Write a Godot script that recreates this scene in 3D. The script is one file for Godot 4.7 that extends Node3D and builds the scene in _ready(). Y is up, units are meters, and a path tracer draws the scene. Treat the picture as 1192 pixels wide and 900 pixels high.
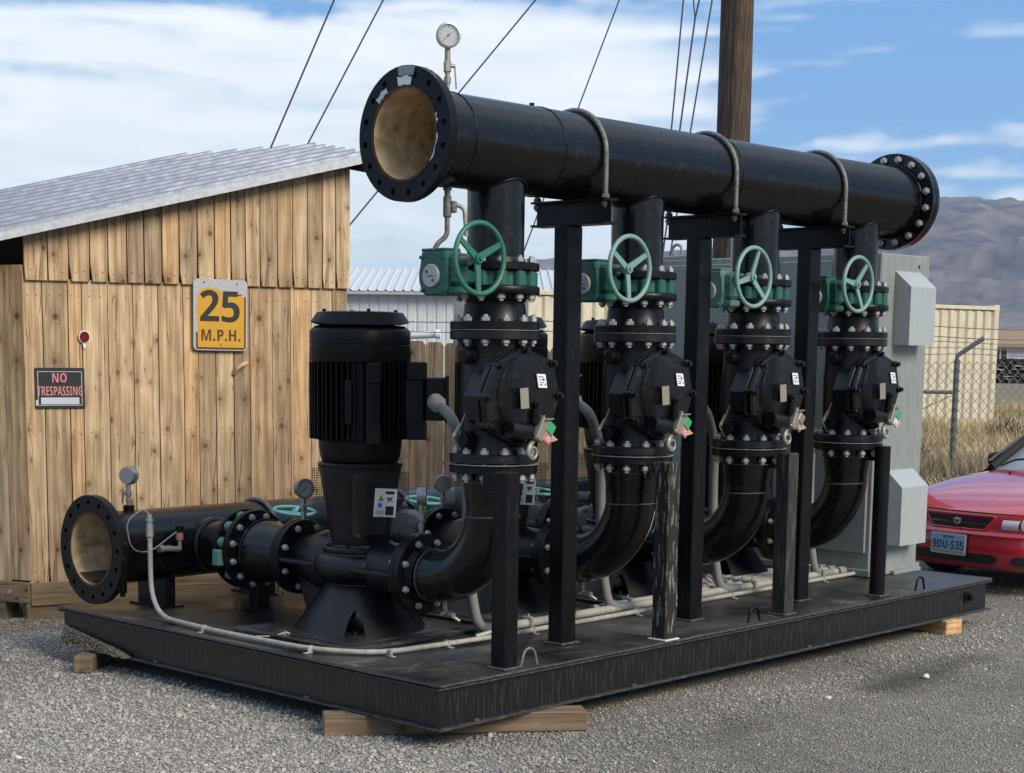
extends Node3D
# A black skid of four vertical pumps in a gravel yard beside a board shed.
# Axes: x runs along the long side of the skid, z across it towards the open yard, y up. Heights given to D() are above the steel deck.

const DK := 0.30
var M := {}
var used := {}
var rng := RandomNumberGenerator.new()

# ------------------------------------------------------------------ mesh builder
class MB:
	var v := PackedVector3Array()
	var n := PackedVector3Array()
	var c := PackedColorArray()
	var col := Color(1, 1, 1)
	var colored := false
	func tri(a: Vector3, b: Vector3, d: Vector3, na: Vector3, nb: Vector3, nd: Vector3) -> void:
		var g := (b - a).cross(d - a)
		if g.length_squared() < 1e-16:
			return
		if g.dot(na + nb + nd) > 0.0:
			v.append_array(PackedVector3Array([a, d, b]))
			n.append_array(PackedVector3Array([na, nd, nb]))
		else:
			v.append_array(PackedVector3Array([a, b, d]))
			n.append_array(PackedVector3Array([na, nb, nd]))
		if colored:
			c.append_array(PackedColorArray([col, col, col]))
	func flat(a: Vector3, b: Vector3, d: Vector3, out: Vector3) -> void:
		var g := (b - a).cross(d - a).normalized()
		if g.dot(out) < 0.0:
			g = -g
		tri(a, b, d, g, g, g)
	func quad(a: Vector3, b: Vector3, d: Vector3, e: Vector3, out: Vector3) -> void:
		flat(a, b, d, out)
		flat(a, d, e, out)
	func quadn(a: Vector3, b: Vector3, d: Vector3, e: Vector3, na: Vector3, nb: Vector3, nd: Vector3, ne: Vector3) -> void:
		tri(a, b, d, na, nb, nd)
		tri(a, d, e, na, nd, ne)
	func box(at: Vector3, s: Vector3, bas := Basis(), bev := 0.0) -> void:
		var h := s * 0.5
		bev = minf(bev, minf(h.x, minf(h.y, h.z)) * 0.6)
		for ax in 3:
			var a1 := (ax + 1) % 3
			var a2 := (ax + 2) % 3
			for sg in [-1.0, 1.0]:
				var p := []
				for q in [[-1, -1], [1, -1], [1, 1], [-1, 1]]:
					var w := Vector3()
					w[ax] = sg * h[ax]
					w[a1] = q[0] * (h[a1] - bev)
					w[a2] = q[1] * (h[a2] - bev)
					p.append(at + bas * w)
				var o := Vector3()
				o[ax] = sg
				quad(p[0], p[1], p[2], p[3], bas * o)
				if bev > 0.0 :
					for s2 in [-1.0, 1.0]:   # edges between ax and a1
						var e := []
						for q in [[0, -1], [0, 1], [1, 1], [1, -1]]:
							var w := Vector3()
							w[ax] = sg * (h[ax] if q[0] == 0 else h[ax] - bev)
							w[a1] = s2 * (h[a1] - bev if q[0] == 0 else h[a1])
							w[a2] = q[1] * (h[a2] - bev)
							e.append(at + bas * w)
						var oo := Vector3()
						oo[ax] = sg
						oo[a1] = s2
						quad(e[0], e[1], e[2], e[3], bas * oo)
		if bev > 0.0:
			for x in [-1.0, 1.0]:
				for y in [-1.0, 1.0]:
					for z in [-1.0, 1.0]:
						var k := Vector3(x, y, z)
						var i := h - Vector3(bev, bev, bev)
						flat(at + bas * (k * Vector3(h.x, i.y, i.z)), at + bas * (k * Vector3(i.x, h.y, i.z)), at + bas * (k * Vector3(i.x, i.y, h.z)), bas * k)
	# profile of (radius, height) turned about the y axis of xf; edges sharper than about 35 degrees stay hard
	func lathe(prof: Array, xf := Transform3D(), seg := 32, a0 := 0.0, a1 := TAU) -> void:
		var k := prof.size()
		var nn := []
		for i in k - 1:
			var d: Vector2 = prof[i + 1] - prof[i]
			nn.append(Vector2(d.y, -d.x).normalized() if d.length() > 1e-9 else Vector2(1, 0))
		var cs := []
		for j in seg + 1:
			var a := a0 + (a1 - a0) * j / seg
			cs.append(Vector2(cos(a), sin(a)))
		for i in k - 1:
			var p: Vector2 = prof[i]
			var q: Vector2 = prof[i + 1]
			var m: Vector2 = nn[i]
			var mp: Vector2 = m
			var mq: Vector2 = m
			if i > 0 and m.dot(nn[i - 1]) > 0.8:
				mp = (m + nn[i - 1]).normalized()
			if i < k - 2 and m.dot(nn[i + 1]) > 0.8:
				mq = (m + nn[i + 1]).normalized()
			for j in seg:
				var u: Vector2 = cs[j]
				var w: Vector2 = cs[j + 1]
				quadn(xf * Vector3(p.x * u.x, p.y, p.x * u.y), xf * Vector3(q.x * u.x, q.y, q.x * u.y), xf * Vector3(q.x * w.x, q.y, q.x * w.y), xf * Vector3(p.x * w.x, p.y, p.x * w.y),
					xf.basis * Vector3(mp.x * u.x, mp.y, mp.x * u.y), xf.basis * Vector3(mq.x * u.x, mq.y, mq.x * u.y), xf.basis * Vector3(mq.x * w.x, mq.y, mq.x * w.y), xf.basis * Vector3(mp.x * w.x, mp.y, mp.x * w.y))
	static func along(a: Vector3, b: Vector3) -> Transform3D:
		var y := (b - a).normalized()
		var x := y.cross(Vector3(0, 1, 0) if absf(y.y) < 0.9 else Vector3(1, 0, 0)).normalized()
		return Transform3D(Basis(x, y, x.cross(y)), a)
	func cyl(a: Vector3, b: Vector3, r: float, seg := 16, r2 := -1.0, bev := 0.0) -> void:
		var L := a.distance_to(b)
		if r2 < 0.0:
			r2 = r
		if bev > 0.0:
			lathe([Vector2(0, 0), Vector2(r - bev, 0), Vector2(r, bev), Vector2(r2, L - bev), Vector2(r2 - bev, L), Vector2(0, L)], along(a, b), seg)
		else:
			lathe([Vector2(0, 0), Vector2(r, 0), Vector2(r2, L), Vector2(0, L)], along(a, b), seg)
	func tube(pts: Array, r: float, seg := 8, closed := false, caps := true) -> void:
		var k := pts.size()
		var rings := []
		var x := Vector3()
		for i in k:
			var t: Vector3
			if closed:
				t = pts[(i + 1) % k] - pts[(i + k - 1) % k]
			else:
				t = pts[mini(i + 1, k - 1)] - pts[maxi(i - 1, 0)]
			t = t.normalized()
			if i == 0:
				x = t.cross(Vector3(0, 1, 0) if absf(t.y) < 0.9 else Vector3(1, 0, 0)).normalized()
			x = (x - t * x.dot(t)).normalized()
			var y := t.cross(x)
			var ring := []
			for j in seg:
				var a := TAU * j / seg
				ring.append(x * cos(a) + y * sin(a))
			rings.append(ring)
		for i in (k if closed else k - 1):
			var i2 := (i + 1) % k
			for j in seg:
				var j2 := (j + 1) % seg
				var na: Vector3 = rings[i][j]
				var nb: Vector3 = rings[i2][j]
				var nd: Vector3 = rings[i2][j2]
				var ne: Vector3 = rings[i][j2]
				quadn(pts[i] + na * r, pts[i2] + nb * r, pts[i2] + nd * r, pts[i] + ne * r, na, nb, nd, ne)
		if caps and not closed:
			for e in [0, k - 1]:
				var o: Vector3 = (pts[0] - pts[1]) if e == 0 else (pts[k - 1] - pts[k - 2])
				for j in range(1, seg - 1):
					flat(pts[e] + rings[e][0] * r, pts[e] + rings[e][j] * r, pts[e] + rings[e][j + 1] * r, o)
	# convex or star-shaped outline in the xy plane of xf, from z = 0 to z = d
	func prism(poly: Array, d: float, xf := Transform3D(), bev := 0.0) -> void:
		var ctr := Vector2()
		for p in poly:
			ctr += p
		ctr /= poly.size()
		var inner := []
		for p in poly:
			inner.append(p - (p - ctr).normalized() * bev if bev > 0.0 else p)
		var k := poly.size()
		for i in k:
			var p: Vector2 = poly[i]
			var q: Vector2 = poly[(i + 1) % k]
			var pi: Vector2 = inner[i]
			var qi: Vector2 = inner[(i + 1) % k]
			var o := Vector2(q.y - p.y, p.x - q.x)
			if o.dot((p + q) * 0.5 - ctr) < 0.0:
				o = -o
			var out: Vector3 = xf.basis * Vector3(o.x, o.y, 0)
			quad(xf * Vector3(p.x, p.y, bev), xf * Vector3(q.x, q.y, bev), xf * Vector3(q.x, q.y, d - bev), xf * Vector3(p.x, p.y, d - bev), out)
			if bev > 0.0:
				quad(xf * Vector3(p.x, p.y, d - bev), xf * Vector3(q.x, q.y, d - bev), xf * Vector3(qi.x, qi.y, d), xf * Vector3(pi.x, pi.y, d), out + xf.basis.z * out.length())
				quad(xf * Vector3(p.x, p.y, bev), xf * Vector3(q.x, q.y, bev), xf * Vector3(qi.x, qi.y, 0), xf * Vector3(pi.x, pi.y, 0), out - xf.basis.z * out.length())
			flat(xf * Vector3(ctr.x, ctr.y, d), xf * Vector3(pi.x, pi.y, d), xf * Vector3(qi.x, qi.y, d), xf.basis.z)
			flat(xf * Vector3(ctr.x, ctr.y, 0), xf * Vector3(pi.x, pi.y, 0), xf * Vector3(qi.x, qi.y, 0), -xf.basis.z)
	# flat ring with bolt holes between r0 and r1, from y = 0 to y = d
	func holed_ring(r0: float, r1: float, rb: float, rh: float, cnt: int, d: float, xf: Transform3D, turn := 0.0) -> void:
		var w := PI / cnt
		for i in cnt:
			var a := TAU * i / cnt + turn
			var hole := []
			var rim := []
			for e in 16:
				var t := TAU * e / 16.0 + PI / 4
				var dir := Vector2(cos(t), sin(t))
				var sc := 1.0 / maxf(absf(dir.x), absf(dir.y))
				var u := dir.x * sc
				var q := dir.y * sc
				var rr := rb + (q * (r1 - rb) if q > 0 else q * (rb - r0))
				var aa := a + u * w
				rim.append(Vector2(cos(aa), sin(aa)) * rr)
				var c0 := Vector2(cos(a), sin(a))
				hole.append(c0 * (rb + dir.y * rh) + Vector2(-c0.y, c0.x) * dir.x * rh)
			var up := xf.basis.y
			for e in 16:
				var f := (e + 1) % 16
				var h0: Vector2 = hole[e]
				var h1: Vector2 = hole[f]
				var q0: Vector2 = rim[e]
				var q1: Vector2 = rim[f]
				for yy in [0.0, d]:
					quad(xf * Vector3(h0.x, yy, h0.y), xf * Vector3(h1.x, yy, h1.y), xf * Vector3(q1.x, yy, q1.y), xf * Vector3(q0.x, yy, q0.y), up if yy > 0 else -up)
				var mid := (h0 + h1) * 0.5 - Vector2(cos(a), sin(a)) * rb
				quad(xf * Vector3(h0.x, 0, h0.y), xf * Vector3(h1.x, 0, h1.y), xf * Vector3(h1.x, d, h1.y), xf * Vector3(h0.x, d, h0.y), xf.basis * Vector3(-mid.x, 0, -mid.y))
				for pair in [[q0, q1]]:
					var m0: Vector2 = pair[0]
					var m1: Vector2 = pair[1]
					var lm := m0.length()
					if absf(lm - r1) < 1e-4 and absf(m1.length() - r1) < 1e-4:
						quadn(xf * Vector3(m0.x, 0, m0.y), xf * Vector3(m1.x, 0, m1.y), xf * Vector3(m1.x, d, m1.y), xf * Vector3(m0.x, d, m0.y), xf.basis * Vector3(m0.x, 0, m0.y).normalized(), xf.basis * Vector3(m1.x, 0, m1.y).normalized(), xf.basis * Vector3(m1.x, 0, m1.y).normalized(), xf.basis * Vector3(m0.x, 0, m0.y).normalized())
	# a smooth sheet through rows of points
	func grid(rows: Array, out: Vector3) -> void:
		var R := rows.size()
		var C: int = rows[0].size()
		var nn := []
		var avg := Vector3()
		for i in R:
			var line := []
			for j in C:
				var du: Vector3 = rows[i][mini(j + 1, C - 1)] - rows[i][maxi(j - 1, 0)]
				var dv: Vector3 = rows[mini(i + 1, R - 1)][j] - rows[maxi(i - 1, 0)][j]
				var g := du.cross(dv).normalized()
				line.append(g)
				avg += g
			nn.append(line)
		var sg := 1.0 if avg.dot(out) >= 0.0 else -1.0
		for i in R - 1:
			for j in C - 1:
				quadn(rows[i][j], rows[i][j + 1], rows[i + 1][j + 1], rows[i + 1][j], nn[i][j] * sg, nn[i][j + 1] * sg, nn[i + 1][j + 1] * sg, nn[i + 1][j] * sg)
	func mesh(shift := Vector3()) -> ArrayMesh:
		var a := []
		a.resize(Mesh.ARRAY_MAX)
		if shift != Vector3():
			for i in v.size():
				v[i] += shift
		a[Mesh.ARRAY_VERTEX] = v
		a[Mesh.ARRAY_NORMAL] = n
		if colored:
			a[Mesh.ARRAY_COLOR] = c
		var m := ArrayMesh.new()
		m.add_surface_from_arrays(Mesh.PRIMITIVE_TRIANGLES, a)
		return m

# ------------------------------------------------------------------ small helpers
func D(x: float, y: float, z: float) -> Vector3:
	return Vector3(x, y + DK, z)

func numbered(called: String) -> String:
	if not used.has(called):
		used[called] = 0
		return called
	used[called] += 1
	return "%s_%03d" % [called, used[called]]

func tag(o: Node3D, label: String, category: String, group := "") -> Node3D:
	o.set_meta("label", label)
	o.set_meta("category", category)
	if group:
		o.set_meta("group", group)
	return o

func thing(called: String, label: String, category: String, at := Vector3(), group := "", yaw := 0.0) -> Node3D:
	var o := Node3D.new()
	o.name = numbered(called)
	add_child(o)
	o.position = at
	o.rotation.y = yaw
	return tag(o, label, category, group)

func node(called: String, mesh: Mesh, mat: Material, parent: Node = null, at := Vector3(), bas := Basis()) -> MeshInstance3D:
	var o := MeshInstance3D.new()
	o.mesh = mesh
	o.material_override = mat
	o.transform = Transform3D(bas, at)
	if parent == null:
		o.name = numbered(called)
		add_child(o)
	else:
		o.name = called
		parent.add_child(o, true)
	return o

func part(called: String, mb: MB, mat: Material, parent: Node = null) -> MeshInstance3D:
	return node(called, mb.mesh(), mat, parent)

# a mesh given in scene coordinates, hung under a thing that is moved but not turned
func partw(called: String, mb: MB, mat: Material, parent: Node3D) -> MeshInstance3D:
	var at := Vector3()
	var up: Node = parent
	while up is Node3D and up != self:
		at += (up as Node3D).position
		up = up.get_parent()
	return node(called, mb.mesh(-at), mat, parent)

func structure(called: String, mb: MB, mat: Material) -> MeshInstance3D:
	var o := part(called, mb, mat)
	o.set_meta("kind", "structure")
	return o

func copy(src: Node3D, label: String, at: Vector3, yaw := 0.0) -> Node3D:
	var o: Node3D = src.duplicate()
	var base: String = src.get_meta("base") if src.has_meta("base") else String(src.name)
	o.name = numbered(base)
	add_child(o)
	o.position = at
	o.rotation.y = yaw
	o.set_meta("label", label)
	return o

func arc(ctr: Vector3, u: Vector3, w: Vector3, r: float, a0: float, a1: float, k: int) -> Array:
	var out := []
	for i in k + 1:
		var a := a0 + (a1 - a0) * i / k
		out.append(ctr + u * r * cos(a) + w * r * sin(a))
	return out

# rounds the corners of a path
func bend(pts: Array, r: float, k := 6) -> Array:
	var out := [pts[0]]
	for i in range(1, pts.size() - 1):
		var p: Vector3 = pts[i]
		var a: Vector3 = pts[i - 1]
		var b: Vector3 = pts[i + 1]
		var t: float = minf(r, minf(p.distance_to(a), p.distance_to(b)) * 0.48)
		var p0 := p + (a - p).normalized() * t
		var p1 := p + (b - p).normalized() * t
		for j in k + 1:
			var f := float(j) / k
			out.append(p0.lerp(p, f).lerp(p.lerp(p1, f), f))
	out.append(pts[-1])
	return out

const ALX := Basis(Vector3(0, 1, 0), Vector3(1, 0, 0), Vector3(0, 0, -1))     # local y along +x
const ALZ := Basis(Vector3(1, 0, 0), Vector3(0, 0, 1), Vector3(0, -1, 0))     # local y along +z

func noise(freq: float, kind := FastNoiseLite.TYPE_SIMPLEX_SMOOTH, oct := 4, sd := 1) -> FastNoiseLite:
	var f := FastNoiseLite.new()
	f.seed = sd
	f.noise_type = kind
	f.frequency = freq
	f.fractal_octaves = oct
	f.fractal_type = FastNoiseLite.FRACTAL_FBM if oct > 1 else FastNoiseLite.FRACTAL_NONE
	return f

func ramp_tex(stops: Array, f: FastNoiseLite, size := 512) -> NoiseTexture2D:
	var g := Gradient.new()
	var off := PackedFloat32Array()
	var cols := PackedColorArray()
	for s in stops:
		off.append(s[0])
		cols.append(s[1])
	g.offsets = off
	g.colors = cols
	var t := NoiseTexture2D.new()
	t.width = size
	t.height = size
	t.seamless = true
	t.noise = f
	t.color_ramp = g
	return t

func lin(r: float, g := -1.0, b := -1.0) -> Color:
	return Color(r, g if g >= 0 else r, b if b >= 0 else r).linear_to_srgb()

func mat(c: Color, rough := 0.6, metal := 0.0, tex: Texture2D = null, scale := Vector3(1, 1, 1), world := true) -> StandardMaterial3D:
	var m := StandardMaterial3D.new()
	m.albedo_color = c
	m.roughness = rough
	m.metallic = metal
	if tex:
		m.albedo_texture = tex
	m.uv1_triplanar = true
	m.uv1_world_triplanar = world
	m.uv1_scale = scale
	return m

func rough_map(m: StandardMaterial3D, tex: Texture2D) -> StandardMaterial3D:
	m.roughness = 1.0
	m.roughness_texture = tex
	m.roughness_texture_channel = BaseMaterial3D.TEXTURE_CHANNEL_RED
	return m

func bump(m: StandardMaterial3D, tex: Texture2D, cm: float) -> StandardMaterial3D:
	m.heightmap_enabled = true
	m.heightmap_texture = tex
	m.heightmap_scale = cm
	return m

# ------------------------------------------------------------------ textures and materials
# sawn pine, 1 m across and 2 m long: grain that swerves round the knots
func wood_image() -> ImageTexture:
	var W := 512
	var H := 1024
	var r := RandomNumberGenerator.new()
	r.seed = 77
	var disp := PackedFloat32Array()
	var dark := PackedFloat32Array()
	disp.resize(W * H)
	dark.resize(W * H)
	for k in 34:
		var kx := r.randf_range(0.02, 0.98) * W
		var ky := r.randf_range(0.03, 0.97) * H
		var rad := r.randf_range(4.0, 11.5)
		var st := r.randf_range(0.6, 1.0)
		for y in range(maxi(0, int(ky - rad * 9)), mini(H, int(ky + rad * 9))):
			for x in range(maxi(0, int(kx - rad * 4)), mini(W, int(kx + rad * 4))):
				var dx := (x - kx) / rad
				var dy := (y - ky) / (rad * 1.25)
				var d2 := dx * dx + dy * dy * 0.18
				var i := y * W + x
				disp[i] += signf(dx) * rad * 1.5 * exp(-d2 * 0.55) * (1.0 - exp(-dx * dx * 3.0))
				var d := sqrt(dx * dx + dy * dy)
				var ring := 0.5 + 0.5 * sin(d * 9.0)
				dark[i] = maxf(dark[i], st * clampf(1.35 - d * 1.05, 0.0, 1.0) * (0.72 + 0.28 * ring))
				dark[i] = maxf(dark[i], 0.26 * st * clampf(1.0 - absf(dx) * 0.5, 0.0, 1.0) * exp(-dy * dy * 0.14) + 0.12 * maxf(0.0, sin(d * 4.5)) * clampf(2.6 - d, 0.0, 1.0))
	for k in 44:      # drying splits
		var sx := r.randf_range(0.02, 0.98) * W
		var sy := r.randf_range(0.02, 0.9) * H
		var sl := r.randf_range(25.0, 120.0)
		for y in range(int(sy), mini(H, int(sy + sl))):
			var f := (y - sy) / sl
			var x := int(sx + disp[clampi(int(sx), 0, W - 1) + y * W] * -0.3 + 3.0 * sin(f * 3.0 + k))
			if x > 0 and x < W - 1:
				dark[y * W + x] = maxf(dark[y * W + x], 1.15 * sin(PI * f))
				if k % 3 < 2:
					dark[y * W + x + 1] = maxf(dark[y * W + x + 1], 0.8 * sin(PI * f))
	var fine := noise(0.09, FastNoiseLite.TYPE_SIMPLEX_SMOOTH, 3, 5)
	var mid := noise(0.021, FastNoiseLite.TYPE_SIMPLEX_SMOOTH, 2, 9)
	var big := noise(0.012, FastNoiseLite.TYPE_SIMPLEX_SMOOTH, 3, 11)
	var data := PackedByteArray()
	data.resize(W * H * 3)
	for y in H:
		for x in W:
			var i := y * W + x
			var u := x + disp[i]
			var g := fine.get_noise_2d(u * 1.5, y * 0.045) * 0.62 + mid.get_noise_2d(u * 2.2, y * 0.06) * 0.75
			var b := big.get_noise_2d(x * 0.9, y * 0.5)
			var t := clampf(0.66 + g * 0.52 + b * 0.24, 0.0, 1.0)
			var k := dark[i]
			var cr := lerpf(0.5, 0.84, t)
			var cg := lerpf(0.405, 0.735, t)
			var cb := lerpf(0.29, 0.588, t)
			cr = lerpf(cr, 0.3, k)
			cg = lerpf(cg, 0.19, k)
			cb = lerpf(cb, 0.11, k)
			data[i * 3] = int(cr * 255)
			data[i * 3 + 1] = int(cg * 255)
			data[i * 3 + 2] = int(cb * 255)
	return ImageTexture.create_from_image(Image.create_from_data(W, H, false, Image.FORMAT_RGB8, data))

# dusty steel plate: film of dust, smears, drip rings and scuffs
func deck_images() -> Array:
	var N := 1024
	var r := RandomNumberGenerator.new()
	r.seed = 303
	var film := noise(0.006, FastNoiseLite.TYPE_SIMPLEX_SMOOTH, 5, 51)
	var grit := noise(0.11, FastNoiseLite.TYPE_SIMPLEX_SMOOTH, 3, 52)
	var d := PackedFloat32Array()
	d.resize(N * N)
	for y in N:
		for x in N:
			d[y * N + x] = clampf(0.3 + 0.5 * film.get_noise_2d(x, y) + 0.1 * grit.get_noise_2d(x, y), 0.02, 0.6)
	for k in 900:
		var cx := r.randf() * N
		var cy := r.randf() * N
		var L := r.randf_range(6.0, 46.0)
		var w := r.randf_range(0.7, 5.0) if r.randf() < 0.75 else r.randf_range(5.0, 12.0)
		var a := r.randf_range(-0.5, 0.5) + (PI / 2 if r.randf() < 0.3 else 0.0)
		var bow := r.randf_range(-0.012, 0.012)
		var amt := r.randf_range(0.1, 0.6) * (1.0 if r.randf() < 0.78 else -0.7)
		var ca := cos(a)
		var sa := sin(a)
		var R := int(L + w + 2)
		for y in range(maxi(0, int(cy) - R), mini(N, int(cy) + R)):
			for x in range(maxi(0, int(cx) - R), mini(N, int(cx) + R)):
				var u := (x - cx) * ca + (y - cy) * sa
				if absf(u) > L:
					continue
				var v := absf(-(x - cx) * sa + (y - cy) * ca - bow * u * u)
				if v < w:
					d[y * N + x] += amt * (1.0 - v / w) * (1.0 - absf(u) / L) * (0.6 + 0.9 * grit.get_noise_2d(x * 2.0, y * 2.0))
	var col := PackedByteArray()
	var rgh := PackedByteArray()
	col.resize(N * N * 3)
	rgh.resize(N * N * 3)
	for i in N * N:
		var t := clampf(d[i], 0.0, 1.0)
		var c := Color(0.008, 0.008, 0.0085).lerp(Color(0.19, 0.178, 0.152), t * t * 0.65 + 0.3 * t).linear_to_srgb()
		col[i * 3] = int(c.r * 255)
		col[i * 3 + 1] = int(c.g * 255)
		col[i * 3 + 2] = int(c.b * 255)
		var q := int(clampf(0.2 + 0.75 * t, 0.0, 0.95) * 255)
		rgh[i * 3] = q
		rgh[i * 3 + 1] = q
		rgh[i * 3 + 2] = q
	return [ImageTexture.create_from_image(Image.create_from_data(N, N, false, Image.FORMAT_RGB8, col)), ImageTexture.create_from_image(Image.create_from_data(N, N, false, Image.FORMAT_RGB8, rgh))]

func make_materials() -> void:
	var spots := noise(0.02, FastNoiseLite.TYPE_SIMPLEX_SMOOTH, 5, 3)
	var fine := noise(0.06, FastNoiseLite.TYPE_SIMPLEX_SMOOTH, 4, 8)
	var paint := ramp_tex([[0.0, lin(0.0025, 0.0027, 0.003)], [0.6, lin(0.004, 0.0042, 0.0048)], [0.82, lin(0.009, 0.0087, 0.0085)], [1.0, lin(0.04, 0.036, 0.03)]], spots)
	var satin := ramp_tex([[0.0, Color(0.24, 0.24, 0.24)], [1.0, Color(0.5, 0.5, 0.5)]], fine)
	M.paint = rough_map(mat(Color.WHITE, 0.4, 0.0, paint, Vector3(0.9, 0.9, 0.9)), satin)
	M.gloss = rough_map(mat(Color.WHITE, 0.3, 0.0, paint, Vector3(1.3, 1.3, 1.3)), ramp_tex([[0.0, Color(0.13, 0.13, 0.13)], [1.0, Color(0.34, 0.34, 0.34)]], fine))
	M.cast = bump(rough_map(mat(Color(0.95, 0.97, 1.06), 0.5, 0.0, paint, Vector3(1.7, 1.7, 1.7)), satin), ramp_tex([[0.0, Color.BLACK], [1.0, Color.WHITE]], noise(0.12, FastNoiseLite.TYPE_SIMPLEX_SMOOTH, 3, 21)), 0.12)
	M.motor = mat(lin(0.0035, 0.0037, 0.0042), 0.42)
	M.post = rough_map(mat(Color.WHITE, 0.5, 0.0, paint, Vector3(2.3, 0.7, 2.3)), satin)
	for k in ["paint", "gloss", "cast", "motor", "post"]:
		M[k].metallic_specular = 0.46 if k == "gloss" else 0.34
	M.cast.metallic_specular = 0.46
	# old paint worn through in long vertical runs
	M.dusty = mat(Color.WHITE, 0.55, 0.0, ramp_tex([[0.0, lin(0.014)], [0.5, lin(0.03, 0.029, 0.027)], [1.0, lin(0.11, 0.1, 0.085)]], noise(0.02, FastNoiseLite.TYPE_SIMPLEX_SMOOTH, 5, 62)), Vector3(1.5, 1.5, 1.5))  # beam flanges: dust and reflected sky both put into the pale tone
	M.worn = mat(Color.WHITE, 0.7, 0.0, ramp_tex([[0.0, lin(0.006, 0.006, 0.006)], [0.58, lin(0.01, 0.01, 0.01)], [0.64, lin(0.06, 0.045, 0.03)], [0.7, lin(0.3, 0.29, 0.26)], [0.76, lin(0.02, 0.018, 0.016)], [0.85, lin(0.4, 0.4, 0.38)], [1.0, lin(0.1, 0.08, 0.06)]], noise(0.022, FastNoiseLite.TYPE_SIMPLEX_SMOOTH, 5, 40)), Vector3(3.4, 0.55, 3.4))
	M.worn_brown = mat(Color.WHITE, 0.65, 0.0, ramp_tex([[0.0, lin(0.012)], [0.55, lin(0.018)], [0.72, lin(0.06, 0.042, 0.03)], [1.0, lin(0.16, 0.12, 0.09)]], noise(0.022, FastNoiseLite.TYPE_SIMPLEX_SMOOTH, 4, 44)), Vector3(5.0, 0.35, 5.0))
	var deck := deck_images()
	M.deck = rough_map(mat(Color.WHITE, 0.5, 0.0, deck[0], Vector3(0.195, 0.195, 0.195)), deck[1])
	# lime runs down the side beams
	M.beam = rough_map(mat(Color.WHITE, 0.55, 0.0, ramp_tex([[0.0, lin(0.005, 0.005, 0.0058)], [0.56, lin(0.0075, 0.0075, 0.008)], [0.74, lin(0.022, 0.0215, 0.0205)], [1.0, lin(0.12, 0.117, 0.11)]], noise(0.03, FastNoiseLite.TYPE_SIMPLEX_SMOOTH, 4, 60), 1024), Vector3(2.6, 0.16, 2.6)), satin)
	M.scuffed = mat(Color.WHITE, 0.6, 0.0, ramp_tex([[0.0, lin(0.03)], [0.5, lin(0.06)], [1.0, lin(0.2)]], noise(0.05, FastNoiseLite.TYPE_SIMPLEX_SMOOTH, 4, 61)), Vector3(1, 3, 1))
	var zn := ramp_tex([[0.0, lin(0.3, 0.29, 0.27)], [1.0, lin(0.62, 0.61, 0.58)]], noise(0.08, FastNoiseLite.TYPE_SIMPLEX_SMOOTH, 3, 65), 256)
	M.zinc = mat(Color.WHITE, 0.42, 0.55, zn, Vector3(6, 6, 6))
	M.galv = mat(Color(0.88, 0.88, 0.86), 0.5, 0.35, zn, Vector3(3, 3, 3))
	M.conduit = mat(Color.WHITE, 0.55, 0.0, ramp_tex([[0.0, lin(0.2, 0.175, 0.14)], [0.4, lin(0.33, 0.305, 0.255)], [1.0, lin(0.44, 0.42, 0.37)]], spots), Vector3(2, 2, 2))
	M.flex = mat(lin(0.2, 0.2, 0.195), 0.55)
	M.strap = mat(Color.WHITE, 0.55, 0.3, ramp_tex([[0.0, lin(0.06, 0.055, 0.05)], [0.5, lin(0.17, 0.16, 0.145)], [1.0, lin(0.3, 0.29, 0.27)]], spots), Vector3(4, 4, 4))
	M.bore = mat(Color.WHITE, 0.85, 0.0, ramp_tex([[0.0, lin(0.3, 0.16, 0.065)], [0.3, lin(0.52, 0.34, 0.165)], [0.6, lin(0.69, 0.49, 0.27)], [1.0, lin(0.82, 0.64, 0.41)]], noise(0.014, FastNoiseLite.TYPE_SIMPLEX_SMOOTH, 5, 70)), Vector3(1.4, 1.4, 1.4))
	M.rust = mat(Color.WHITE, 0.9, 0.0, ramp_tex([[0.0, lin(0.03, 0.016, 0.01)], [1.0, lin(0.14, 0.07, 0.035)]], spots), Vector3(4, 4, 4))
	M.green = rough_map(mat(lin(0.022, 0.115, 0.082), 0.45, 0.0, ramp_tex([[0.0, Color(0.82, 0.85, 0.85)], [0.7, Color(1, 1, 1)], [1.0, Color(1.0, 0.95, 0.9)]], spots), Vector3(4, 4, 4)), satin)
	M.green_wheel = mat(lin(0.028, 0.145, 0.1), 0.42)
	M.pale_wheel = mat(Color.WHITE, 0.45, 0.0, ramp_tex([[0.0, lin(0.12, 0.235, 0.2)], [0.6, lin(0.185, 0.315, 0.27)], [1.0, lin(0.3, 0.42, 0.38)]], fine), Vector3(5, 5, 5))
	M.mint_wheel = mat(lin(0.25, 0.6, 0.52), 0.45)
	M.green_mid = mat(Color.WHITE, 0.5, 0.0, ramp_tex([[0.0, lin(0.08, 0.2, 0.155)], [1.0, lin(0.16, 0.3, 0.245)]], fine), Vector3(4, 4, 4))
	M.white = mat(lin(0.72, 0.72, 0.7), 0.5)
	M.offwhite = mat(Color.WHITE, 0.6, 0.0, ramp_tex([[0.0, lin(0.3, 0.3, 0.28)], [0.5, lin(0.58, 0.58, 0.55)], [1.0, lin(0.72, 0.72, 0.7)]], fine), Vector3(6, 6, 6))
	M.tape_old = mat(Color.WHITE, 0.5, 0.0, ramp_tex([[0.0, lin(0.12, 0.06, 0.04)], [0.4, lin(0.24, 0.27, 0.24)], [1.0, lin(0.4, 0.46, 0.42)]], noise(0.05, FastNoiseLite.TYPE_SIMPLEX_SMOOTH, 4, 33)), Vector3(5, 5, 5))
	M.ink = mat(lin(0.012), 0.5)
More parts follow.
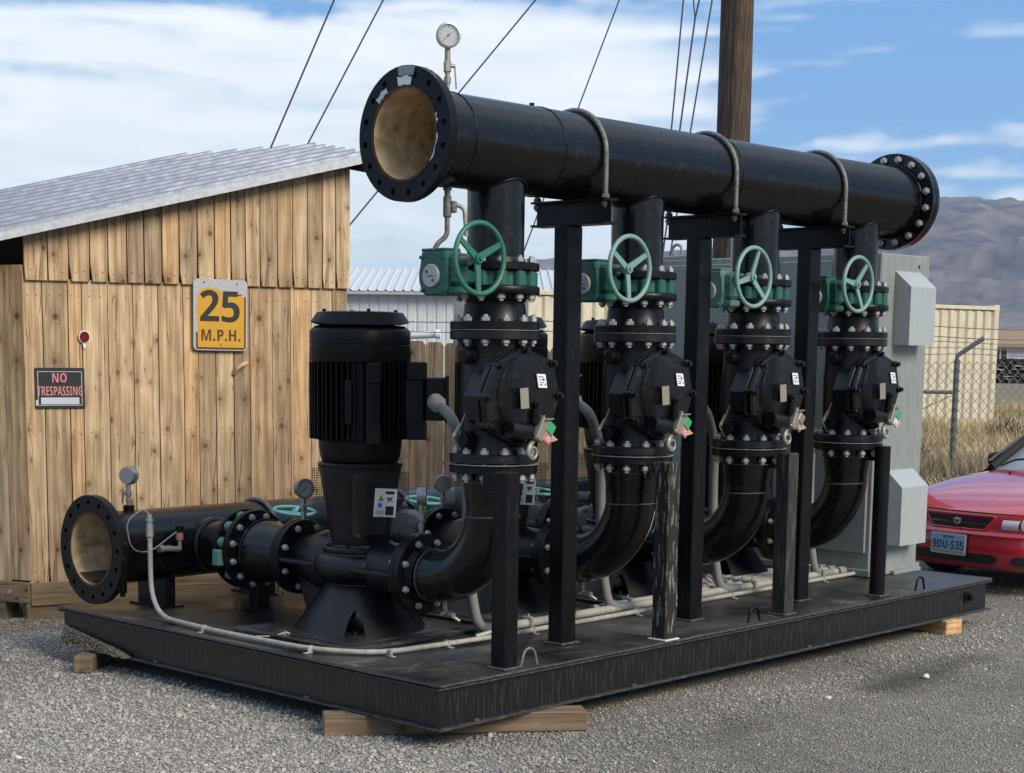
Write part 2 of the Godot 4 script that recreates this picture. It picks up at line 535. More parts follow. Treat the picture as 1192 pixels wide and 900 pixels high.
	M.steel = mat(lin(0.36, 0.35, 0.33), 0.36, 0.7)
	M.brass = mat(lin(0.32, 0.285, 0.22), 0.45, 0.5)
	M.tan = mat(lin(0.42, 0.31, 0.19), 0.6)
	M.red = mat(lin(0.4, 0.035, 0.03), 0.45)
	M.tag_brown = mat(lin(0.2, 0.12, 0.09), 0.6)
	M.redtag = mat(lin(0.5, 0.16, 0.15), 0.5)
	M.greentag = mat(lin(0.04, 0.3, 0.12), 0.5)
	M.yellow = mat(lin(0.75, 0.5, 0.03), 0.5)
	M.blue = mat(lin(0.05, 0.16, 0.5), 0.5)
	M.dial = mat(lin(0.45, 0.45, 0.42), 0.5)
	M.pane = StandardMaterial3D.new()
	M.pane.transparency = BaseMaterial3D.TRANSPARENCY_ALPHA
	M.pane.albedo_color = Color(1, 1, 1, 0.06)
	M.pane.roughness = 0.05
	M.screen = mat(lin(0.05, 0.048, 0.044), 0.6, 0.3)
	M.cabinet = rough_map(mat(Color.WHITE, 0.5, 0.0, ramp_tex([[0.0, lin(0.205, 0.222, 0.203)], [0.5, lin(0.245, 0.264, 0.242)], [1.0, lin(0.285, 0.304, 0.28)]], noise(0.02, FastNoiseLite.TYPE_SIMPLEX_SMOOTH, 5, 81)), Vector3(2.4, 0.4, 2.4)), satin)
	M.hood = rough_map(mat(Color.WHITE, 0.42, 0.1, ramp_tex([[0.0, lin(0.33, 0.36, 0.35)], [1.0, lin(0.44, 0.47, 0.46)]], noise(0.03, FastNoiseLite.TYPE_SIMPLEX_SMOOTH, 4, 82)), Vector3(5.0, 0.5, 5.0)), satin)
	# timber
	var wood := wood_image()
	var tones := [Color(1.0, 0.98, 0.95), Color(0.9, 0.88, 0.86), Color(1.06, 1.0, 0.93), Color(0.96, 0.92, 0.88), Color(1.03, 1.02, 1.0), Color(0.84, 0.83, 0.82)]
	for i in tones.size():
		M["board%d" % i] = bump(mat(tones[i], 0.8, 0.0, wood, Vector3(1, 0.5, 1), false), wood, 0.2)
	M.trim = bump(mat(Color(0.7, 0.68, 0.65), 0.85, 0.0, wood, Vector3(1, 0.5, 1), false), wood, 0.3)
	M.sleeper = bump(mat(Color(0.66, 0.65, 0.64), 0.85, 0.0, wood, Vector3(1, 0.5, 1), false), wood, 0.3)
	M.fresh = bump(mat(Color(1.08, 1.0, 0.86), 0.8, 0.0, wood, Vector3(1, 0.5, 1), false), wood, 0.2)
	for i in 4:
		M["fence%d" % i] = bump(mat([Color(0.6, 0.62, 0.66), Color(0.52, 0.53, 0.55), Color(0.68, 0.69, 0.72), Color(0.58, 0.56, 0.55)][i], 0.9, 0.0, wood, Vector3(1, 0.5, 1), false), wood, 0.3)
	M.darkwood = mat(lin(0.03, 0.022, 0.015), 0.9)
	M.pole = bump(mat(Color.WHITE, 0.9, 0.0, ramp_tex([[0.0, lin(0.012, 0.008, 0.005)], [0.35, lin(0.05, 0.032, 0.02)], [0.7, lin(0.1, 0.066, 0.042)], [1.0, lin(0.19, 0.135, 0.09)]], noise(0.03, FastNoiseLite.TYPE_SIMPLEX_SMOOTH, 5, 90)), Vector3(3.2, 0.16, 3.2)), ramp_tex([[0.0, Color.BLACK], [1.0, Color.WHITE]], noise(0.03, FastNoiseLite.TYPE_SIMPLEX_SMOOTH, 5, 90)), 1.2)
	M.roof = rough_map(mat(Color.WHITE, 0.4, 0.35, ramp_tex([[0.0, lin(0.12, 0.14, 0.178)], [1.0, lin(0.175, 0.2, 0.245)]], noise(0.01, FastNoiseLite.TYPE_SIMPLEX_SMOOTH, 5, 95)), Vector3(1, 1, 1)), ramp_tex([[0.0, Color(0.32, 0.32, 0.32)], [1.0, Color(0.6, 0.6, 0.6)]], spots))
	M.flashing = mat(Color.WHITE, 0.5, 0.3, ramp_tex([[0.0, lin(0.36, 0.37, 0.38)], [1.0, lin(0.58, 0.59, 0.6)]], spots), Vector3(2, 2, 2))
	M.siding = mat(Color.WHITE, 0.6, 0.0, ramp_tex([[0.0, lin(0.5, 0.515, 0.52)], [1.0, lin(0.66, 0.675, 0.68)]], noise(0.02, FastNoiseLite.TYPE_SIMPLEX_SMOOTH, 5, 97)), Vector3(0.5, 0.1, 0.5))
	M.siding_roof = mat(lin(0.55, 0.57, 0.58), 0.6)
	M.cream = mat(Color.WHITE, 0.65, 0.0, ramp_tex([[0.0, lin(0.44, 0.38, 0.26)], [0.4, lin(0.56, 0.5, 0.36)], [1.0, lin(0.66, 0.6, 0.45)]], noise(0.02, FastNoiseLite.TYPE_SIMPLEX_SMOOTH, 5, 98)), Vector3(0.4, 0.12, 0.4))
	M.house = mat(lin(0.58, 0.58, 0.56), 0.8)
	M.shingle = mat(Color.WHITE, 0.9, 0.0, ramp_tex([[0.0, lin(0.22, 0.14, 0.08)], [1.0, lin(0.36, 0.25, 0.16)]], fine), Vector3(0.5, 0.5, 0.5))
	M.glassdark = mat(lin(0.03, 0.035, 0.04), 0.15)
	M.junk = mat(Color.WHITE, 0.9, 0.0, ramp_tex([[0.0, lin(0.015, 0.01, 0.008)], [1.0, lin(0.11, 0.065, 0.045)]], fine), Vector3(0.8, 0.8, 0.8))
	M.fencepost = mat(lin(0.12, 0.13, 0.13), 0.6, 0.3)
	M.wirefence = mat(lin(0.27, 0.25, 0.21), 0.55, 0.2)
	M.barbed = mat(lin(0.16, 0.15, 0.13), 0.6, 0.3)
	M.cable = mat(lin(0.035, 0.04, 0.05), 0.6)
	# ground
	var peb := noise(0.05, FastNoiseLite.TYPE_CELLULAR, 1, 31)
	peb.cellular_return_type = FastNoiseLite.RETURN_CELL_VALUE
	peb.cellular_jitter = 1.0
	var pebd := noise(0.05, FastNoiseLite.TYPE_CELLULAR, 1, 31)
	pebd.cellular_return_type = FastNoiseLite.RETURN_DISTANCE
	M.ground = bump(mat(Color.WHITE, 0.95, 0.0, ramp_tex([[0.0, lin(0.5)], [0.5, lin(0.82)], [1.0, lin(1.0)]], peb, 1024), Vector3(1.9, 1.9, 1.9)), ramp_tex([[0.0, Color.WHITE], [1.0, Color.BLACK]], pebd, 1024), 1.5)
	M.ground.vertex_color_use_as_albedo = true
	M.stone = mat(Color.WHITE, 0.9)
	M.stone.vertex_color_use_as_albedo = true
	M.whitestone = mat(lin(0.6, 0.58, 0.54), 0.9)
	M.grass = mat(Color.WHITE, 0.9)
	M.grass.vertex_color_use_as_albedo = true
	M.grass.backlight_enabled = true
	M.grass.backlight = Color(0.3, 0.28, 0.2)
	M.hill = mat(Color.WHITE, 1.0, 0.0, ramp_tex([[0.0, lin(0.35)], [0.5, lin(0.8)], [1.0, lin(1.0)]], noise(0.012, FastNoiseLite.TYPE_SIMPLEX_SMOOTH, 7, 75), 1024), Vector3(0.0022, 0.0022, 0.0022))
	M.hill.vertex_color_use_as_albedo = true
	# car
	M.carpaint = mat(lin(0.47, 0.012, 0.026), 0.35)
	M.carpaint.clearcoat_enabled = true
	M.carpaint.clearcoat = 1.0
	M.carpaint.clearcoat_roughness = 0.06
	M.rubber = mat(lin(0.015), 0.8)
	M.carglass = mat(lin(0.3, 0.33, 0.34), 0.06)  # pale grey albedo stands in for sky reflected in the glass
	M.chrome = mat(lin(0.75), 0.15, 1.0)
	M.lens = mat(lin(0.44, 0.46, 0.47), 0.08)
	M.lens.clearcoat_enabled = true
	M.plateblue = mat(Color.WHITE, 0.5, 0.0, ramp_tex([[0.0, lin(0.24, 0.4, 0.6)], [1.0, lin(0.42, 0.58, 0.72)]], fine), Vector3(4, 4, 4))
	M.signyellow = mat(Color.WHITE, 0.55, 0.0, ramp_tex([[0.0, lin(0.4, 0.2, 0.012)], [0.4, lin(0.6, 0.31, 0.012)], [1.0, lin(0.68, 0.37, 0.02)]], fine), Vector3(5, 5, 5))
	M.signgrey = mat(Color.WHITE, 0.7, 0.0, ramp_tex([[0.0, lin(0.16, 0.155, 0.15)], [0.35, lin(0.42, 0.42, 0.41)], [1.0, lin(0.56, 0.56, 0.55)]], noise(0.05, FastNoiseLite.TYPE_SIMPLEX_SMOOTH, 5, 120)), Vector3(4, 4, 4))
	M.signbrown = mat(lin(0.1, 0.02, 0.012), 0.6)
	M.signpink = mat(lin(0.56, 0.2, 0.2), 0.6)
	M.signfield = mat(lin(0.5, 0.52, 0.55), 0.6)
	M.reflector = mat(lin(0.16, 0.006, 0.01), 0.25)

func text_mesh(s: String, size: float, depth := 0.002, bold := true) -> TextMesh:
	var t := TextMesh.new()
	t.text = s
	var f := SystemFont.new()
	f.font_names = PackedStringArray(["Droid Sans"])
	f.font_weight = 700 if bold else 400
	t.font = f
	t.font_size = 64
	t.pixel_size = size / 64.0
	t.depth = depth
	return t

# ------------------------------------------------------------------ flanges, bolts
var bolt_mesh := {}
func stud(len_: float, r := 0.016) -> Mesh:
	var key := "%.3f_%.3f" % [len_, r]
	if bolt_mesh.has(key):
		return bolt_mesh[key]
	var mb := MB.new()
	var hexa := []
	for i in 6:
		hexa.append(Vector2(cos(TAU * i / 6), sin(TAU * i / 6)) * r)
	var up := Basis(Vector3(1, 0, 0), Vector3(0, 0, -1), Vector3(0, 1, 0))
	var h := r * 1.05
	mb.prism(hexa, h, Transform3D(up, Vector3(0, len_ * 0.5, 0)), r * 0.14)
	mb.prism(hexa, h, Transform3D(up, Vector3(0, -len_ * 0.5 - h, 0)), r * 0.14)
	mb.cyl(Vector3(0, -len_ * 0.5 - h - r * 0.5, 0), Vector3(0, len_ * 0.5 + h + r * 0.5, 0), r * 0.55, 8)
	bolt_mesh[key] = mb.mesh()
	return bolt_mesh[key]

func bolts(parent: Node, mesh: Mesh, ctr: Vector3, axis: Basis, rad: float, cnt: int, turn := 0.0, m: Material = null) -> void:
	for i in cnt:
		var a := TAU * i / cnt + turn
		node("bolt", mesh, m if m else M.zinc, parent, ctr + axis * Vector3(cos(a) * rad, 0, sin(a) * rad), axis * Basis(Vector3.UP, -a + 0.35 * i))

func ring(mb: MB, r0: float, r1: float, t: float, xf: Transform3D, b := 0.004, seg := 40) -> void:
	mb.lathe([Vector2(r0, 0), Vector2(r1 - b, 0), Vector2(r1, b), Vector2(r1, t - b), Vector2(r1 - b, t), Vector2(r0, t)], xf, seg)

func torus(mb: MB, ctr: Vector3, u: Vector3, w: Vector3, R: float, r: float, k := 40, seg := 8) -> void:
	var pts := []
	for i in k:
		var a := TAU * i / k
		pts.append(ctr + u * R * cos(a) + w * R * sin(a))
	mb.tube(pts, r, seg, true)

# ------------------------------------------------------------------ the skid
const LINES := [0.67, 1.69, 2.71, 3.73]
const ORD := ["nearest the shed end", "second from the shed end", "third from the shed end", "beside the grey cabinet"]
const HZ := -0.334      # centre line of the discharge side
const HY := 2.32        # height of the discharge header
const SY := 0.34        # height of the suction line
const PZ := -1.25       # pump axes

func build_skid() -> void:
	var t := thing("skid_platform", "long black steel skid deck with dusty top and streaked side beams, lying on timbers", "skid", D(2.5, -0.207, -1.49))
	var m := MB.new()
	m.box(D(2.5, -0.006, -1.495), Vector3(5.0, 0.012, 2.99), Basis(), 0.002)
	partw("deck_plate", m, M.deck, t)
	for side in [0, 1, 2, 3]:
		m = MB.new()
		var lo := 0.0
		var hi := 5.0 if side < 2 else 2.99
		# channel: web set back, toes outwards, in (along, up, out)
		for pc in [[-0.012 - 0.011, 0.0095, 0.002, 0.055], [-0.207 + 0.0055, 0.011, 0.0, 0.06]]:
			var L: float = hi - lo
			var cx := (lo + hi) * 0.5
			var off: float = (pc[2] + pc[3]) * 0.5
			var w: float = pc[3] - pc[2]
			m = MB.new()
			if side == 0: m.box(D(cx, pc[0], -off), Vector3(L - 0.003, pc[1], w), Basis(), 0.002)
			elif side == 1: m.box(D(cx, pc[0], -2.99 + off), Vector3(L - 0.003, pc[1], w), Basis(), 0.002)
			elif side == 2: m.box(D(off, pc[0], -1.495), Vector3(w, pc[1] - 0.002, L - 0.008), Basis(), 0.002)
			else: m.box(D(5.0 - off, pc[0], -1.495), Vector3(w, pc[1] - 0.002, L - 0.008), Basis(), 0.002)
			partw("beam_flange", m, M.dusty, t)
		m = MB.new()
		var hw := 0.167
		var back := 0.032
		if side == 0: m.box(D(2.5, -0.112, -back), Vector3(5.0 - 0.056, hw, 0.008))
		elif side == 1: m.box(D(2.5, -0.112, -2.99 + back), Vector3(5.0 - 0.056, hw, 0.008))
		elif side == 2: m.box(D(back, -0.112, -1.495), Vector3(0.008, hw, 2.99 - 0.073))
		else: m.box(D(5.0 - back, -0.112, -1.495), Vector3(0.008, hw, 2.99 - 0.073))
		partw("side_beam", m, M.beam, t)
	for cz in [[0.012, -0.012]]:
		m = MB.new()
		m.box(D(cz[0], -0.112, cz[1]), Vector3(0.016, 0.168, 0.016), Basis(), 0.003)
		partw("corner_plate", m, M.beam, t)
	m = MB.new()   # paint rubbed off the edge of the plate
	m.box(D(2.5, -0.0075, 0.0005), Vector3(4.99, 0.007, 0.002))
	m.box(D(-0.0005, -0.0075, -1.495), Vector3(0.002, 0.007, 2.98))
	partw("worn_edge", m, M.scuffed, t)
	for x in [0.9, 1.9, 2.9, 3.9]:
		m = MB.new()
		m.box(D(x, -0.11, -1.495), Vector3(0.09, 0.18, 2.86))
		partw("cross_beam", m, M.paint, t)
	for lx in [0.62, 2.40, 4.157]:
		for far in [0, 1]:
			var z := -0.05 if far == 0 else -2.94
			m = MB.new()
			m.tube([D(lx - 0.055, 0.0, z), D(lx - 0.045, 0.03, z)] + arc(D(lx, 0.036, z), Vector3(-1, 0, 0), Vector3.UP, 0.042, 0.15, PI - 0.15, 8) + [D(lx + 0.045, 0.03, z), D(lx + 0.055, 0.0, z)], 0.007, 8)
			partw("lifting_loop", m, M.strap if lx < 1 else M.paint, t)
	# nameless bracket and pads on the end of the long beam
	m = MB.new()
	m.box(D(4.72, -0.1, -0.026), Vector3(0.07, 0.07, 0.014), Basis(), 0.003)
	m.cyl(D(4.72, -0.1, -0.02), D(4.72, -0.1, 0.012), 0.018, 10)
	partw("tow_bracket", m, M.paint, t)
	for q in [[0.25, -0.198], [1.35, -0.198], [2.9, -0.198]]:
		m = MB.new()
		m.cyl(D(q[0], -0.1955, -0.025), D(q[0], -0.186, -0.025), 0.016, 10)
		partw("washer", m, M.scuffed, t)
	for z in [-2.1, -0.9]:
		m = MB.new()
		m.cyl(D(0.025, -0.1955, z), D(0.025, -0.186, z), 0.016, 10)
		partw("washer", m, M.scuffed, t)

func build_supports() -> void:
	# three tall frames that carry the header
	var txt := ["first tall black post and beam under the header, from the shed end", "middle tall black post and beam under the header", "last tall black post and beam under the header, before the grey cabinet"]
	var proto: Node3D
	for i in 3:
		var at := D(1.15 + 1.035 * i, 0, -0.332)
		if proto:
			copy(proto, txt[i], at)
			continue
		var t := thing("header_support", txt[0], "pipe support", at, "tall supports under the header")
		t.set_meta("base", "header_support")
		var m := MB.new()
		m.box(Vector3(0.018, 1.0, 0), Vector3(0.105, 2.0, 0.094), Basis(), 0.006)
		part("post", m, M.post, t)
		m = MB.new()
		m.box(Vector3(0.018, 0.005, 0), Vector3(0.135, 0.008, 0.125), Basis(), 0.003)
		part("weld_bead", m, M.scuffed, t)
		m = MB.new()   # wide flange beam lying across
		m.box(Vector3(0.03, 2.006, 0.02), Vector3(0.1, 0.01, 0.46))
		m.box(Vector3(0.03, 2.114, 0.02), Vector3(0.1, 0.01, 0.46))
		m.box(Vector3(0.03, 2.06, 0.02), Vector3(0.008, 0.098, 0.46))
		part("beam", m, M.post, t)
		m = MB.new()
		var pts := [Vector3(0.03, 2.085, 0.212)]
		pts += arc(Vector3(0.03, HY, 0), Vector3(0, 0, 1), Vector3.UP, 0.2125, 0.0, PI, 20)
		pts.append(Vector3(0.03, 2.085, -0.212))
		m.tube(pts, 0.0125, 10)
		var ub := part("u_bolt", m, M.strap, t)
		for z in [-0.212, 0.212]:
			node("nut", stud(0.012, 0.019), M.strap, ub, Vector3(0.03, 2.114, z))
		proto = t
	# four short stands under the check valves
	var st := ["short black stand at the near end of the skid, in front of the first elbow", "short stand with white and brown streaks where the black paint has run off", "short black stand with a brown weathered edge, third from the near end", "short black round stand beside the lower hood of the grey cabinet"]
	var xs := [0.487, 1.61, 2.735, 3.745]
	var zs := [-0.08, -0.045, -0.095, -0.105]
	for i in 4:
		var t := thing("valve_stand", st[i], "pipe stand", D(xs[i], 0, zs[i]), "short stands along the front edge")
		var m := MB.new()
		if i == 3:
			m.cyl(Vector3(0, 0, 0), Vector3(0, 0.885, 0), 0.046, 20, -1.0, 0.004)
		else:
			m.box(Vector3(0, 0.442, 0), Vector3(0.088, 0.884, 0.09), Basis(), 0.006)
		part("post", m, [M.post, M.worn, M.worn_brown, M.post][i], t)
		m = MB.new()
		m.box(Vector3(0.02, 0.835, -0.09), Vector3(0.05, 0.08, 0.11), Basis(), 0.003)
		part("bracket", m, [M.post, M.worn, M.worn_brown, M.post][i], t)
		m = MB.new()
		m.box(Vector3(0, 0.005, 0), Vector3(0.115, 0.009, 0.115), Basis(), 0.003)
		part("weld_bead", m, [M.scuffed, M.offwhite, M.scuffed, M.scuffed][i], t)

func build_headers() -> void:
	var t := thing("discharge_header", "large black pipe high along the skid with open rusty flange and bolted far end", "pipe", D(2.1, 1.8, HZ))
	var m := MB.new()
	var X := func(x: float) -> Transform3D: return Transform3D(ALX, D(x, HY, HZ))
	m.lathe([Vector2(0.19, 0.0), Vector2(0.198, 0.0), Vector2(0.2, 0.05), Vector2(0.2, 4.02), Vector2(0.204, 4.03)], X.call(0.1), 64)
	partw("pipe", m, M.gloss, t)
	m = MB.new()
	for x in [0.34, 0.92, 2.3]:
		torus(m, D(x, HY, HZ), Vector3.UP, Vector3(0, 0, 1), 0.2, 0.0045, 48, 6)
	torus(m, D(0.155, HY, HZ), Vector3.UP, Vector3(0, 0, 1), 0.204, 0.01, 48, 8)
	torus(m, D(4.09, HY, HZ), Vector3.UP, Vector3(0, 0, 1), 0.203, 0.014, 48, 8)
	m.cyl(D(0.9, HY + 0.19, HZ), D(0.9, HY + 0.216, HZ), 0.012, 10)
	partw("weld_seam", m, M.paint, t)
	m = MB.new()
	m.lathe([Vector2(0.1885, -0.002), Vector2(0.1885, 4.0), Vector2(0.0, 4.0)], X.call(0.1), 64)
	partw("bore", m, M.bore, t)
	m = MB.new()
	m.holed_ring(0.1905, 0.2815, 0.245, 0.0135, 16, 0.042, X.call(0.097), 0.12)
	m.lathe([Vector2(0.1905, 0.0), Vector2(0.1905, 0.042)], X.call(0.097), 64)
	var fl := partw("open_flange", m, M.paint, t)
	m = MB.new()
	for k in 12:
		var t0 := 0.2 - 0.07 * k
		var w := 0.011 * (1.0 - k / 13.0) + 0.002 * sin(k * 2.3)
		var e := []
		for q in [[-1, 0], [1, 0], [1, 1], [-1, 1]]:
			var th: float = t0 - 0.07 * q[1]
			e.append(D(0.55 + w * q[0] + 0.004 * sin((k + q[1]) * 0.9), HY + 0.1865 * sin(th), HZ + 0.1865 * cos(th)))
		m.quad(e[0], e[1], e[2], e[3], Vector3(0, 0, -1))
	m.cyl(D(0.55, HY + 0.04, HZ + 0.188), D(0.55, HY + 0.039, HZ + 0.178), 0.016, 14)
	partw("rust_streak", m, M.rust, t)
	m = MB.new()   # rusty lip of the bore and scraps of torn tape on the flange
	m.lathe([Vector2(0.1885, -0.003), Vector2(0.2, -0.003), Vector2(0.2, 0.004)], X.call(0.0965), 48)
	partw("rusty_lip", m, M.rust, fl)
	for q in [[1.63, 0.24, 0.2805, 0.19, "tape_old"], [1.6, 0.2, 0.236, 0.19, "white"], [0.9, 0.204, 0.228, 0.17, "offwhite"], [3.5, 0.2, 0.207, 0.3, "offwhite"], [2.9, 0.202, 0.209, 0.1, "offwhite"]]:
		m = MB.new()
		var wob := func(k: int) -> Array:
			var an: float = q[0] - q[3] + 2 * q[3] * k / 8.0
			return [an, q[1] + 0.003 * sin(k * 1.7 + q[0] * 5.0), minf(q[2] + 0.004 * sin(k * 1.3 + q[0] * 9.0), 0.2805)]
		for k in 8:
			var e0: Array = wob.call(k)
			var e1: Array = wob.call(k + 1)
			var f := -0.0035 if q[4] == "white" else -0.0022
			var X0: Transform3D = X.call(0.097)
			m.quad(X0 * Vector3(e0[1] * sin(e0[0]), f, e0[1] * cos(e0[0])), X0 * Vector3(e0[2] * sin(e0[0]), f, e0[2] * cos(e0[0])), X0 * Vector3(e1[2] * sin(e1[0]), f, e1[2] * cos(e1[0])), X0 * Vector3(e1[1] * sin(e1[0]), f, e1[1] * cos(e1[0])), Vector3(-1, 0, 0))
		partw("torn_tape", m, M[q[4]], fl)
	m = MB.new()
	ring(m, 0.19, 0.2815, 0.036, X.call(4.1), 0.003, 64)
	ring(m, 0.0, 0.2815, 0.038, X.call(4.141), 0.003, 64)
	ring(m, 0.0, 0.27, 0.012, X.call(4.133), 0.001, 64)
	var bf := partw("blind_flange", m, M.gloss, t)
	for i in 16:
		var a := TAU * i / 16 + 0.2
		node("bolt", stud(0.086, 0.021), M.zinc, bf, D(4.139, HY + 0.245 * sin(a), HZ + 0.245 * cos(a)) - t.position, ALX)
	for i in 4:
		m = MB.new()
		var R := Transform3D(Basis(), D(LINES[i], 0, HZ))
		var prof := [Vector2(0.13, 1.8)]
		prof += [Vector2(0.13, 2.25)]
		m.lathe(prof, R, 40)
		var rs := partw("riser", m, M.gloss, t)
		m = MB.new()   # saddle weld
		var pts := []
		for k in 40:
			var a := TAU * k / 40
			var zz := 0.134 * sin(a)
			pts.append(D(LINES[i] + 0.134 * cos(a), HY - sqrt(0.2 * 0.2 - zz * zz), HZ + zz))
		m.tube(pts, 0.007, 6, true)
		partw("saddle_weld", m, M.paint, rs)
		m = MB.new()
		ring(m, 0.12, 0.2, 0.034, Transform3D(Basis(), D(LINES[i], 1.771, HZ)))
		m.lathe([Vector2(0.142, 1.804), Vector2(0.131, 1.83)], R, 40)
		var rf := partw("riser_flange", m, M.paint, t)
		bolts(rf, stud(0.142, 0.019), D(LINES[i], 1.735, HZ) - t.position, Basis(), 0.172, 12, 0.13)
	# header beneath: the suction pipe along the back
	t = thing("suction_header", "large black pipe low along the back with open rust-lined flange", "pipe", D(2.4, 0.0, -2.652))
	var Z := -2.652
	var S := func(x: float) -> Transform3D: return Transform3D(ALX, D(x, SY, Z))
	m = MB.new()
	m.lathe([Vector2(0.186, 0.0), Vector2(0.196, 0.0), Vector2(0.196, 4.2), Vector2(0.0, 4.22)], S.call(0.01), 64)
	partw("pipe", m, M.gloss, t)
	m = MB.new()
	m.lathe([Vector2(0.1845, -0.002), Vector2(0.1845, 4.0), Vector2(0.0, 4.0)], S.call(0.005), 64)
	partw("bore", m, M.bore, t)
	m = MB.new()   # dried mud on the bottom of the pipe
	var mud := noise(9.0, FastNoiseLite.TYPE_SIMPLEX_SMOOTH, 3, 4)
	for i in 14:
		for k in 10:
			var q := []
			for c in [[0, 0], [1, 0], [1, 1], [0, 1]]:
				var a: float = -PI / 2 + (i + c[0] - 7) / 7.0 * 0.75
				var xx: float = (k + c[1]) * 0.05
				var r: float = 0.183 - 0.022 * cos((i + c[0] - 7) / 7.0 * PI / 2) - 0.006 * mud.get_noise_2d(a, xx)
				q.append(D(0.012 + xx, SY + r * sin(a), Z + r * cos(a)))
			m.quad(q[0], q[1], q[2], q[3], Vector3.UP)
	partw("mud", m, M.rust, t)
	m = MB.new()
	m.holed_ring(0.186, 0.292, 0.252, 0.0135, 16, 0.042, S.call(0.005), 0.05)
	m.lathe([Vector2(0.186, 0.0), Vector2(0.186, 0.042)], S.call(0.005), 64)
	m.lathe([Vector2(0.215, 0.042), Vector2(0.197, 0.075)], S.call(0.005), 64)
	fl = partw("open_flange", m, M.paint, t)
	m = MB.new()
	m.lathe([Vector2(0.1845, -0.003), Vector2(0.2, -0.003), Vector2(0.2, 0.004)], S.call(0.0045), 48)
	partw("rusty_lip", m, M.rust, fl)
	for i in 4:
		m = MB.new()
		m.lathe([Vector2(0.148, 0.17), Vector2(0.148, 0.21), Vector2(0.136, 0.225)], Transform3D(ALZ, D(LINES[i], SY, Z)), 40)
		torus(m, D(LINES[i], SY, Z + 0.172), Vector3.RIGHT, Vector3.UP, 0.141, 0.01, 36, 6)
		var b := partw("branch", m, M.gloss, t)
		m = MB.new()
		m.lathe([Vector2(0.132, 0.05), Vector2(0.132, 0.475)], Transform3D(ALZ, D(LINES[i], SY, Z)), 40)
		partw("branch_pipe", m, M.gloss, b)
		m = MB.new()
		ring(m, 0.1, 0.216, 0.03, Transform3D(ALZ, D(LINES[i], SY, -2.192)))
		partw("branch_flange", m, M.paint, b)
	for x in [1.12, 2.2, 3.3]:
		m = MB.new()
		m.tube([D(x, 0.01, Z + 0.208)] + arc(D(x, SY, Z), Vector3(0, 0, 1), Vector3.UP, 0.208, 0.0, PI, 20) + [D(x, 0.01, Z - 0.208)], 0.0125, 10)
		partw("u_bolt", m, M.strap, t)
	for x in [0.42, 1.12, 2.2, 3.3]:
		m = MB.new()
		m.box(D(x, 0.085, Z), Vector3(0.07, 0.165, 0.26), Basis(), 0.004)
		m.box(D(x, 0.006, Z), Vector3(0.14, 0.012, 0.32), Basis(), 0.003)
		partw("saddle", m, M.paint, t)
	m = MB.new()
	m.cyl(D(0.2, SY - 0.25, Z), D(0.2, SY - 0.18, Z), 0.024, 12)
	m.cyl(D(0.2, SY - 0.272, Z), D(0.2, SY - 0.25, Z), 0.015, 6)
	partw("drain_plug", m, M.paint, t)
	m = MB.new()   # boss under the near gauge
	m.cyl(D(0.25, SY + 0.18, Z), D(0.25, SY + 0.225, Z), 0.03, 14)
	partw("gauge_boss", m, M.paint, t)

# ------------------------------------------------------------------ valves and pumps (built once at the first line, then copied)
func oval(rx: float, ry: float, k := 24) -> Array:
	var o := []
	for i in k:
		o.append(Vector2(cos(TAU * i / k) * rx, sin(TAU * i / k) * ry))
	return o

func make_wheel(parent: Node, at: Vector3, bas: Basis, R: float, turn: float, m: Material) -> void:
	# rim lies across local z
	var mb := MB.new()
	torus(mb, Vector3(), Vector3(1, 0, 0), Vector3(0, 1, 0), R, R * 0.078, 48, 10)
	var rim := node("handwheel", mb.mesh(), m, parent, at, bas)
	for i in 3:
		var a := turn + TAU * i / 3
		var d := Vector3(cos(a), sin(a), 0)
		var s := Vector3(-d.y, d.x, 0)
		mb = MB.new()
		var p := []
		for q in [[0.1, 0.1], [0.97, 0.075]]:
			for e in [[-1, 1], [1, 1], [1, -1], [-1, -1]]:
				p.append(d * R * q[0] + s * R * q[1] * e[0] + Vector3(0, 0, R * 0.035 * e[1] - R * 0.1 * (1.0 - q[0])))
		for k in 4:
			var k2 := (k + 1) % 4
			mb.quad(p[k], p[k2], p[4 + k2], p[4 + k], (p[k] + p[k2]) * 0.5 - d * R * 0.1)
		part("spoke", mb, m, rim)
	mb = MB.new()
	mb.cyl(Vector3(0, 0, -R * 0.2), Vector3(0, 0, R * 0.03), R * 0.17, 20, R * 0.14)
	mb.cyl(Vector3(0, 0, R * 0.03), Vector3(0, 0, R * 0.09), R * 0.065, 6)
	part("hub", mb, m, rim)

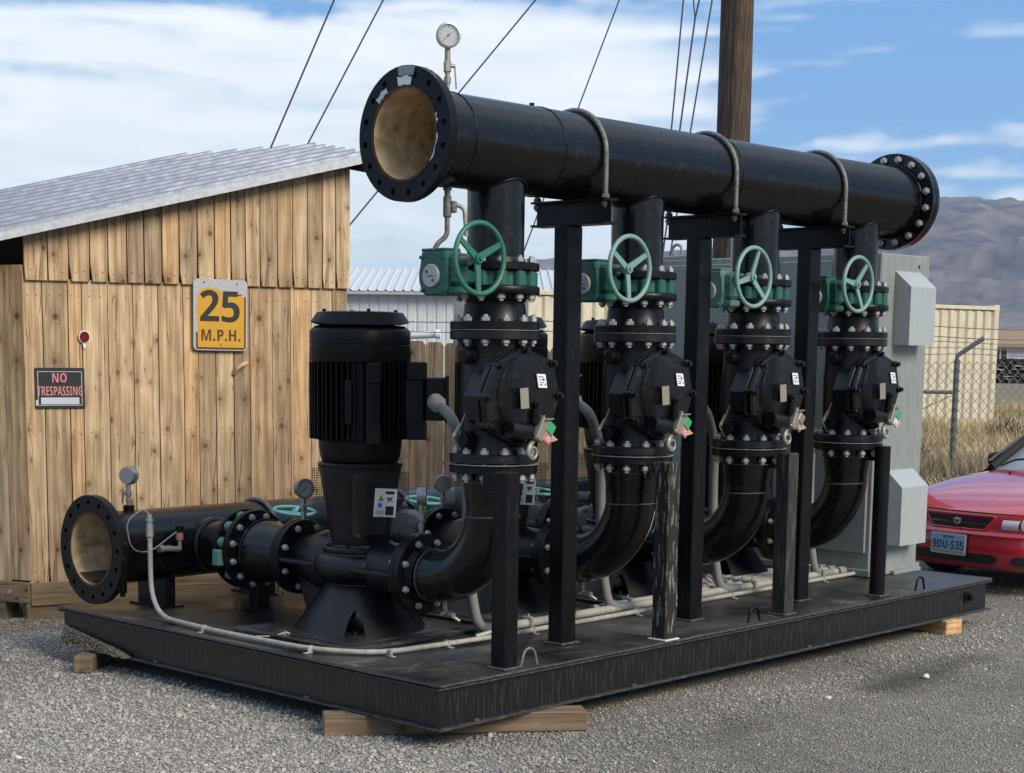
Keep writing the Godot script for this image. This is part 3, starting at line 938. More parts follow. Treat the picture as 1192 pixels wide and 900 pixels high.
func butterfly(i: int, label: String) -> void:
	var t := thing("butterfly_valve", label, "valve", D(LINES[i], 1.702, HZ), "green butterfly valves under the header")
	var body: Material = M.green
	var gear: Material = [M.green, M.green, M.green_mid, M.green][i]
	var wheel: Material = [M.green_wheel, M.pale_wheel, M.pale_wheel, M.pale_wheel][i]
	var m := MB.new()
	ring(m, 0.12, 0.168, 0.064, Transform3D(Basis(), Vector3(0, 0.001, 0)), 0.003, 48)
	for k in 12:
		var a := TAU * k / 12 + 0.13
		m.cyl(Vector3(cos(a) * 0.166, 0.002, sin(a) * 0.166), Vector3(cos(a) * 0.166, 0.064, sin(a) * 0.166), 0.03, 14)
	m.box(Vector3(-0.19, 0.033, 0), Vector3(0.1, 0.06, 0.1), Basis(), 0.012)
	part("valve_body", m, body, t)
	m = MB.new()
	m.cyl(Vector3(-0.16, 0.033, -0.01), Vector3(-0.29, 0.033, -0.01), 0.045, 20)
	m.cyl(Vector3(-0.235, 0.033, -0.01), Vector3(-0.262, 0.033, -0.01), 0.075, 20)
	part("stem_neck", m, body, t)
	# gear box: a rounded housing whose dial looks along -x
	m = MB.new()
	var out := [Vector2(-0.088, 0.142), Vector2(0.055, 0.142), Vector2(0.066, 0.12), Vector2(0.074, 0.03), Vector2(0.066, -0.03), Vector2(0.05, -0.05), Vector2(-0.07, -0.05), Vector2(-0.092, -0.03), Vector2(-0.108, 0.01), Vector2(-0.11, 0.045), Vector2(-0.1, 0.085)]
	var face := Basis(Vector3(0, 0, 1), Vector3(0, 1, 0), Vector3(-1, 0, 0))
	m.prism(out, 0.11, Transform3D(face, Vector3(-0.262, 0, -0.01)), 0.008)
	var gb := part("gear_box", m, gear, t)
	m = MB.new()
	m.box(Vector3(-0.317, 0.148, -0.03), Vector3(0.1, 0.012, 0.15), Basis(), 0.004)
	part("lid", m, gear, gb)
	for q in [[-0.085, 0.115], [0.05, 0.115], [0.045, -0.03], [-0.075, -0.03]]:
		m = MB.new()
		m.cyl(Vector3(-0.371, q[1], q[0] - 0.01), Vector3(-0.381, q[1], q[0] - 0.01), 0.009, 6)
		part("cover_screw", m, gear, gb)
	m = MB.new()
	m.cyl(Vector3(-0.37, 0.035, -0.03), Vector3(-0.385, 0.035, -0.03), 0.05, 28, -1.0, 0.003)
	var dl := part("dial", m, M.dial, t)
	m = MB.new()
	m.cyl(Vector3(-0.384, 0.052, -0.05), Vector3(-0.388, 0.052, -0.05), 0.006, 8)
	m.cyl(Vector3(-0.384, 0.014, -0.012), Vector3(-0.388, 0.014, -0.012), 0.006, 8)
	m.box(Vector3(-0.3855, 0.033, -0.03), Vector3(0.002, 0.004, 0.04))
	part("dial_mark", m, M.ink, dl)
	m = MB.new()   # worm casing and shaft
	m.box(Vector3(-0.315, 0.06, 0.075), Vector3(0.08, 0.13, 0.07), Basis(), 0.014)
	m.cyl(Vector3(-0.32, 0.1, 0.06), Vector3(-0.32, 0.1, 0.15), 0.035, 20, 0.026, 0.004)
	m.box(Vector3(-0.315, -0.03, 0.07), Vector3(0.085, 0.035, 0.08), Basis(), 0.01)
	for k in 3:
		m.box(Vector3(-0.357, 0.075 - 0.016 * k, 0.08), Vector3(0.006, 0.007, 0.045))
	part("worm_casing", m, gear, t)
	m = MB.new()
	m.cyl(Vector3(-0.345, 0.103, 0.12), Vector3(-0.345, 0.103, 0.232), 0.0125, 12)
	part("shaft", m, M.strap, t)
	make_wheel(t, Vector3(-0.345, 0.103, 0.235), Basis(), 0.15, [0.48, 0.52, 1.28, 0.9][i], wheel)

func make_check(label: String) -> Node3D:
	# check valve with its spool neck above; origin on the lower joint
	var Y := 0.906
	var t := thing("check_valve", label, "check valve", D(LINES[0], Y, HZ), "black swing check valves")
	t.set_meta("base", "check_valve")
	var m := MB.new()
	var prof := []
	for q in [[0.19, 0.0], [0.204, 0.004], [0.204, 0.038], [0.2, 0.042], [0.158, 0.043], [0.152, 0.06], [0.15, 0.12], [0.156, 0.2], [0.156, 0.38], [0.15, 0.46], [0.152, 0.535], [0.16, 0.556], [0.2, 0.557], [0.204, 0.561], [0.204, 0.594], [0.2, 0.598], [0.0, 0.598]]:
		prof.append(Vector2(q[0], q[1]))
	m.lathe(prof, Transform3D(), 48)
	# square neck towards the cover
	var oct := [Vector2(0.0, 0.53), Vector2(-0.18, 0.455), Vector2(-0.262, 0.305), Vector2(-0.245, 0.17), Vector2(-0.03, 0.08), Vector2(0.19, 0.16), Vector2(0.25, 0.305), Vector2(0.2, 0.465)]
	var inn := []
	for p in oct:
		inn.append((p - Vector2(-0.01, 0.305)) * 0.78 + Vector2(-0.01, 0.305))
	m.prism(inn, 0.17, Transform3D(Basis(), Vector3(0, 0, 0.0)), 0.01)
	m.prism(oct, 0.03, Transform3D(Basis(), Vector3(0, 0, 0.118)), 0.005)
	part("valve_body", m, M.cast, t)
	m = MB.new()
	m.prism(oct, 0.036, Transform3D(Basis(), Vector3(0, 0, 0.153)), 0.01)
	var cov := part("cover_plate", m, M.gloss, t)
	m = MB.new()
	var dome := []
	for k in 9:
		var a := PI / 2 * k / 8
		dome.append(Vector2(cos(a), sin(a) * 0.088))
	m.lathe(dome, Transform3D(Basis(Vector3(0.158, 0, 0), Vector3(0, 0, 1), Vector3(0, -0.185, 0)), Vector3(-0.01, 0.305, 0.185)), 40)
	part("dome", m, M.gloss, cov)
	for p in oct:
		var q: Vector2 = (p - Vector2(-0.01, 0.305)) * 0.93 + Vector2(-0.01, 0.305)
		m = MB.new()
		m.cyl(Vector3(q.x, q.y, 0.14), Vector3(q.x, q.y, 0.2), 0.021, 14, 0.019, 0.003)
		m.cyl(Vector3(q.x, q.y, 0.2), Vector3(q.x, q.y, 0.216), 0.013, 8)
		part("bolt_boss", m, M.gloss, cov)
	var on_dome := func(x: float, y: float) -> Transform3D:
		var u := (x + 0.01) / 0.158
		var v := (y - 0.305) / 0.185
		var h := sqrt(1.0 - u * u - v * v)
		var nz := Vector3(u / 0.158, v / 0.185, h / 0.088).normalized()
		var ux := (Vector3.RIGHT - nz * nz.x).normalized()
		return Transform3D(Basis(ux, nz.cross(ux), nz), Vector3(x, y, 0.185 + 0.088 * h) + nz * 0.004)
	m = MB.new()
	m.box(Vector3(), Vector3(0.068, 0.062, 0.003))
	var sx: Transform3D = on_dome.call(0.028, 0.375)
	var st := node("sticker", m.mesh(), M.white, t, sx.origin, sx.basis)
	m = MB.new()
	for q in [[-0.006, 0.018, 0.042, 0.004], [0.012, 0.006, 0.016, 0.01], [-0.014, 0.004, 0.018, 0.004], [-0.006, -0.008, 0.036, 0.003], [-0.012, -0.018, 0.024, 0.005], [0.022, -0.016, 0.008, 0.01]]:
		m.box(Vector3(q[0], q[1], 0.0018), Vector3(q[2], q[3], 0.0012))
	part("sticker_print", m, M.ink, st)
	m = MB.new()
	m.box(Vector3(), Vector3(0.043, 0.092, 0.003), Basis(), 0.001)
	sx = on_dome.call(-0.085, 0.3)
	sx.basis = sx.basis * Basis(Vector3(0, 0, 1), 0.09)
	node("name_plate", m.mesh(), M.brass, t, sx.origin + sx.basis.z * 0.004, sx.basis)
	# black sight plugs looking towards the shed
	for y in [0.485, 0.105]:
		m = MB.new()
		m.cyl(Vector3(-0.13, y, 0.0), Vector3(-0.208, y, 0.0), 0.036, 20, 0.033, 0.006)
		m.cyl(Vector3(-0.165, y, 0.0), Vector3(-0.182, y, 0.0), 0.042, 20)
		part("side_plug", m, M.paint, t)
	# shaft, arm and limit switch
	m = MB.new()
	m.cyl(Vector3(-0.02, 0.275, 0.24), Vector3(-0.02, 0.275, 0.29), 0.02, 12)
	m.cyl(Vector3(-0.02, 0.275, 0.29), Vector3(-0.02, 0.275, 0.303), 0.011, 6)
	m.cyl(Vector3(-0.022, 0.26, 0.278), Vector3(-0.005, 0.19, 0.265), 0.018, 12, 0.026)
	part("switch_arm", m, M.cast, t)
	m = MB.new()
	m.cyl(Vector3(-0.15, 0.165, 0.235), Vector3(-0.02, 0.15, 0.25), 0.042, 20, 0.034, 0.005)
	part("switch_cylinder", m, M.cast, t)
	m = MB.new()
	var tb := Basis(Vector3(0, 0, 1), -0.5)
	m.box(Vector3(0.022, 0.16, 0.262), Vector3(0.055, 0.11, 0.05), tb, 0.006)
	m.box(Vector3(-0.012, 0.18, 0.29), Vector3(0.006, 0.1, 0.03), tb, 0.002)
	m.box(Vector3(0.055, 0.205, 0.28), Vector3(0.05, 0.006, 0.045), tb * Basis(Vector3(0, 0, 1), 0.6), 0.002)
	m.tube(bend([Vector3(0.0, 0.11, 0.25), Vector3(-0.045, 0.085, 0.26), Vector3(-0.05, 0.045, 0.26), Vector3(-0.02, 0.04, 0.26)], 0.03), 0.012, 8)
	torus(m, Vector3(-0.02, 0.055, 0.262), Vector3(1, 0, 0), Vector3(0, 1, 0), 0.026, 0.008, 20, 6)
	var sw := part("limit_switch", m, M.brass, t)
	m = MB.new()
	m.box(Vector3(0.072, 0.163, 0.285), Vector3(0.052, 0.052, 0.012), Basis(Vector3(0, 0, 1), -0.62), 0.003)
	part("open_tag", m, M.greentag, sw)
	m = MB.new()
	m.box(Vector3(0.048, 0.118, 0.285), Vector3(0.05, 0.044, 0.012), Basis(Vector3(0, 0, 1), -0.62), 0.003)
	part("shut_tag", m, M.redtag, sw)
	m = MB.new()
	torus(m, Vector3(0.048, 0.116, 0.2925), Vector3(1, 0, 0), Vector3(0, 1, 0), 0.009, 0.0025, 14, 5)
	part("shut_mark", m, M.white, sw)
	m = MB.new()
	m.prism([Vector2(0.07, 0.1), Vector2(0.125, 0.11), Vector2(0.085, 0.135)], 0.01, Transform3D(Basis(), Vector3(0, 0, 0.275)))
	part("pointer", m, M.tan, sw)
	# thin rods at the back from the flange to the lever
	m = MB.new()
	m.tube([Vector3(-0.2, 0.06, -0.02), Vector3(-0.25, 0.115, -0.02), Vector3(-0.19, 0.18, -0.02), Vector3(-0.16, 0.23, -0.02)], 0.0042, 8)
	m.cyl(Vector3(-0.245, 0.12, -0.02), Vector3(-0.195, 0.175, -0.02), 0.0095, 10)
	part("lever_rod", m, M.brass, t)
	# upper spool: flange, waist, flange
	m = MB.new()
	prof = []
	for q in [[0.0, 0.601], [0.2, 0.601], [0.204, 0.605], [0.204, 0.635], [0.2, 0.639], [0.155, 0.64], [0.146, 0.66], [0.14, 0.7], [0.139, 0.716], [0.134, 0.718], [0.134, 0.724], [0.137, 0.726], [0.148, 0.752], [0.153, 0.76], [0.2, 0.761], [0.203, 0.765], [0.203, 0.791], [0.2, 0.795], [0.1, 0.795]]:
		prof.append(Vector2(q[0], q[1]))
	m.lathe(prof, Transform3D(), 48)
	part("neck_spool", m, M.paint, t)
	m = MB.new()
	ring(m, 0.1, 0.206, 0.0022, Transform3D(Basis(), Vector3(0, 0.5985, 0)), 0.0004)
	part("gasket", m, M.galv, t)
	bolts(t, stud(0.076, 0.02), Vector3(0, 0.599, 0), Basis(), 0.177, 12, 0.0)
	bolts(t, stud(0.096, 0.02), Vector3(0, -0.006, 0), Basis(), 0.177, 12, 0.0)
	return t

func make_elbow(label: String) -> Node3D:
	var t := thing("pipe_elbow", label, "pipe elbow", D(LINES[0], 0, HZ), "black elbows under the check valves")
	t.set_meta("base", "pipe_elbow")
	var R := 0.366
	var m := MB.new()
	var pts := []
	for a in arc(Vector3(0, SY + R, -R), Vector3(0, -1, 0), Vector3(0, 0, 1), R, 0.0, PI / 2, 20):
		pts.append(a)
	pts.push_front(Vector3(0, SY, -0.43))
	m.tube(pts, 0.126, 40, false, false)
	m.lathe([Vector2(0.126, SY + R - 0.005), Vector2(0.127, 0.72), Vector2(0.146, 0.845), Vector2(0.146, 0.87)], Transform3D(), 40)
	part("bend", m, M.gloss, t)
	m = MB.new()
	torus(m, Vector3(0, 0.655, -0.003), Vector3(1, 0, 0), Vector3(0, 0.04, 1).normalized(), 0.1265, 0.004, 40, 6)
	torus(m, Vector3(0, 0.815, 0), Vector3(1, 0, 0), Vector3(0, 0, 1), 0.1425, 0.003, 40, 6)
	torus(m, Vector3(0, SY, -0.39), Vector3(1, 0, 0), Vector3(0, 1, 0), 0.126, 0.005, 40, 6)
	part("weld_seam", m, M.scuffed, t)
	m = MB.new()
	ring(m, 0.12, 0.204, 0.036, Transform3D(Basis(), Vector3(0, 0.861, 0)))
	part("upper_flange", m, M.paint, t)
	m = MB.new()
	ring(m, 0.12, 0.208, 0.003, Transform3D(Basis(), Vector3(0, 0.899, 0)), 0.0008)
	part("gasket", m, M.galv, t)
	m = MB.new()
	ring(m, 0.115, 0.195, 0.03, Transform3D(ALZ, Vector3(0, SY, -0.471)))
	m.lathe([Vector2(0.145, 0.03), Vector2(0.127, 0.06)], Transform3D(ALZ, Vector3(0, SY, -0.471)), 40)
	part("lower_flange", m, M.paint, t)
	bolts(t, stud(0.07, 0.0175), Vector3(0, SY, -0.474), ALZ, 0.16, 8, PI / 8)
	m = MB.new()
	m.cyl(Vector3(0.02, 0.215, -0.33), Vector3(0.02, 0.15, -0.33), 0.012, 10)
	m.cyl(Vector3(0.02, 0.16, -0.35), Vector3(0.02, 0.155, -0.27), 0.014, 8)
	m.cyl(Vector3(0.02, 0.155, -0.29), Vector3(0.05, 0.125, -0.26), 0.009, 8)
	m.box(Vector3(-0.01, 0.17, -0.31), Vector3(0.05, 0.006, 0.014), Basis(Vector3(0, 0, 1), 0.5), 0.001)
	part("drain_tap", m, M.brass, t)
	return t

func make_pump(label: String) -> Node3D:
	var t := thing("pump", label, "pump", D(LINES[0], 0.0, PZ), "vertical electric pumps on the skid")
	t.set_meta("base", "pump")
	var m := MB.new()
	m.box(Vector3(-0.03, 0.011, 0.0), Vector3(0.86, 0.02, 0.88), Basis(), 0.004)
	m.box(Vector3(-0.03, 0.024, 0.0), Vector3(0.74, 0.006, 0.74), Basis(), 0.003)
	part("base_plate", m, M.deck, t)
	# conical pedestal on four feet, with arched openings between them
	m = MB.new()
	var k := 240
	var cam_a := atan2(0.687, -0.727)
	for i in k:
		for side in [0, 1]:
			var q := []
			for e in [0, 1]:
				var a: float = cam_a + TAU * (i + e) / k
				var w := fposmod(a - cam_a + PI / 4, PI / 2) - PI / 4
				var f := absf(w) / 0.155
				var y0 := 0.027 if f >= 1.0 else 0.027 + 0.115 * pow(1.0 - pow(f, 2.2), 0.6)
				var tt := (y0 - 0.027) / 0.223
				var rb : float = lerpf(0.335, 0.172, tt) - side * 0.018
				q.append([a, rb, y0])
			var rt: float = 0.172 - side * 0.018
			var a0: float = q[0][0]
			var a1: float = q[1][0]
			var n0 := Vector3(cos(a0), 0.75, sin(a0)).normalized() * (1 if side == 0 else -1)
			var n1 := Vector3(cos(a1), 0.75, sin(a1)).normalized() * (1 if side == 0 else -1)
			m.quadn(Vector3(cos(a0) * q[0][1], q[0][2], sin(a0) * q[0][1]), Vector3(cos(a1) * q[1][1], q[1][2], sin(a1) * q[1][1]), Vector3(cos(a1) * rt, 0.25, sin(a1) * rt), Vector3(cos(a0) * rt, 0.25, sin(a0) * rt), n0, n1, n1, n0)
	for i in k:   # thickness of the lower edge
		var q := []
		for e in [0, 1]:
			var a: float = cam_a + TAU * (i + e) / k
			var w := fposmod(a - cam_a + PI / 4, PI / 2) - PI / 4
			var f := absf(w) / 0.155
			var y0 := 0.027 if f >= 1.0 else 0.027 + 0.115 * pow(1.0 - pow(f, 2.2), 0.6)
			var rb := lerpf(0.335, 0.172, (y0 - 0.027) / 0.223)
			q.append([Vector3(cos(a) * rb, y0, sin(a) * rb), Vector3(cos(a) * (rb - 0.018), y0, sin(a) * (rb - 0.018))])
		m.quad(q[0][0], q[1][0], q[1][1], q[0][1], Vector3(0, -1, 0))
	ring(m, 0.1, 0.178, 0.014, Transform3D(Basis(), Vector3(0, 0.25, 0)))
	for sx in [0, 1, 2, 3]:
		var a: float = cam_a + sx * PI / 2
		m.cyl(Vector3(cos(a) * 0.3, 0.027, sin(a) * 0.3), Vector3(cos(a) * 0.3, 0.05, sin(a) * 0.3), 0.014, 6)
	part("pedestal", m, M.cast, t)
	# casing
	m = MB.new()
	var prof := []
	for q in [[0.08, 0.262], [0.17, 0.266], [0.205, 0.28], [0.228, 0.31], [0.234, 0.342], [0.226, 0.378], [0.205, 0.4], [0.19, 0.404], [0.186, 0.412], [0.1, 0.414]]:
		prof.append(Vector2(q[0], q[1]))
	m.lathe(prof, Transform3D(), 48)
	for s in [-1.0, 1.0]:
		var len_ := 0.43 if s < 0 else 0.415
		var pr := []
		for q in ([[0.15, 0.08], [0.165, 0.18], [0.156, 0.25], [0.132, 0.33], [0.118, 0.39], [0.118, 0.43]] if s < 0 else [[0.12, 0.1], [0.135, 0.2], [0.128, 0.3], [0.122, 0.42]]):
			pr.append(Vector2(q[0], q[1]))
		m.lathe(pr, Transform3D(ALZ if s > 0 else Basis(Vector3(1, 0, 0), Vector3(0, 0, -1), Vector3(0, 1, 0)), Vector3(0, SY, 0)), 36)
		m.prism([Vector2(-0.185, 0.16 * s), Vector2(-0.23, 0.02 * s), Vector2(0.23, 0.02 * s), Vector2(0.185, len_ * s), Vector2(-0.185, len_ * s)], 0.02, Transform3D(Basis(Vector3(1, 0, 0), Vector3(0, 0, 1), Vector3(0, -1, 0)), Vector3(0, SY + 0.01, 0)), 0.004)
		if s < 0:
			m.prism([Vector2(-0.1, 0.262), Vector2(-0.26, 0.03), Vector2(-0.33, 0.03), Vector2(-0.42, 0.26)], 0.14, Transform3D(Basis(Vector3(0, 0, 1), Vector3(0, 1, 0), Vector3(-1, 0, 0)), Vector3(0.07, 0, 0)), 0.02)
	part("casing", m, M.cast, t)
	m = MB.new()
	ring(m, 0.1, 0.195, 0.034, Transform3D(ALZ, Vector3(0, SY, 0.41)))
	part("outlet_flange", m, M.paint, t)
	m = MB.new()
	ring(m, 0.1, 0.195, 0.03, Transform3D(ALZ, Vector3(0, SY, -0.455)))
	part("inlet_flange", m, M.paint, t)
	m = MB.new()
	m.lathe([Vector2(0.1, 0.414), Vector2(0.184, 0.414), Vector2(0.19, 0.42), Vector2(0.19, 0.434), Vector2(0.184, 0.44), Vector2(0.16, 0.441), Vector2(0.155, 0.452), Vector2(0.1, 0.453)], Transform3D(), 48)
	m.box(Vector3(0.12, 0.43, 0.1), Vector3(0.1, 0.03, 0.07), Basis(Vector3.UP, -0.7), 0.006)
	var seal := part("seal_plate", m, M.cast, t)
	for i in 8:
		var a := TAU * i / 8 + 0.3
		m = MB.new()
		m.cyl(Vector3(cos(a) * 0.172, 0.438, sin(a) * 0.172), Vector3(cos(a) * 0.172, 0.453, sin(a) * 0.172), 0.011, 6)
		m.box(Vector3(cos(a) * 0.172, 0.448, sin(a) * 0.172), Vector3(0.008, 0.018, 0.008))
		part("bolt", m, M.paint, seal)
	# lantern between pump and motor: tapered, with two tall windows behind mesh guards
	m = MB.new()
	var win := atan2(0.976, -0.218)
	var ks := 72
	for i in ks:
		var q := []
		for e in [0, 1]:
			q.append(win + TAU * (i + e) / ks)
		var mid := fposmod((q[0] + q[1]) * 0.5 - win + PI / 2, PI) - PI / 2
		var open := absf(mid) < 0.62
		for seg in [[0.45, 0.5, false], [0.5, 0.775, open], [0.775, 0.835, false]]:
			if seg[2]:
				continue
			for side in [0, 1]:
				var v4 := []
				for c in [[0, 0], [1, 0], [1, 1], [0, 1]]:
					var y: float = seg[c[1]]
					var r : float = lerpf(0.142, 0.207, (y - 0.45) / 0.385) - side * 0.016
					v4.append(Vector3(cos(q[c[0]]) * r, y, sin(q[c[0]]) * r))
				var n0 := Vector3(cos(q[0]), -0.16, sin(q[0])).normalized() * (1 if side == 0 else -1)
				var n1 := Vector3(cos(q[1]), -0.16, sin(q[1])).normalized() * (1 if side == 0 else -1)
				m.quadn(v4[0], v4[1], v4[2], v4[3], n0, n1, n1, n0)
	m.lathe([Vector2(0.19, 0.833), Vector2(0.207, 0.833), Vector2(0.212, 0.84), Vector2(0.212, 0.852), Vector2(0.206, 0.858), Vector2(0.1, 0.859)], Transform3D(), 48)
	m.cyl(Vector3(0, 0.45, 0), Vector3(0, 0.84, 0), 0.04, 16)
	m.cyl(Vector3(0, 0.6, 0), Vector3(0, 0.68, 0), 0.075, 20)
	part("lantern", m, M.cast, t)
	for s in [0, 1]:
		var wa: float = win + PI * s
		var gn := Vector3(cos(wa), 0, sin(wa))
		var gx := Vector3(-sin(wa), 0, cos(wa))
		m = MB.new()
		for i in 27:
			var e := gx * (-0.155 + 0.31 * i / 26)
			m.tube([gn * 0.204 + e + Vector3(0, 0.515, 0), gn * 0.214 + e + Vector3(0, 0.815, 0)], 0.0016, 4, false, false)
		for j in 26:
			var y := 0.515 + 0.3 * j / 25
			var g := gn * (0.2055 + 0.01 * j / 25.0)
			m.tube([g - gx * 0.155 + Vector3(0, y, 0), g + gx * 0.155 + Vector3(0, y, 0)], 0.0016, 4, false, false)
		for e in [-0.12, 0.12]:
			m.tube([gn * 0.17 + gx * e + Vector3(0, 0.51, 0), gn * 0.209 + gx * e + Vector3(0, 0.51, 0)], 0.008, 8)
		part("mesh_guard", m, M.screen, t).set_meta("kind", "stuff")
	# warning sheet tied to the guard
	var la := win
	var lb := Basis(Vector3(sin(la), 0, -cos(la)), Vector3.UP, Vector3(cos(la), 0, sin(la))) * Basis(Vector3.RIGHT, 0.03) * Basis(Vector3(0, 0, 1), -0.07)
	var lo := Vector3(cos(la) * 0.216, 0.67, sin(la) * 0.216) + lb.x * 0.02
	m = MB.new()
	m.box(Vector3(), Vector3(0.125, 0.14, 0.002))
	var sheet := node("warning_sheet", m.mesh(), M.white, t, lo, lb)
	m = MB.new()
	m.prism([Vector2(-0.046, 0.008), Vector2(-0.008, 0.008), Vector2(-0.027, 0.044)], 0.001, Transform3D(Basis(), Vector3(0, 0, 0.0012)))
	part("warning_triangle", m, M.yellow, sheet)
	m = MB.new()
	m.prism(oval(0.012, 0.012), 0.001, Transform3D(Basis(), Vector3(-0.03, -0.012, 0.0012)))
	part("blue_disc", m, M.blue, sheet)
	m = MB.new()
	m.box(Vector3(0.026, -0.038, 0.0016), Vector3(0.046, 0.044, 0.001))
	m.box(Vector3(0.022, 0.05, 0.0016), Vector3(0.05, 0.014, 0.001))
	for q in [[0.024, 0.022, 0.03, 0.4], [0.03, 0.016, 0.026, -0.9], [0.018, 0.012, 0.02, 1.2], [0.01, 0.024, 0.012, 0.0], [-0.027, 0.022, 0.012, 1.57], [-0.027, 0.014, 0.014, 0.0]]:
		m.box(Vector3(q[0], q[1], 0.0026), Vector3(q[2], 0.005, 0.001), Basis(Vector3(0, 0, 1), q[3]))
	for q in [-0.042, -0.02]:
		torus(m, Vector3(q, -0.047, 0.0018), Vector3(1, 0, 0), Vector3(0, 1, 0), 0.008, 0.0014, 12, 4)
	part("sheet_print", m, M.ink, sheet)
	# motor
	m = MB.new()
	prof = []
	for q in [[0.1, 0.86], [0.188, 0.861], [0.192, 0.866], [0.2, 0.895], [0.207, 0.94], [0.207, 0.965], [0.215, 0.972], [0.215, 0.99], [0.205, 0.992], [0.205, 1.345], [0.24, 1.346], [0.1, 1.35]]:
		prof.append(Vector2(q[0], q[1]))
	m.lathe(prof, Transform3D(), 48)
	part("motor_frame", m, M.motor, t)
	m = MB.new()
	for i in 52:
		var a := TAU * i / 52
		var far := 0.25 if i % 13 != 0 else 0.243
		m.box(Vector3(cos(a) * (0.2 + far) * 0.5, 1.163, sin(a) * (0.2 + far) * 0.5), Vector3(far - 0.196, 0.375, 0.0065), Basis(Vector3.UP, -a), 0.001)
	part("cooling_fins", m, M.motor, t).set_meta("kind", "stuff")
	m = MB.new()
	prof = []
	for q in [[0.2, 1.352], [0.249, 1.352], [0.251, 1.356], [0.249, 1.432], [0.247, 1.434], [0.247, 1.439], [0.249, 1.441], [0.249, 1.5], [0.243, 1.508], [0.222, 1.526], [0.2, 1.53], [0.0, 1.532]]:
		prof.append(Vector2(q[0], q[1]))
	m.lathe(prof, Transform3D(), 56)
	m.box(Vector3(0.1, 1.47, 0.228), Vector3(0.03, 0.012, 0.004), Basis(Vector3.UP, 0.41))
	part("fan_cover", m, M.motor, t)
	m = MB.new()   # rain hood: disc with a rolled edge that dips and lifts
	var hk := 64
	for i in hk:
		var q := []
		for e in [0, 1]:
			var a: float = TAU * (i + e) / hk
			var lift := 0.014 * maxf(0.0, cos(a * 2.0 - 1.2))
			q.append([Vector3(cos(a) * 0.17, 1.597, sin(a) * 0.17), Vector3(cos(a) * 0.212, 1.592, sin(a) * 0.212), Vector3(cos(a) * 0.243, 1.534 + lift, sin(a) * 0.243)])
		for s in 2:
			for dy in [0.0, -0.004]:
				var dv := Vector3(0, dy, 0)
				m.quad(q[0][s] + dv, q[1][s] + dv, q[1][s + 1] + dv, q[0][s + 1] + dv, Vector3(0, 1 if dy == 0.0 else -1, 0))
		m.quad(q[0][2], q[1][2], q[1][2] - Vector3(0, 0.004, 0), q[0][2] - Vector3(0, 0.004, 0), q[0][2] - Vector3(0, 1.5, 0))
		m.flat(Vector3(0, 1.6, 0), q[0][0], q[1][0], Vector3.UP)
	for i in 4:
		var a := TAU * i / 4 + 0.5
		m.cyl(Vector3(cos(a) * 0.18, 1.54, sin(a) * 0.18), Vector3(cos(a) * 0.18, 1.608, sin(a) * 0.18), 0.009, 8)
	part("rain_hood", m, M.motor, t)
	# conduit plinth, terminal box and side pads
	var ta := atan2(0.725, 0.688)
	var tb := Basis(Vector3(cos(ta), 0, sin(ta)), Vector3.UP, Vector3(-sin(ta), 0, cos(ta)))
	m = MB.new()
	m.box(tb * Vector3(0.275, 1.165, 0.0), Vector3(0.1, 0.36, 0.2), tb, 0.008)
	for y in [1.02, 1.31]:
		m.box(tb * Vector3(0.285, y, 0.09), Vector3(0.1, 0.09, 0.05), tb, 0.006)
	m.box(tb * Vector3(0.38, 1.175, 0.0), Vector3(0.105, 0.21, 0.24), tb, 0.008)
	m.box(tb * Vector3(0.432, 1.175, 0.0), Vector3(0.012, 0.23, 0.26), tb, 0.004)
	part("terminal_box", m, M.motor, t)
	for q in [[-0.05, 0.3], [0.42, 0.0]]:
		m = MB.new()
		var a: float = cam_a - 0.28 + q[0]
		var pb := Basis(Vector3(cos(a), 0, sin(a)), Vector3.UP, Vector3(-sin(a), 0, cos(a)))
		if q[0] < 0:
			m.box(pb * Vector3(0.235, 1.15, 0), Vector3(0.06, 0.36, 0.07), pb, 0.005)
			m.box(pb * Vector3(0.25, 1.3, 0), Vector3(0.05, 0.1, 0.075), pb, 0.005)
			m.box(pb * Vector3(0.25, 1.0, 0), Vector3(0.05, 0.09, 0.075), pb, 0.005)
		else:
			m.box(pb * Vector3(0.25, 1.16, 0), Vector3(0.02, 0.21, 0.034), pb, 0.003)
		part("mounting_pad", m, M.motor, t)
	# gland and flexible conduit down to the deck
	var g0 := tb * Vector3(0.375, 1.165, 0.12)
	var gd := (tb * Vector3(0.42, -0.32, 1.0)).normalized()
	m = MB.new()
	m.cyl(g0, g0 - gd * -0.05, 0.043, 10, -1.0, 0.004)
	m.cyl(g0 + gd * 0.05, g0 + gd * 0.075, 0.03, 12)
	m.cyl(g0 + gd * 0.075, g0 + gd * 0.12, 0.026, 12)
	part("cable_gland", m, M.conduit, t)
	m = MB.new()
	var path := bend([g0 + gd * 0.1, g0 + gd * 0.24, Vector3(0.235, 0.9, 0.52), Vector3(0.255, 0.72, 0.5), Vector3(0.27, 0.3, 0.5), Vector3(0.32, 0.035, 0.52), Vector3(0.5, 0.03, 0.53)], 0.14, 8)
	m.tube(path, 0.0265, 14)
	part("flexible_conduit", m, M.flex, t)
	return t

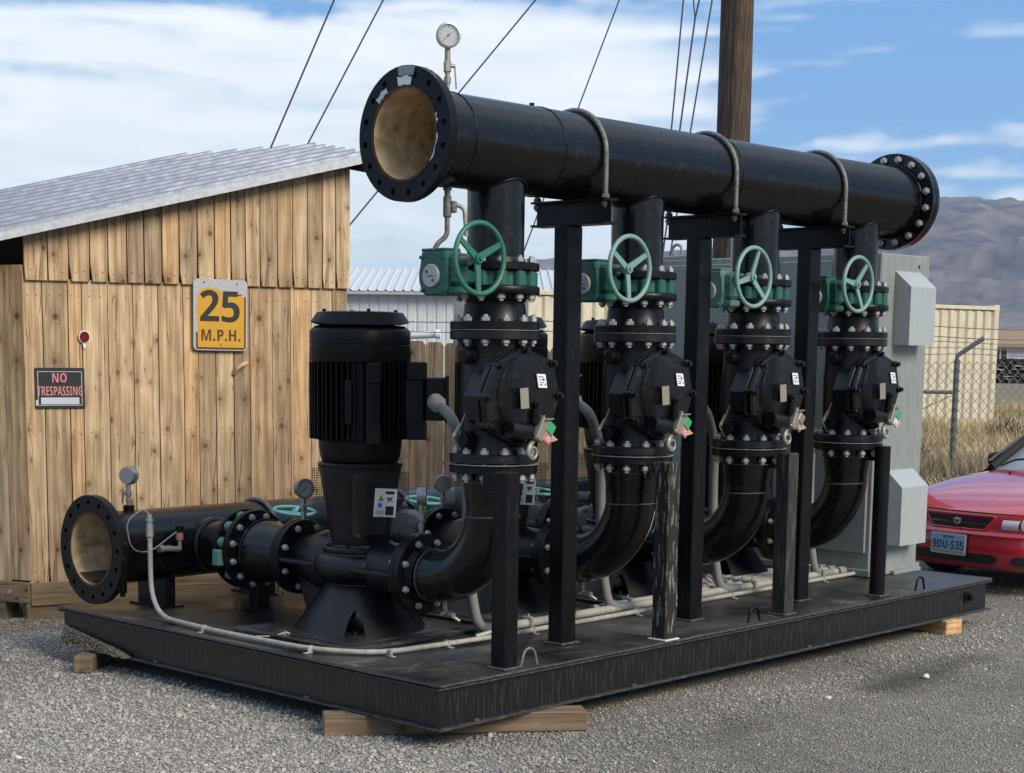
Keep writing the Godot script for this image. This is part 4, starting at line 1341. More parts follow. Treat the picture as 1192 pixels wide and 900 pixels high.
func make_suction_valve(label: String) -> Node3D:
	var t := thing("suction_valve", label, "valve", D(LINES[0], 0.12, -2.12), "green lug valves on the suction branches")
	t.set_meta("base", "suction_valve")
	var y := SY - 0.12
	var m := MB.new()
	ring(m, 0.12, 0.17, 0.052, Transform3D(ALZ, Vector3(0, y, -0.039)), 0.003, 40)
	for k in 12:
		var a := TAU * k / 12 + 0.26
		m.cyl(Vector3(cos(a) * 0.18, y + sin(a) * 0.18, -0.039), Vector3(cos(a) * 0.18, y + sin(a) * 0.18, 0.013), 0.03, 12)
	m.box(Vector3(-0.212, y - 0.03, -0.013), Vector3(0.05, 0.085, 0.06), Basis(), 0.006)
	part("valve_body", m, M.green_mid, t)
	m = MB.new()
	m.cyl(Vector3(0.17, y, -0.013), Vector3(0.38, y, -0.013), 0.045, 18)
	m.box(Vector3(0.42, y, -0.07), Vector3(0.13, 0.15, 0.24), Basis(), 0.02)
	m.cyl(Vector3(0.42, y + 0.06, -0.15), Vector3(0.42, y + 0.16, -0.15), 0.014, 10)
	part("gear_box", m, M.green_mid, t)
	make_wheel(t, Vector3(0.42, y + 0.17, -0.15), Basis(Vector3(1, 0, 0), Vector3(0, 0.12, -1).normalized(), Vector3(0, 1, 0.12).normalized()), 0.115, 0.7, M.mint_wheel)
	return t

func make_reducer(label: String) -> Node3D:
	var t := thing("suction_reducer", label, "pipe reducer", D(LINES[0], 0.0, -1.98), "tapered suction pieces before the pumps")
	t.set_meta("base", "suction_reducer")
	var m := MB.new()
	var prof := []
	for q in [[0.172, 0.0], [0.162, 0.012], [0.165, 0.03], [0.166, 0.07], [0.16, 0.13], [0.148, 0.2], [0.136, 0.26], [0.13, 0.3], [0.13, 0.35]]:
		prof.append(Vector2(q[0], q[1]))
	m.lathe(prof, Transform3D(ALZ, Vector3(0, SY, -0.1)), 44)
	torus(m, Vector3(0, SY, -0.03), Vector3(1, 0, 0), Vector3(0, 1, 0), 0.169, 0.005, 44, 6)
	part("taper", m, M.gloss, t)
	m = MB.new()
	ring(m, 0.12, 0.216, 0.036, Transform3D(ALZ, Vector3(0, SY, -0.125)))
	part("large_flange", m, M.paint, t)
	bolts(t, stud(0.125, 0.0185), Vector3(0, SY, -0.149), ALZ, 0.184, 12, 0.26)
	m = MB.new()
	ring(m, 0.11, 0.197, 0.032, Transform3D(ALZ, Vector3(0, SY, 0.245)))
	part("small_flange", m, M.paint, t)
	bolts(t, stud(0.066, 0.0175), Vector3(0, SY, 0.279), ALZ, 0.162, 8, PI / 8)
	m = MB.new()
	m.box(Vector3(0.03, 0.085, -0.12), Vector3(0.085, 0.17, 0.075), Basis(), 0.004)
	m.box(Vector3(0.03, 0.176, -0.12), Vector3(0.13, 0.012, 0.11), Basis(), 0.003)
	m.box(Vector3(0.03, 0.005, -0.12), Vector3(0.12, 0.009, 0.11), Basis(), 0.003)
	part("foot", m, M.post, t)
	return t

func make_gauge(label: String, at: Vector3, face_yaw: float, stem: float, handle: bool, R := 0.05) -> Node3D:
	# face along local +z, stem down
	var t := thing("pressure_gauge", label, "gauge", at, "", face_yaw)
	t.set_meta("base", "pressure_gauge")
	var m := MB.new()
	var cy := stem + R
	m.lathe([Vector2(0, -0.02), Vector2(R * 0.93, -0.02), Vector2(R * 0.98, -0.012), Vector2(R * 0.98, 0.014), Vector2(R * 1.06, 0.015), Vector2(R * 1.06, 0.024), Vector2(R * 0.9, 0.026), Vector2(R * 0.88, 0.018)], Transform3D(ALZ, Vector3(0, cy, 0)), 36)
	part("case", m, M.steel, t)
	m = MB.new()
	m.prism(oval(R * 0.89, R * 0.89), 0.003, Transform3D(Basis(), Vector3(0, cy, 0.013)))
	var f := part("dial", m, M.dial, t)
	m = MB.new()
	for i in 11:
		var a := -0.8 + (PI + 1.6) * i / 10
		m.box(Vector3(cos(a) * R * 0.72, cy + sin(a) * R * 0.72, 0.0172), Vector3(R * 0.14, R * 0.035, 0.001), Basis(Vector3(0, 0, 1), a))
	m.box(Vector3(-R * 0.12, cy - R * 0.12, 0.018), Vector3(R * 1.0, R * 0.05, 0.001), Basis(Vector3(0, 0, 1), PI * 0.25))
	m.cyl(Vector3(0, cy, 0.016), Vector3(0, cy, 0.02), R * 0.1, 10)
	part("needle", m, M.ink, f)
	m = MB.new()
	m.prism(oval(R * 0.9, R * 0.9), 0.002, Transform3D(Basis(), Vector3(0, cy, 0.022)))
	part("glass", m, M.pane, t)
	m = MB.new()
	m.cyl(Vector3(0, 0, 0), Vector3(0, stem * 0.45, 0), 0.011, 12)
	m.cyl(Vector3(0, stem * 0.2, 0), Vector3(0, stem * 0.34, 0), 0.016, 6)
	m.box(Vector3(0, stem * 0.58, 0), Vector3(0.03, stem * 0.28, 0.03), Basis(), 0.005)
	m.cyl(Vector3(0, stem * 0.7, 0), Vector3(0, stem * 1.02, 0), 0.013, 6)
	part("stem", m, M.brass if handle else M.steel, t)
	if handle:
		m = MB.new()
		m.cyl(Vector3(0.014, stem * 0.6, 0), Vector3(0.034, stem * 0.6, 0), 0.008, 8)
		m.box(Vector3(0.036, stem * 0.36, 0.0), Vector3(0.005, stem * 0.55, 0.014), Basis(Vector3(0, 0, 1), 0.08), 0.001)
		part("cock_handle", m, M.steel, t)
	return t

func build_equipment() -> void:
	for i in 4:
		butterfly(i, ["dark green butterfly valve with dark green handwheel, on the riser nearest the open flange", "green butterfly valve with pale mint handwheel, on the second riser from the open flange", "pale green butterfly valve with pale handwheel, between the middle and last tall posts", "green butterfly valve with pale handwheel, in front of the grey cabinet's corner"][i])
	var ck := make_check("black check valve with bolted eight-sided cover, nearest the shed, left of the first tall post")
	var el := make_elbow("black elbow bolted to the nearest pump, behind the first short stand")
	var pu := make_pump("black vertical pump nearest the viewer with warning sheet on its mesh guard")
	var sv := make_suction_valve("green lug valve between two black flanges on the nearest suction branch")
	var re := make_reducer("black tapered pipe piece on a short foot before the nearest pump")
	for i in range(1, 4):
		var valve := copy(ck, "black check valve with eight-sided cover, " + ["between the first and middle tall posts", "between the middle and last tall posts", "in front of the grey cabinet"][i - 1], D(LINES[i], 0.906, HZ))
		for p in valve.find_children("*_tag", "MeshInstance3D", true, false):
			if i == 2:
				(p as MeshInstance3D).material_override = M.brass if p.name == "open_tag" else M.tag_brown
			elif i == 3 and p.name == "shut_tag":
				(p as MeshInstance3D).material_override = M.offwhite
		var bow := copy(el, "black elbow under the check valve " + ["behind the streaked stand", "behind the brown-edged stand", "beside the round stand in front of the cabinet"][i - 1], D(LINES[i], 0, HZ))
		if i == 1:      # pale paint that has run down the outside of this one
			var run := MB.new()
			var rp := []
			for k in 5:
				rp.append(Vector3(0.107 - 0.0035 * k, 0.865 - 0.036 * k, 0.106 - 0.0035 * k))
			for k in 12:
				var an := PI / 2 - 0.1 * k
				var rr := 0.366 + 0.0915 + 0.0015 * sin(k * 1.9)
				rp.append(Vector3(0.089, SY + 0.366 - cos(an) * rr, -0.366 + sin(an) * rr))
			run.tube(rp, 0.0032, 6)
			part("paint_run", run, M.offwhite, bow)
		copy(pu, "black vertical pump " + ["second from the open flanges, mostly hidden by the first tall post", "third from the open flanges, mostly hidden by valves", "farthest from the open flanges, beside the grey cabinet"][i - 1], D(LINES[i], 0, PZ))
		copy(sv, "green lug valve on the suction branch of the " + ["second", "third", "last"][i - 1] + " pump, far behind the front row", D(LINES[i], 0.12, -2.12))
		copy(re, "black tapered suction piece before the " + ["second", "third", "last"][i - 1] + " pump", D(LINES[i], 0, -1.98))
	# gauges
	make_gauge("round steel gauge on top of the large high pipe, dial turned to the viewer", D(0.355, HY + 0.2, HZ), -0.55, 0.185, true, 0.051)
	make_gauge("steel gauge seen from behind on the low pipe near its open flange", D(0.25, SY + 0.222, -2.652), 2.0, 0.115, true, 0.048)
	make_gauge("steel gauge on the inlet flange of the nearest pump", D(0.67, SY + 0.19, PZ - 0.44), -0.2, 0.115, false, 0.05)
	make_gauge("steel gauge turned sideways on the outlet flange of the nearest pump", D(0.68, SY + 0.19, PZ + 0.43), 0.75, 0.14, true, 0.05)
	make_gauge("steel gauge on the inlet flange of the second pump, close to the fence boards", D(1.69, SY + 0.19, PZ - 0.44), 2.5, 0.09, false, 0.05)
	# drain cock hanging under the high pipe
	var t := thing("drain_cock", "small drain cock with lever and bent spout hanging below the high pipe", "tap", D(0.36, 1.88, HZ))
	var m := MB.new()
	m.cyl(Vector3(0, 0.27, 0), Vector3(0, 0.19, 0), 0.014, 12)
	m.cyl(Vector3(0, 0.25, 0), Vector3(0, 0.225, 0), 0.02, 6)
	m.cyl(Vector3(0, 0.2, 0), Vector3(0, 0.11, 0), 0.019, 12, -1.0, 0.004)
	m.box(Vector3(0.02, 0.155, 0.015), Vector3(0.03, 0.05, 0.03), Basis(), 0.005)
	part("cock_body", m, M.strap, t)
	m = MB.new()
	m.tube(bend([Vector3(0, 0.11, 0), Vector3(0, 0.03, 0), Vector3(-0.035, 0.0, -0.02), Vector3(-0.05, -0.035, -0.03)], 0.03), 0.0115, 10)
	part("spout", m, M.strap, t)
	m = MB.new()
	m.tube(bend([Vector3(0.03, 0.165, 0.025), Vector3(0.055, 0.15, 0.05), Vector3(0.06, 0.03, 0.06)], 0.02), 0.009, 8)
	part("lever", m, M.galv, t)
	# sample cock on the low pipe with a red grip
	t = thing("sample_cock", "small brass cock with red grip on the side of the low pipe", "tap", D(0.36, SY, -2.456))
	m = MB.new()
	m.cyl(Vector3(0, 0, -0.01), Vector3(0, 0, 0.03), 0.016, 10)
	m.cyl(Vector3(-0.07, 0.005, 0.04), Vector3(0.05, -0.005, 0.04), 0.015, 10)
	m.cyl(Vector3(0.05, -0.01, 0.04), Vector3(0.05, 0.05, 0.04), 0.012, 10)
	m.cyl(Vector3(-0.085, 0.006, 0.04), Vector3(-0.06, 0.004, 0.04), 0.021, 8)
	part("cock_body", m, M.brass, t)
	m = MB.new()
	m.cyl(Vector3(0.05, 0.045, 0.04), Vector3(0.05, 0.085, 0.04), 0.02, 12)
	part("grip", m, M.redtag, t)
	m = MB.new()
	m.cyl(Vector3(0.05, 0.085, 0.04), Vector3(0.05, 0.12, 0.04), 0.022, 12)
	part("cap", m, M.paint, t)
	# white conduit: rises from the deck near the open flange, runs along the edge to the cabinet
	t = thing("grey_conduit", "pale conduit standing by the open low flange and running along the deck edge", "conduit", D(0.13, 0, -2.27))
	m = MB.new()
	var path := bend([D(0.125, 0.47, -2.28), D(0.125, 0.0215, -2.28), D(0.06, 0.0215, -1.6), D(0.085, 0.0215, -0.93), D(0.25, 0.0215, -0.64), D(0.95, 0.0215, -0.588), D(1.6, 0.0215, -0.6), D(4.36, 0.0215, -0.64), D(4.42, 0.0215, -0.64)], 0.22, 9)
	m.tube(path, 0.0128, 12)
	partw("pipe", m, M.conduit, t)
	m = MB.new()
	m.cyl(D(0.125, 0.43, -2.28), D(0.125, 0.5, -2.28), 0.02, 14, 0.018, 0.003)
	m.cyl(D(0.125, 0.5, -2.28), D(0.125, 0.55, -2.28), 0.014, 12)
	m.cyl(D(0.125, 0.515, -2.28), D(0.125, 0.525, -2.28), 0.02, 12)
	partw("coupling", m, M.galv, t)
	m = MB.new()
	m.tube(bend([D(0.125, 0.55, -2.28), D(0.11, 0.58, -2.31), D(0.02, 0.52, -2.34), D(0.06, 0.36, -2.36), D(0.2, 0.33, -2.4), D(0.41, 0.44, -2.416)], 0.09, 8), 0.0035, 6)
	partw("sensor_wire", m, M.galv, t)
	for q in [[0.07, -1.75, 0.1], [0.086, -0.95, 0.0], [0.3, -0.63, 1.4], [0.66, -0.612, 1.5], [1.25, -0.594, 1.5], [2.1, -0.608, 1.55], [3.0, -0.62, 1.55], [4.0, -0.635, 1.55]]:
		m = MB.new()
		var b := Basis(Vector3.UP, q[2])
		m.box(D(q[0], 0.004, q[1]), Vector3(0.075, 0.005, 0.02), b, 0.002)
		m.box(D(q[0], 0.021, q[1]), Vector3(0.032, 0.034, 0.014), b, 0.004)
		partw("clamp", m, M.conduit, t)
	for i in 5:
		t = thing("deck_conduit", "grey conduit along the row of pumps, " + ["next to the front one", "third from the front", "in the middle of the bundle", "second from the back", "at the back of the bundle"][i], "conduit", D(1.16 + 0.75 * i, 0, -0.7 - 0.075 * i), "conduits on the deck")
		m = MB.new()
		var z := -0.72 - 0.072 * i
		var x0: float = [1.05, 1.95, 2.95, 2.95, 3.0][i]
		m.tube([D(x0, 0.03, z), D(4.38, 0.03, z - 0.01)], 0.023, 12)
		partw("pipe", m, M.conduit, t)
		m = MB.new()
		for x in [x0 + 0.12, 4.3]:
			m.cyl(D(x, 0.03, z), D(x + 0.07, 0.03, z), 0.032, 12)
		partw("coupling", m, M.galv, t)
		m = MB.new()
		for x in [x0 + 0.3, 3.35, 4.1]:
			m.box(D(x, 0.036, z), Vector3(0.024, 0.06, 0.07), Basis(), 0.006)
			m.cyl(D(x, 0.06, z + 0.0), D(x, 0.078, z), 0.008, 6)
		partw("clamp", m, M.galv, t)
	# steel conduit that arches over from the second riser
	t = thing("arched_conduit", "thin grey conduit arching down beside the first tall post", "conduit", D(1.05, 0, -0.62))
	m = MB.new()
	m.tube(bend([D(0.82, 1.985, -0.5), D(0.95, 1.99, -0.53), D(1.04, 1.93, -0.55), D(1.06, 1.72, -0.56), D(1.06, 0.3, -0.57), D(1.03, 0.06, -0.58), D(0.86, 0.03, -0.62)], 0.16, 8), 0.0125, 10)
	partw("pipe", m, M.galv, t)
	m = MB.new()
	m.box(D(0.86, 2.01, -0.5), Vector3(0.09, 0.03, 0.06), Basis(), 0.005)
	m.cyl(D(0.87, 1.99, -0.5), D(0.87, 1.94, -0.5), 0.018, 10)
	partw("hanger", m, M.paint, t)
	# rods lying on the deck near the first pump
	t = thing("scrap_clip", "small pale bent clip lying on the deck before the nearest pedestal", "clip", D(0.24, 0, -1.35))
	m = MB.new()
	m.box(D(0.2, 0.008, -1.42), Vector3(0.1, 0.006, 0.016), Basis(Vector3.UP, -0.7), 0.002)
	m.tube([D(0.22, 0.01, -1.38), D(0.26, 0.03, -1.34), D(0.3, 0.01, -1.3)], 0.007, 6)
	m.tube([D(0.27, 0.01, -1.38), D(0.25, 0.02, -1.34), D(0.24, 0.01, -1.3)], 0.006, 6)
	partw("clip", m, M.conduit, t)

func build_cabinet() -> void:
	var t := thing("electrical_cabinet", "tall grey steel control cabinet at the far end of the skid", "cabinet", D(4.69, 0, -1.65))
	var m := MB.new()
	m.box(D(4.695, 1.045, -1.65), Vector3(0.6, 2.0, 2.2), Basis(), 0.006)
	partw("housing", m, M.cabinet, t)
	for k in 3:
		m = MB.new()
		m.box(D(4.388, 1.08, -0.93 - 0.73 * k), Vector3(0.022, 1.85, 0.7), Basis(), 0.004)
		var d := partw("door", m, M.cabinet, t)
		m = MB.new()
		m.box(D(4.366, 1.15, -0.66 - 0.73 * k), Vector3(0.03, 0.16, 0.03), Basis(), 0.005)
		node("handle", m.mesh(-t.position), M.galv, d)
	m = MB.new()
	m.box(D(4.69, 0.028, -1.65), Vector3(0.64, 0.045, 2.24), Basis(), 0.004)
	m.box(D(4.8, 0.014, -0.52), Vector3(0.34, 0.026, 0.05), Basis(), 0.004)
	partw("plinth", m, M.cabinet, t)
	for y in [[1.94, 1.84, 1.475, 4.568, 4.885], [0.68, 0.575, 0.2, 4.57, 4.9]]:
		m = MB.new()
		var b := Basis(Vector3(0, 0, 1), Vector3(0, 1, 0), Vector3(-1, 0, 0))
		m.prism([Vector2(0, y[2]), Vector2(0.115, y[2]), Vector2(0.115, y[1]), Vector2(0, y[0])], y[4] - y[3], Transform3D(b, D(y[4], 0, -0.549)), 0.003)
		partw("vent_hood", m, M.hood, t)
	for q in [[4.86, 1.975, 0.012], [4.52, 0.155, 0.034]]:
		m = MB.new()
		m.cyl(D(q[0], q[1], -0.5495), D(q[0], q[1], -0.548), q[2], 20)
		partw("hole", m, M.ink, t)
	for z in [-0.75, -2.18]:
		m = MB.new()
		m.box(D(4.44, 2.06, z), Vector3(0.07, 0.03, 0.26), Basis(), 0.005)
		torus(m, D(4.44, 2.11, z), Vector3(0, 0, 1), Vector3.UP, 0.042, 0.011, 24, 8)
		partw("lifting_eye", m, M.galv, t)

# ------------------------------------------------------------------ shed and its signs
const SH := Vector3(0.586, 0.0, -4.241)     # near corner of the shed, on the ground
var sd := Vector3(cos(deg_to_rad(20.0)), 0, sin(deg_to_rad(20.0)))     # along the front wall
var sn := Vector3(-sin(deg_to_rad(20.0)), 0, cos(deg_to_rad(20.0)))    # out of the front wall

func roof_y(s: float, nn: float) -> float:
	return 2.055 + DK + 0.2508 * (s + 0.165) + 0.16 * (0.25 - nn)

func shed_board(parent: Node3D, called: String, mats: Array, base: Vector3, along: Vector3, w: float, th: float, y0: float, yl: float, yr: float, proud: float, lean := 0.0) -> void:
	# one board with its own grain: the mesh sits at its own place in the texture
	var outv := along.cross(Vector3.UP)
	var o := Vector3(rng.randf_range(0.1, 0.9), rng.randf_range(0.06, 0.12), rng.randf_range(0, 1))
	var m := MB.new()
	var b := 0.004
	var c := [Vector2(-w / 2 + lean, 0), Vector2(w / 2 - lean * 0.25, 0), Vector2(w / 2, yr - y0), Vector2(-w / 2, yl - y0), Vector2(-w / 2, rng.randf_range(0.05, 0.13))]
	m.prism(c, th, Transform3D(Basis(), Vector3()), b)
	for i in m.v.size():
		m.v[i] += o
	var bas := Basis(along, Vector3.UP, outv)
	node(called, m.mesh(), mats[rng.randi() % mats.size()], parent, base + Vector3(0, y0, 0) + outv * proud - bas * o - parent.position, bas)

# a timber lying along a direction: its grain runs along its length
func plank(called: String, m: Material, parent: Node, at: Vector3, along: Vector3, out: Vector3, L: float, w: float, th: float, bev := 0.004) -> MeshInstance3D:
	var mb := MB.new()
	var o := Vector3(rng.randf_range(0.15, 0.85), rng.randf_range(0.1, 0.9) + L * 0.5, rng.randf_range(0.1, 0.8))
	mb.box(o, Vector3(w, L, th), Basis(), bev)
	var y := along.normalized()
	var z := (out - y * out.dot(y)).normalized()
	var b := Basis(y.cross(z), y, z)
	return node(called, mb.mesh(), m, parent, at - b * o, b)

func build_shed() -> void:
	rng.seed = 11
	var boards := []
	for i in 6:
		boards.append(M["board%d" % i])
	var t := thing("board_shed", "small shed of rough yellow-brown boards with a ribbed metal roof", "shed", SH)
	# dark lining right behind the boards
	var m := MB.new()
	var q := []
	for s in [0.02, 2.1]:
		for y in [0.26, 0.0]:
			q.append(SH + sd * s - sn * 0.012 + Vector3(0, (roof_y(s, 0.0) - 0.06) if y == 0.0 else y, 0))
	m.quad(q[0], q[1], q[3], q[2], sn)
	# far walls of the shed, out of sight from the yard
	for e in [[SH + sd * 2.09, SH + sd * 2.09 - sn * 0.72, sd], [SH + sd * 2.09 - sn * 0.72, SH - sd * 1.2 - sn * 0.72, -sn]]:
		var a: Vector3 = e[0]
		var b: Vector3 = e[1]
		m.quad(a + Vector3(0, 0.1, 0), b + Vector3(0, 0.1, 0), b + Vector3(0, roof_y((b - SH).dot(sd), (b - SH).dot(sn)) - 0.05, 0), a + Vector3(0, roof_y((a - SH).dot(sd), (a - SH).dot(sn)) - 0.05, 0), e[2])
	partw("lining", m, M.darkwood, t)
	var su := [0.004, 0.151, 0.277, 0.409, 0.521, 0.639, 0.748, 0.863, 0.974, 1.092, 1.205, 1.313, 1.411, 1.509, 1.626, 1.732, 1.834, 1.936, 2.032, 2.135]
	for i in su.size() - 1:
		var a: float = su[i]
		var b: float = su[i + 1]
		var mid := (a + b) * 0.5
		shed_board(t, "board", boards, SH + sd * mid, sd, b - a - rng.randf_range(0.002, 0.007), 0.019, 2.107 + rng.randf_range(-0.001, 0.001), roof_y(a, 0.0) - 0.065, roof_y(b, 0.0) - 0.065, 0.024, rng.randf_range(0.006, 0.016) if rng.randf() < 0.75 else 0.002)
	var sl := [-0.006, 0.115, 0.186, 0.27, 0.356, 0.44, 0.517, 0.6, 0.676, 0.755, 0.836, 0.92, 0.999, 1.095, 1.21, 1.33, 1.441, 1.52, 1.595, 1.72, 1.864, 2.011, 2.12]
	var keep := [0, 1, 3, 4, 6, 8, 10, 12, 13, 14, 15, 16, 18, 19, 20, 21, 22]
	for k in keep.size() - 1:
		var a: float = sl[keep[k]]
		var b: float = sl[keep[k + 1]]
		shed_board(t, "board", boards, SH + sd * (a + b) * 0.5, sd, b - a - rng.randf_range(0.002, 0.007), 0.019, 0.235 + rng.randf_range(-0.01, 0.01), 2.122, 2.122, 0.002, rng.randf_range(0.0, 0.008))
	m = MB.new()
	for i in su.size() - 1:
		for e in [0.3, 0.7]:
			var s: float = lerpf(su[i], su[i + 1], e)
			for y in [2.16 + 0.012 * sin(s * 40.0), roof_y(s, 0.0) - 0.11]:
				m.cyl(SH + sd * s + sn * 0.042 + Vector3(0, y, 0), SH + sd * s + sn * 0.0445 + Vector3(0, y, 0), 0.0042, 6)
	for k in keep.size() - 1:
		for e in [0.28, 0.72]:
			var s: float = lerpf(sl[keep[k]], sl[keep[k + 1]], e)
			for y in [0.31, 1.18 + 0.02 * sin(s * 31.0), 2.02]:
				m.cyl(SH + sd * s + sn * 0.02 + Vector3(0, y, 0), SH + sd * s + sn * 0.0225 + Vector3(0, y, 0), 0.0042, 6)
	partw("nail_heads", m, M.rust, t).set_meta("kind", "stuff")
	# wall that runs back from the near corner
	var ang := deg_to_rad(112.0)
	var ld := Vector3(-cos(ang), 0, sin(ang))      # along this wall towards the corner
	for i in 15:
		var s := 0.055 + 0.15 * i
		var w := 0.146
		shed_board(t, "board", boards, SH - ld * s, ld, w, 0.019, 0.25 + rng.randf_range(-0.01, 0.01), 2.2, 2.2, 0.0)
	m = MB.new()
	m.box(SH - ld * 0.6 - ld.cross(Vector3.UP) * 0.12 + Vector3(0, 2.3, 0), Vector3(1.3, 0.2, 0.03), Basis(ld, Vector3.UP, ld.cross(Vector3.UP)))
	partw("wall_plate", m, M.darkwood, t)
	# sill boards and footings
	var ln := ld.cross(Vector3.UP)
	plank("sill_board", M.trim, t, sd * 1.07 + sn * 0.02 + Vector3(0, 0.17, 0), sd, sn, 2.15, 0.145, 0.035)
	var sb := plank("sill_board", M.trim, t, -ld * 1.135 + ln * 0.02 + Vector3(0, 0.18, 0), ld, ln, 2.3, 0.13, 0.035)
	m = MB.new()
	m.cyl(-ld * 0.13 + ln * 0.036 + Vector3(0, 0.18, 0), -ld * 0.13 + ln * 0.05 + Vector3(0, 0.18, 0), 0.016, 8)
	part("bolt", m, M.galv, t)
	for s in [0.12, 1.1, 2.0]:
		plank("footing", M.sleeper, t, sd * s - sn * 0.05 + Vector3(0, 0.04, 0), sd, sn, 0.3, 0.18, 0.14)
	plank("footing", M.sleeper, t, -ld * 0.28 - ln * 0.05 + Vector3(0, 0.04, 0), ld, ln, 0.2, 0.19, 0.14)
	# ribbed roof
	var root := MB.new()
	var step := 0.185
	var n0 := 0.172
	while n0 > -1.8:
		var send := 2.225 if n0 > -0.75 else 2.225 - (-0.75 - n0) * 0.72
		var cut := [[0.0, 0.0], [0.07, 0.0], [0.08, 0.038], [0.12, 0.038], [0.13, 0.0], [step, 0.0]]
		for k in 5:
			var a: Array = cut[k]
			var b: Array = cut[k + 1]
			var p := []
			for e in [[a, -1.7], [a, send], [b, send], [b, -1.7]]:
				var nn: float = n0 - e[0][0]
				p.append(SH + sd * e[1] + sn * nn + Vector3(0, roof_y(e[1], nn) - 0.012 + e[0][1], 0))
			root.quad(p[0], p[1], p[2], p[3], Vector3.UP)
		n0 -= step
	partw("ribbed_roof", root, M.roof, t)
	m = MB.new()   # rake flashing and eave trim
	var slope := (sd + Vector3(0, 0.2508, 0)).normalized()
	var fb := Basis(slope, slope.cross(-sn).normalized() * -1.0, sn)
	m.box(SH + sd * 0.25 + sn * 0.178 + Vector3(0, roof_y(0.25, 0.178) - 0.014, 0), Vector3(4.02, 0.05, 0.006), fb)
	m.box(SH + sd * 0.25 + sn * 0.155 + Vector3(0, roof_y(0.25, 0.155) + 0.014, 0), Vector3(4.02, 0.005, 0.05), fb)
	partw("flashing", m, M.flashing, t)
	m = MB.new()
	m.box(SH + sd * 2.19 - sn * 0.25 + Vector3(0, roof_y(2.19, -0.25) - 0.06, 0), Vector3(0.02, 0.08, 1.02), Basis(sd, Vector3.UP, sn) * Basis(Vector3.RIGHT, 0.158))
	partw("eave_board", m, M.darkwood, t)
	for s in [0.1, 1.0, 1.9]:
		m = MB.new()
		m.box(SH + sd * s - sn * 0.45 + Vector3(0, roof_y(s, -0.45) - 0.08, 0), Vector3(0.05, 0.09, 0.8), Basis(sd, Vector3.UP, sn) * Basis(Vector3.RIGHT, 0.158))
		partw("rafter", m, M.darkwood, t)
	m = MB.new()
	m.box(SH - sn * 0.075 + sd * 0.05 + Vector3(0, 1.14, 0), Vector3(0.07, 2.1, 0.07), Basis(sd, Vector3.UP, sn), 0.004)
	partw("corner_post", m, M.darkwood, t)

func on_wall(s: float, y: float, out: float) -> Vector3:
	return SH + sd * s + sn * out + Vector3(0, y + DK, 0)

func rounded(w: float, h: float, r: float) -> Array:
	var o := []
	for c in [[1, 1, 0.0], [-1, 1, PI / 2], [-1, -1, PI], [1, -1, PI * 1.5]]:
		for k in 5:
			var a: float = c[2] + PI / 2 * k / 4
			o.append(Vector2(c[0] * (w / 2 - r) + cos(a) * r, c[1] * (h / 2 - r) + sin(a) * r))
	return o

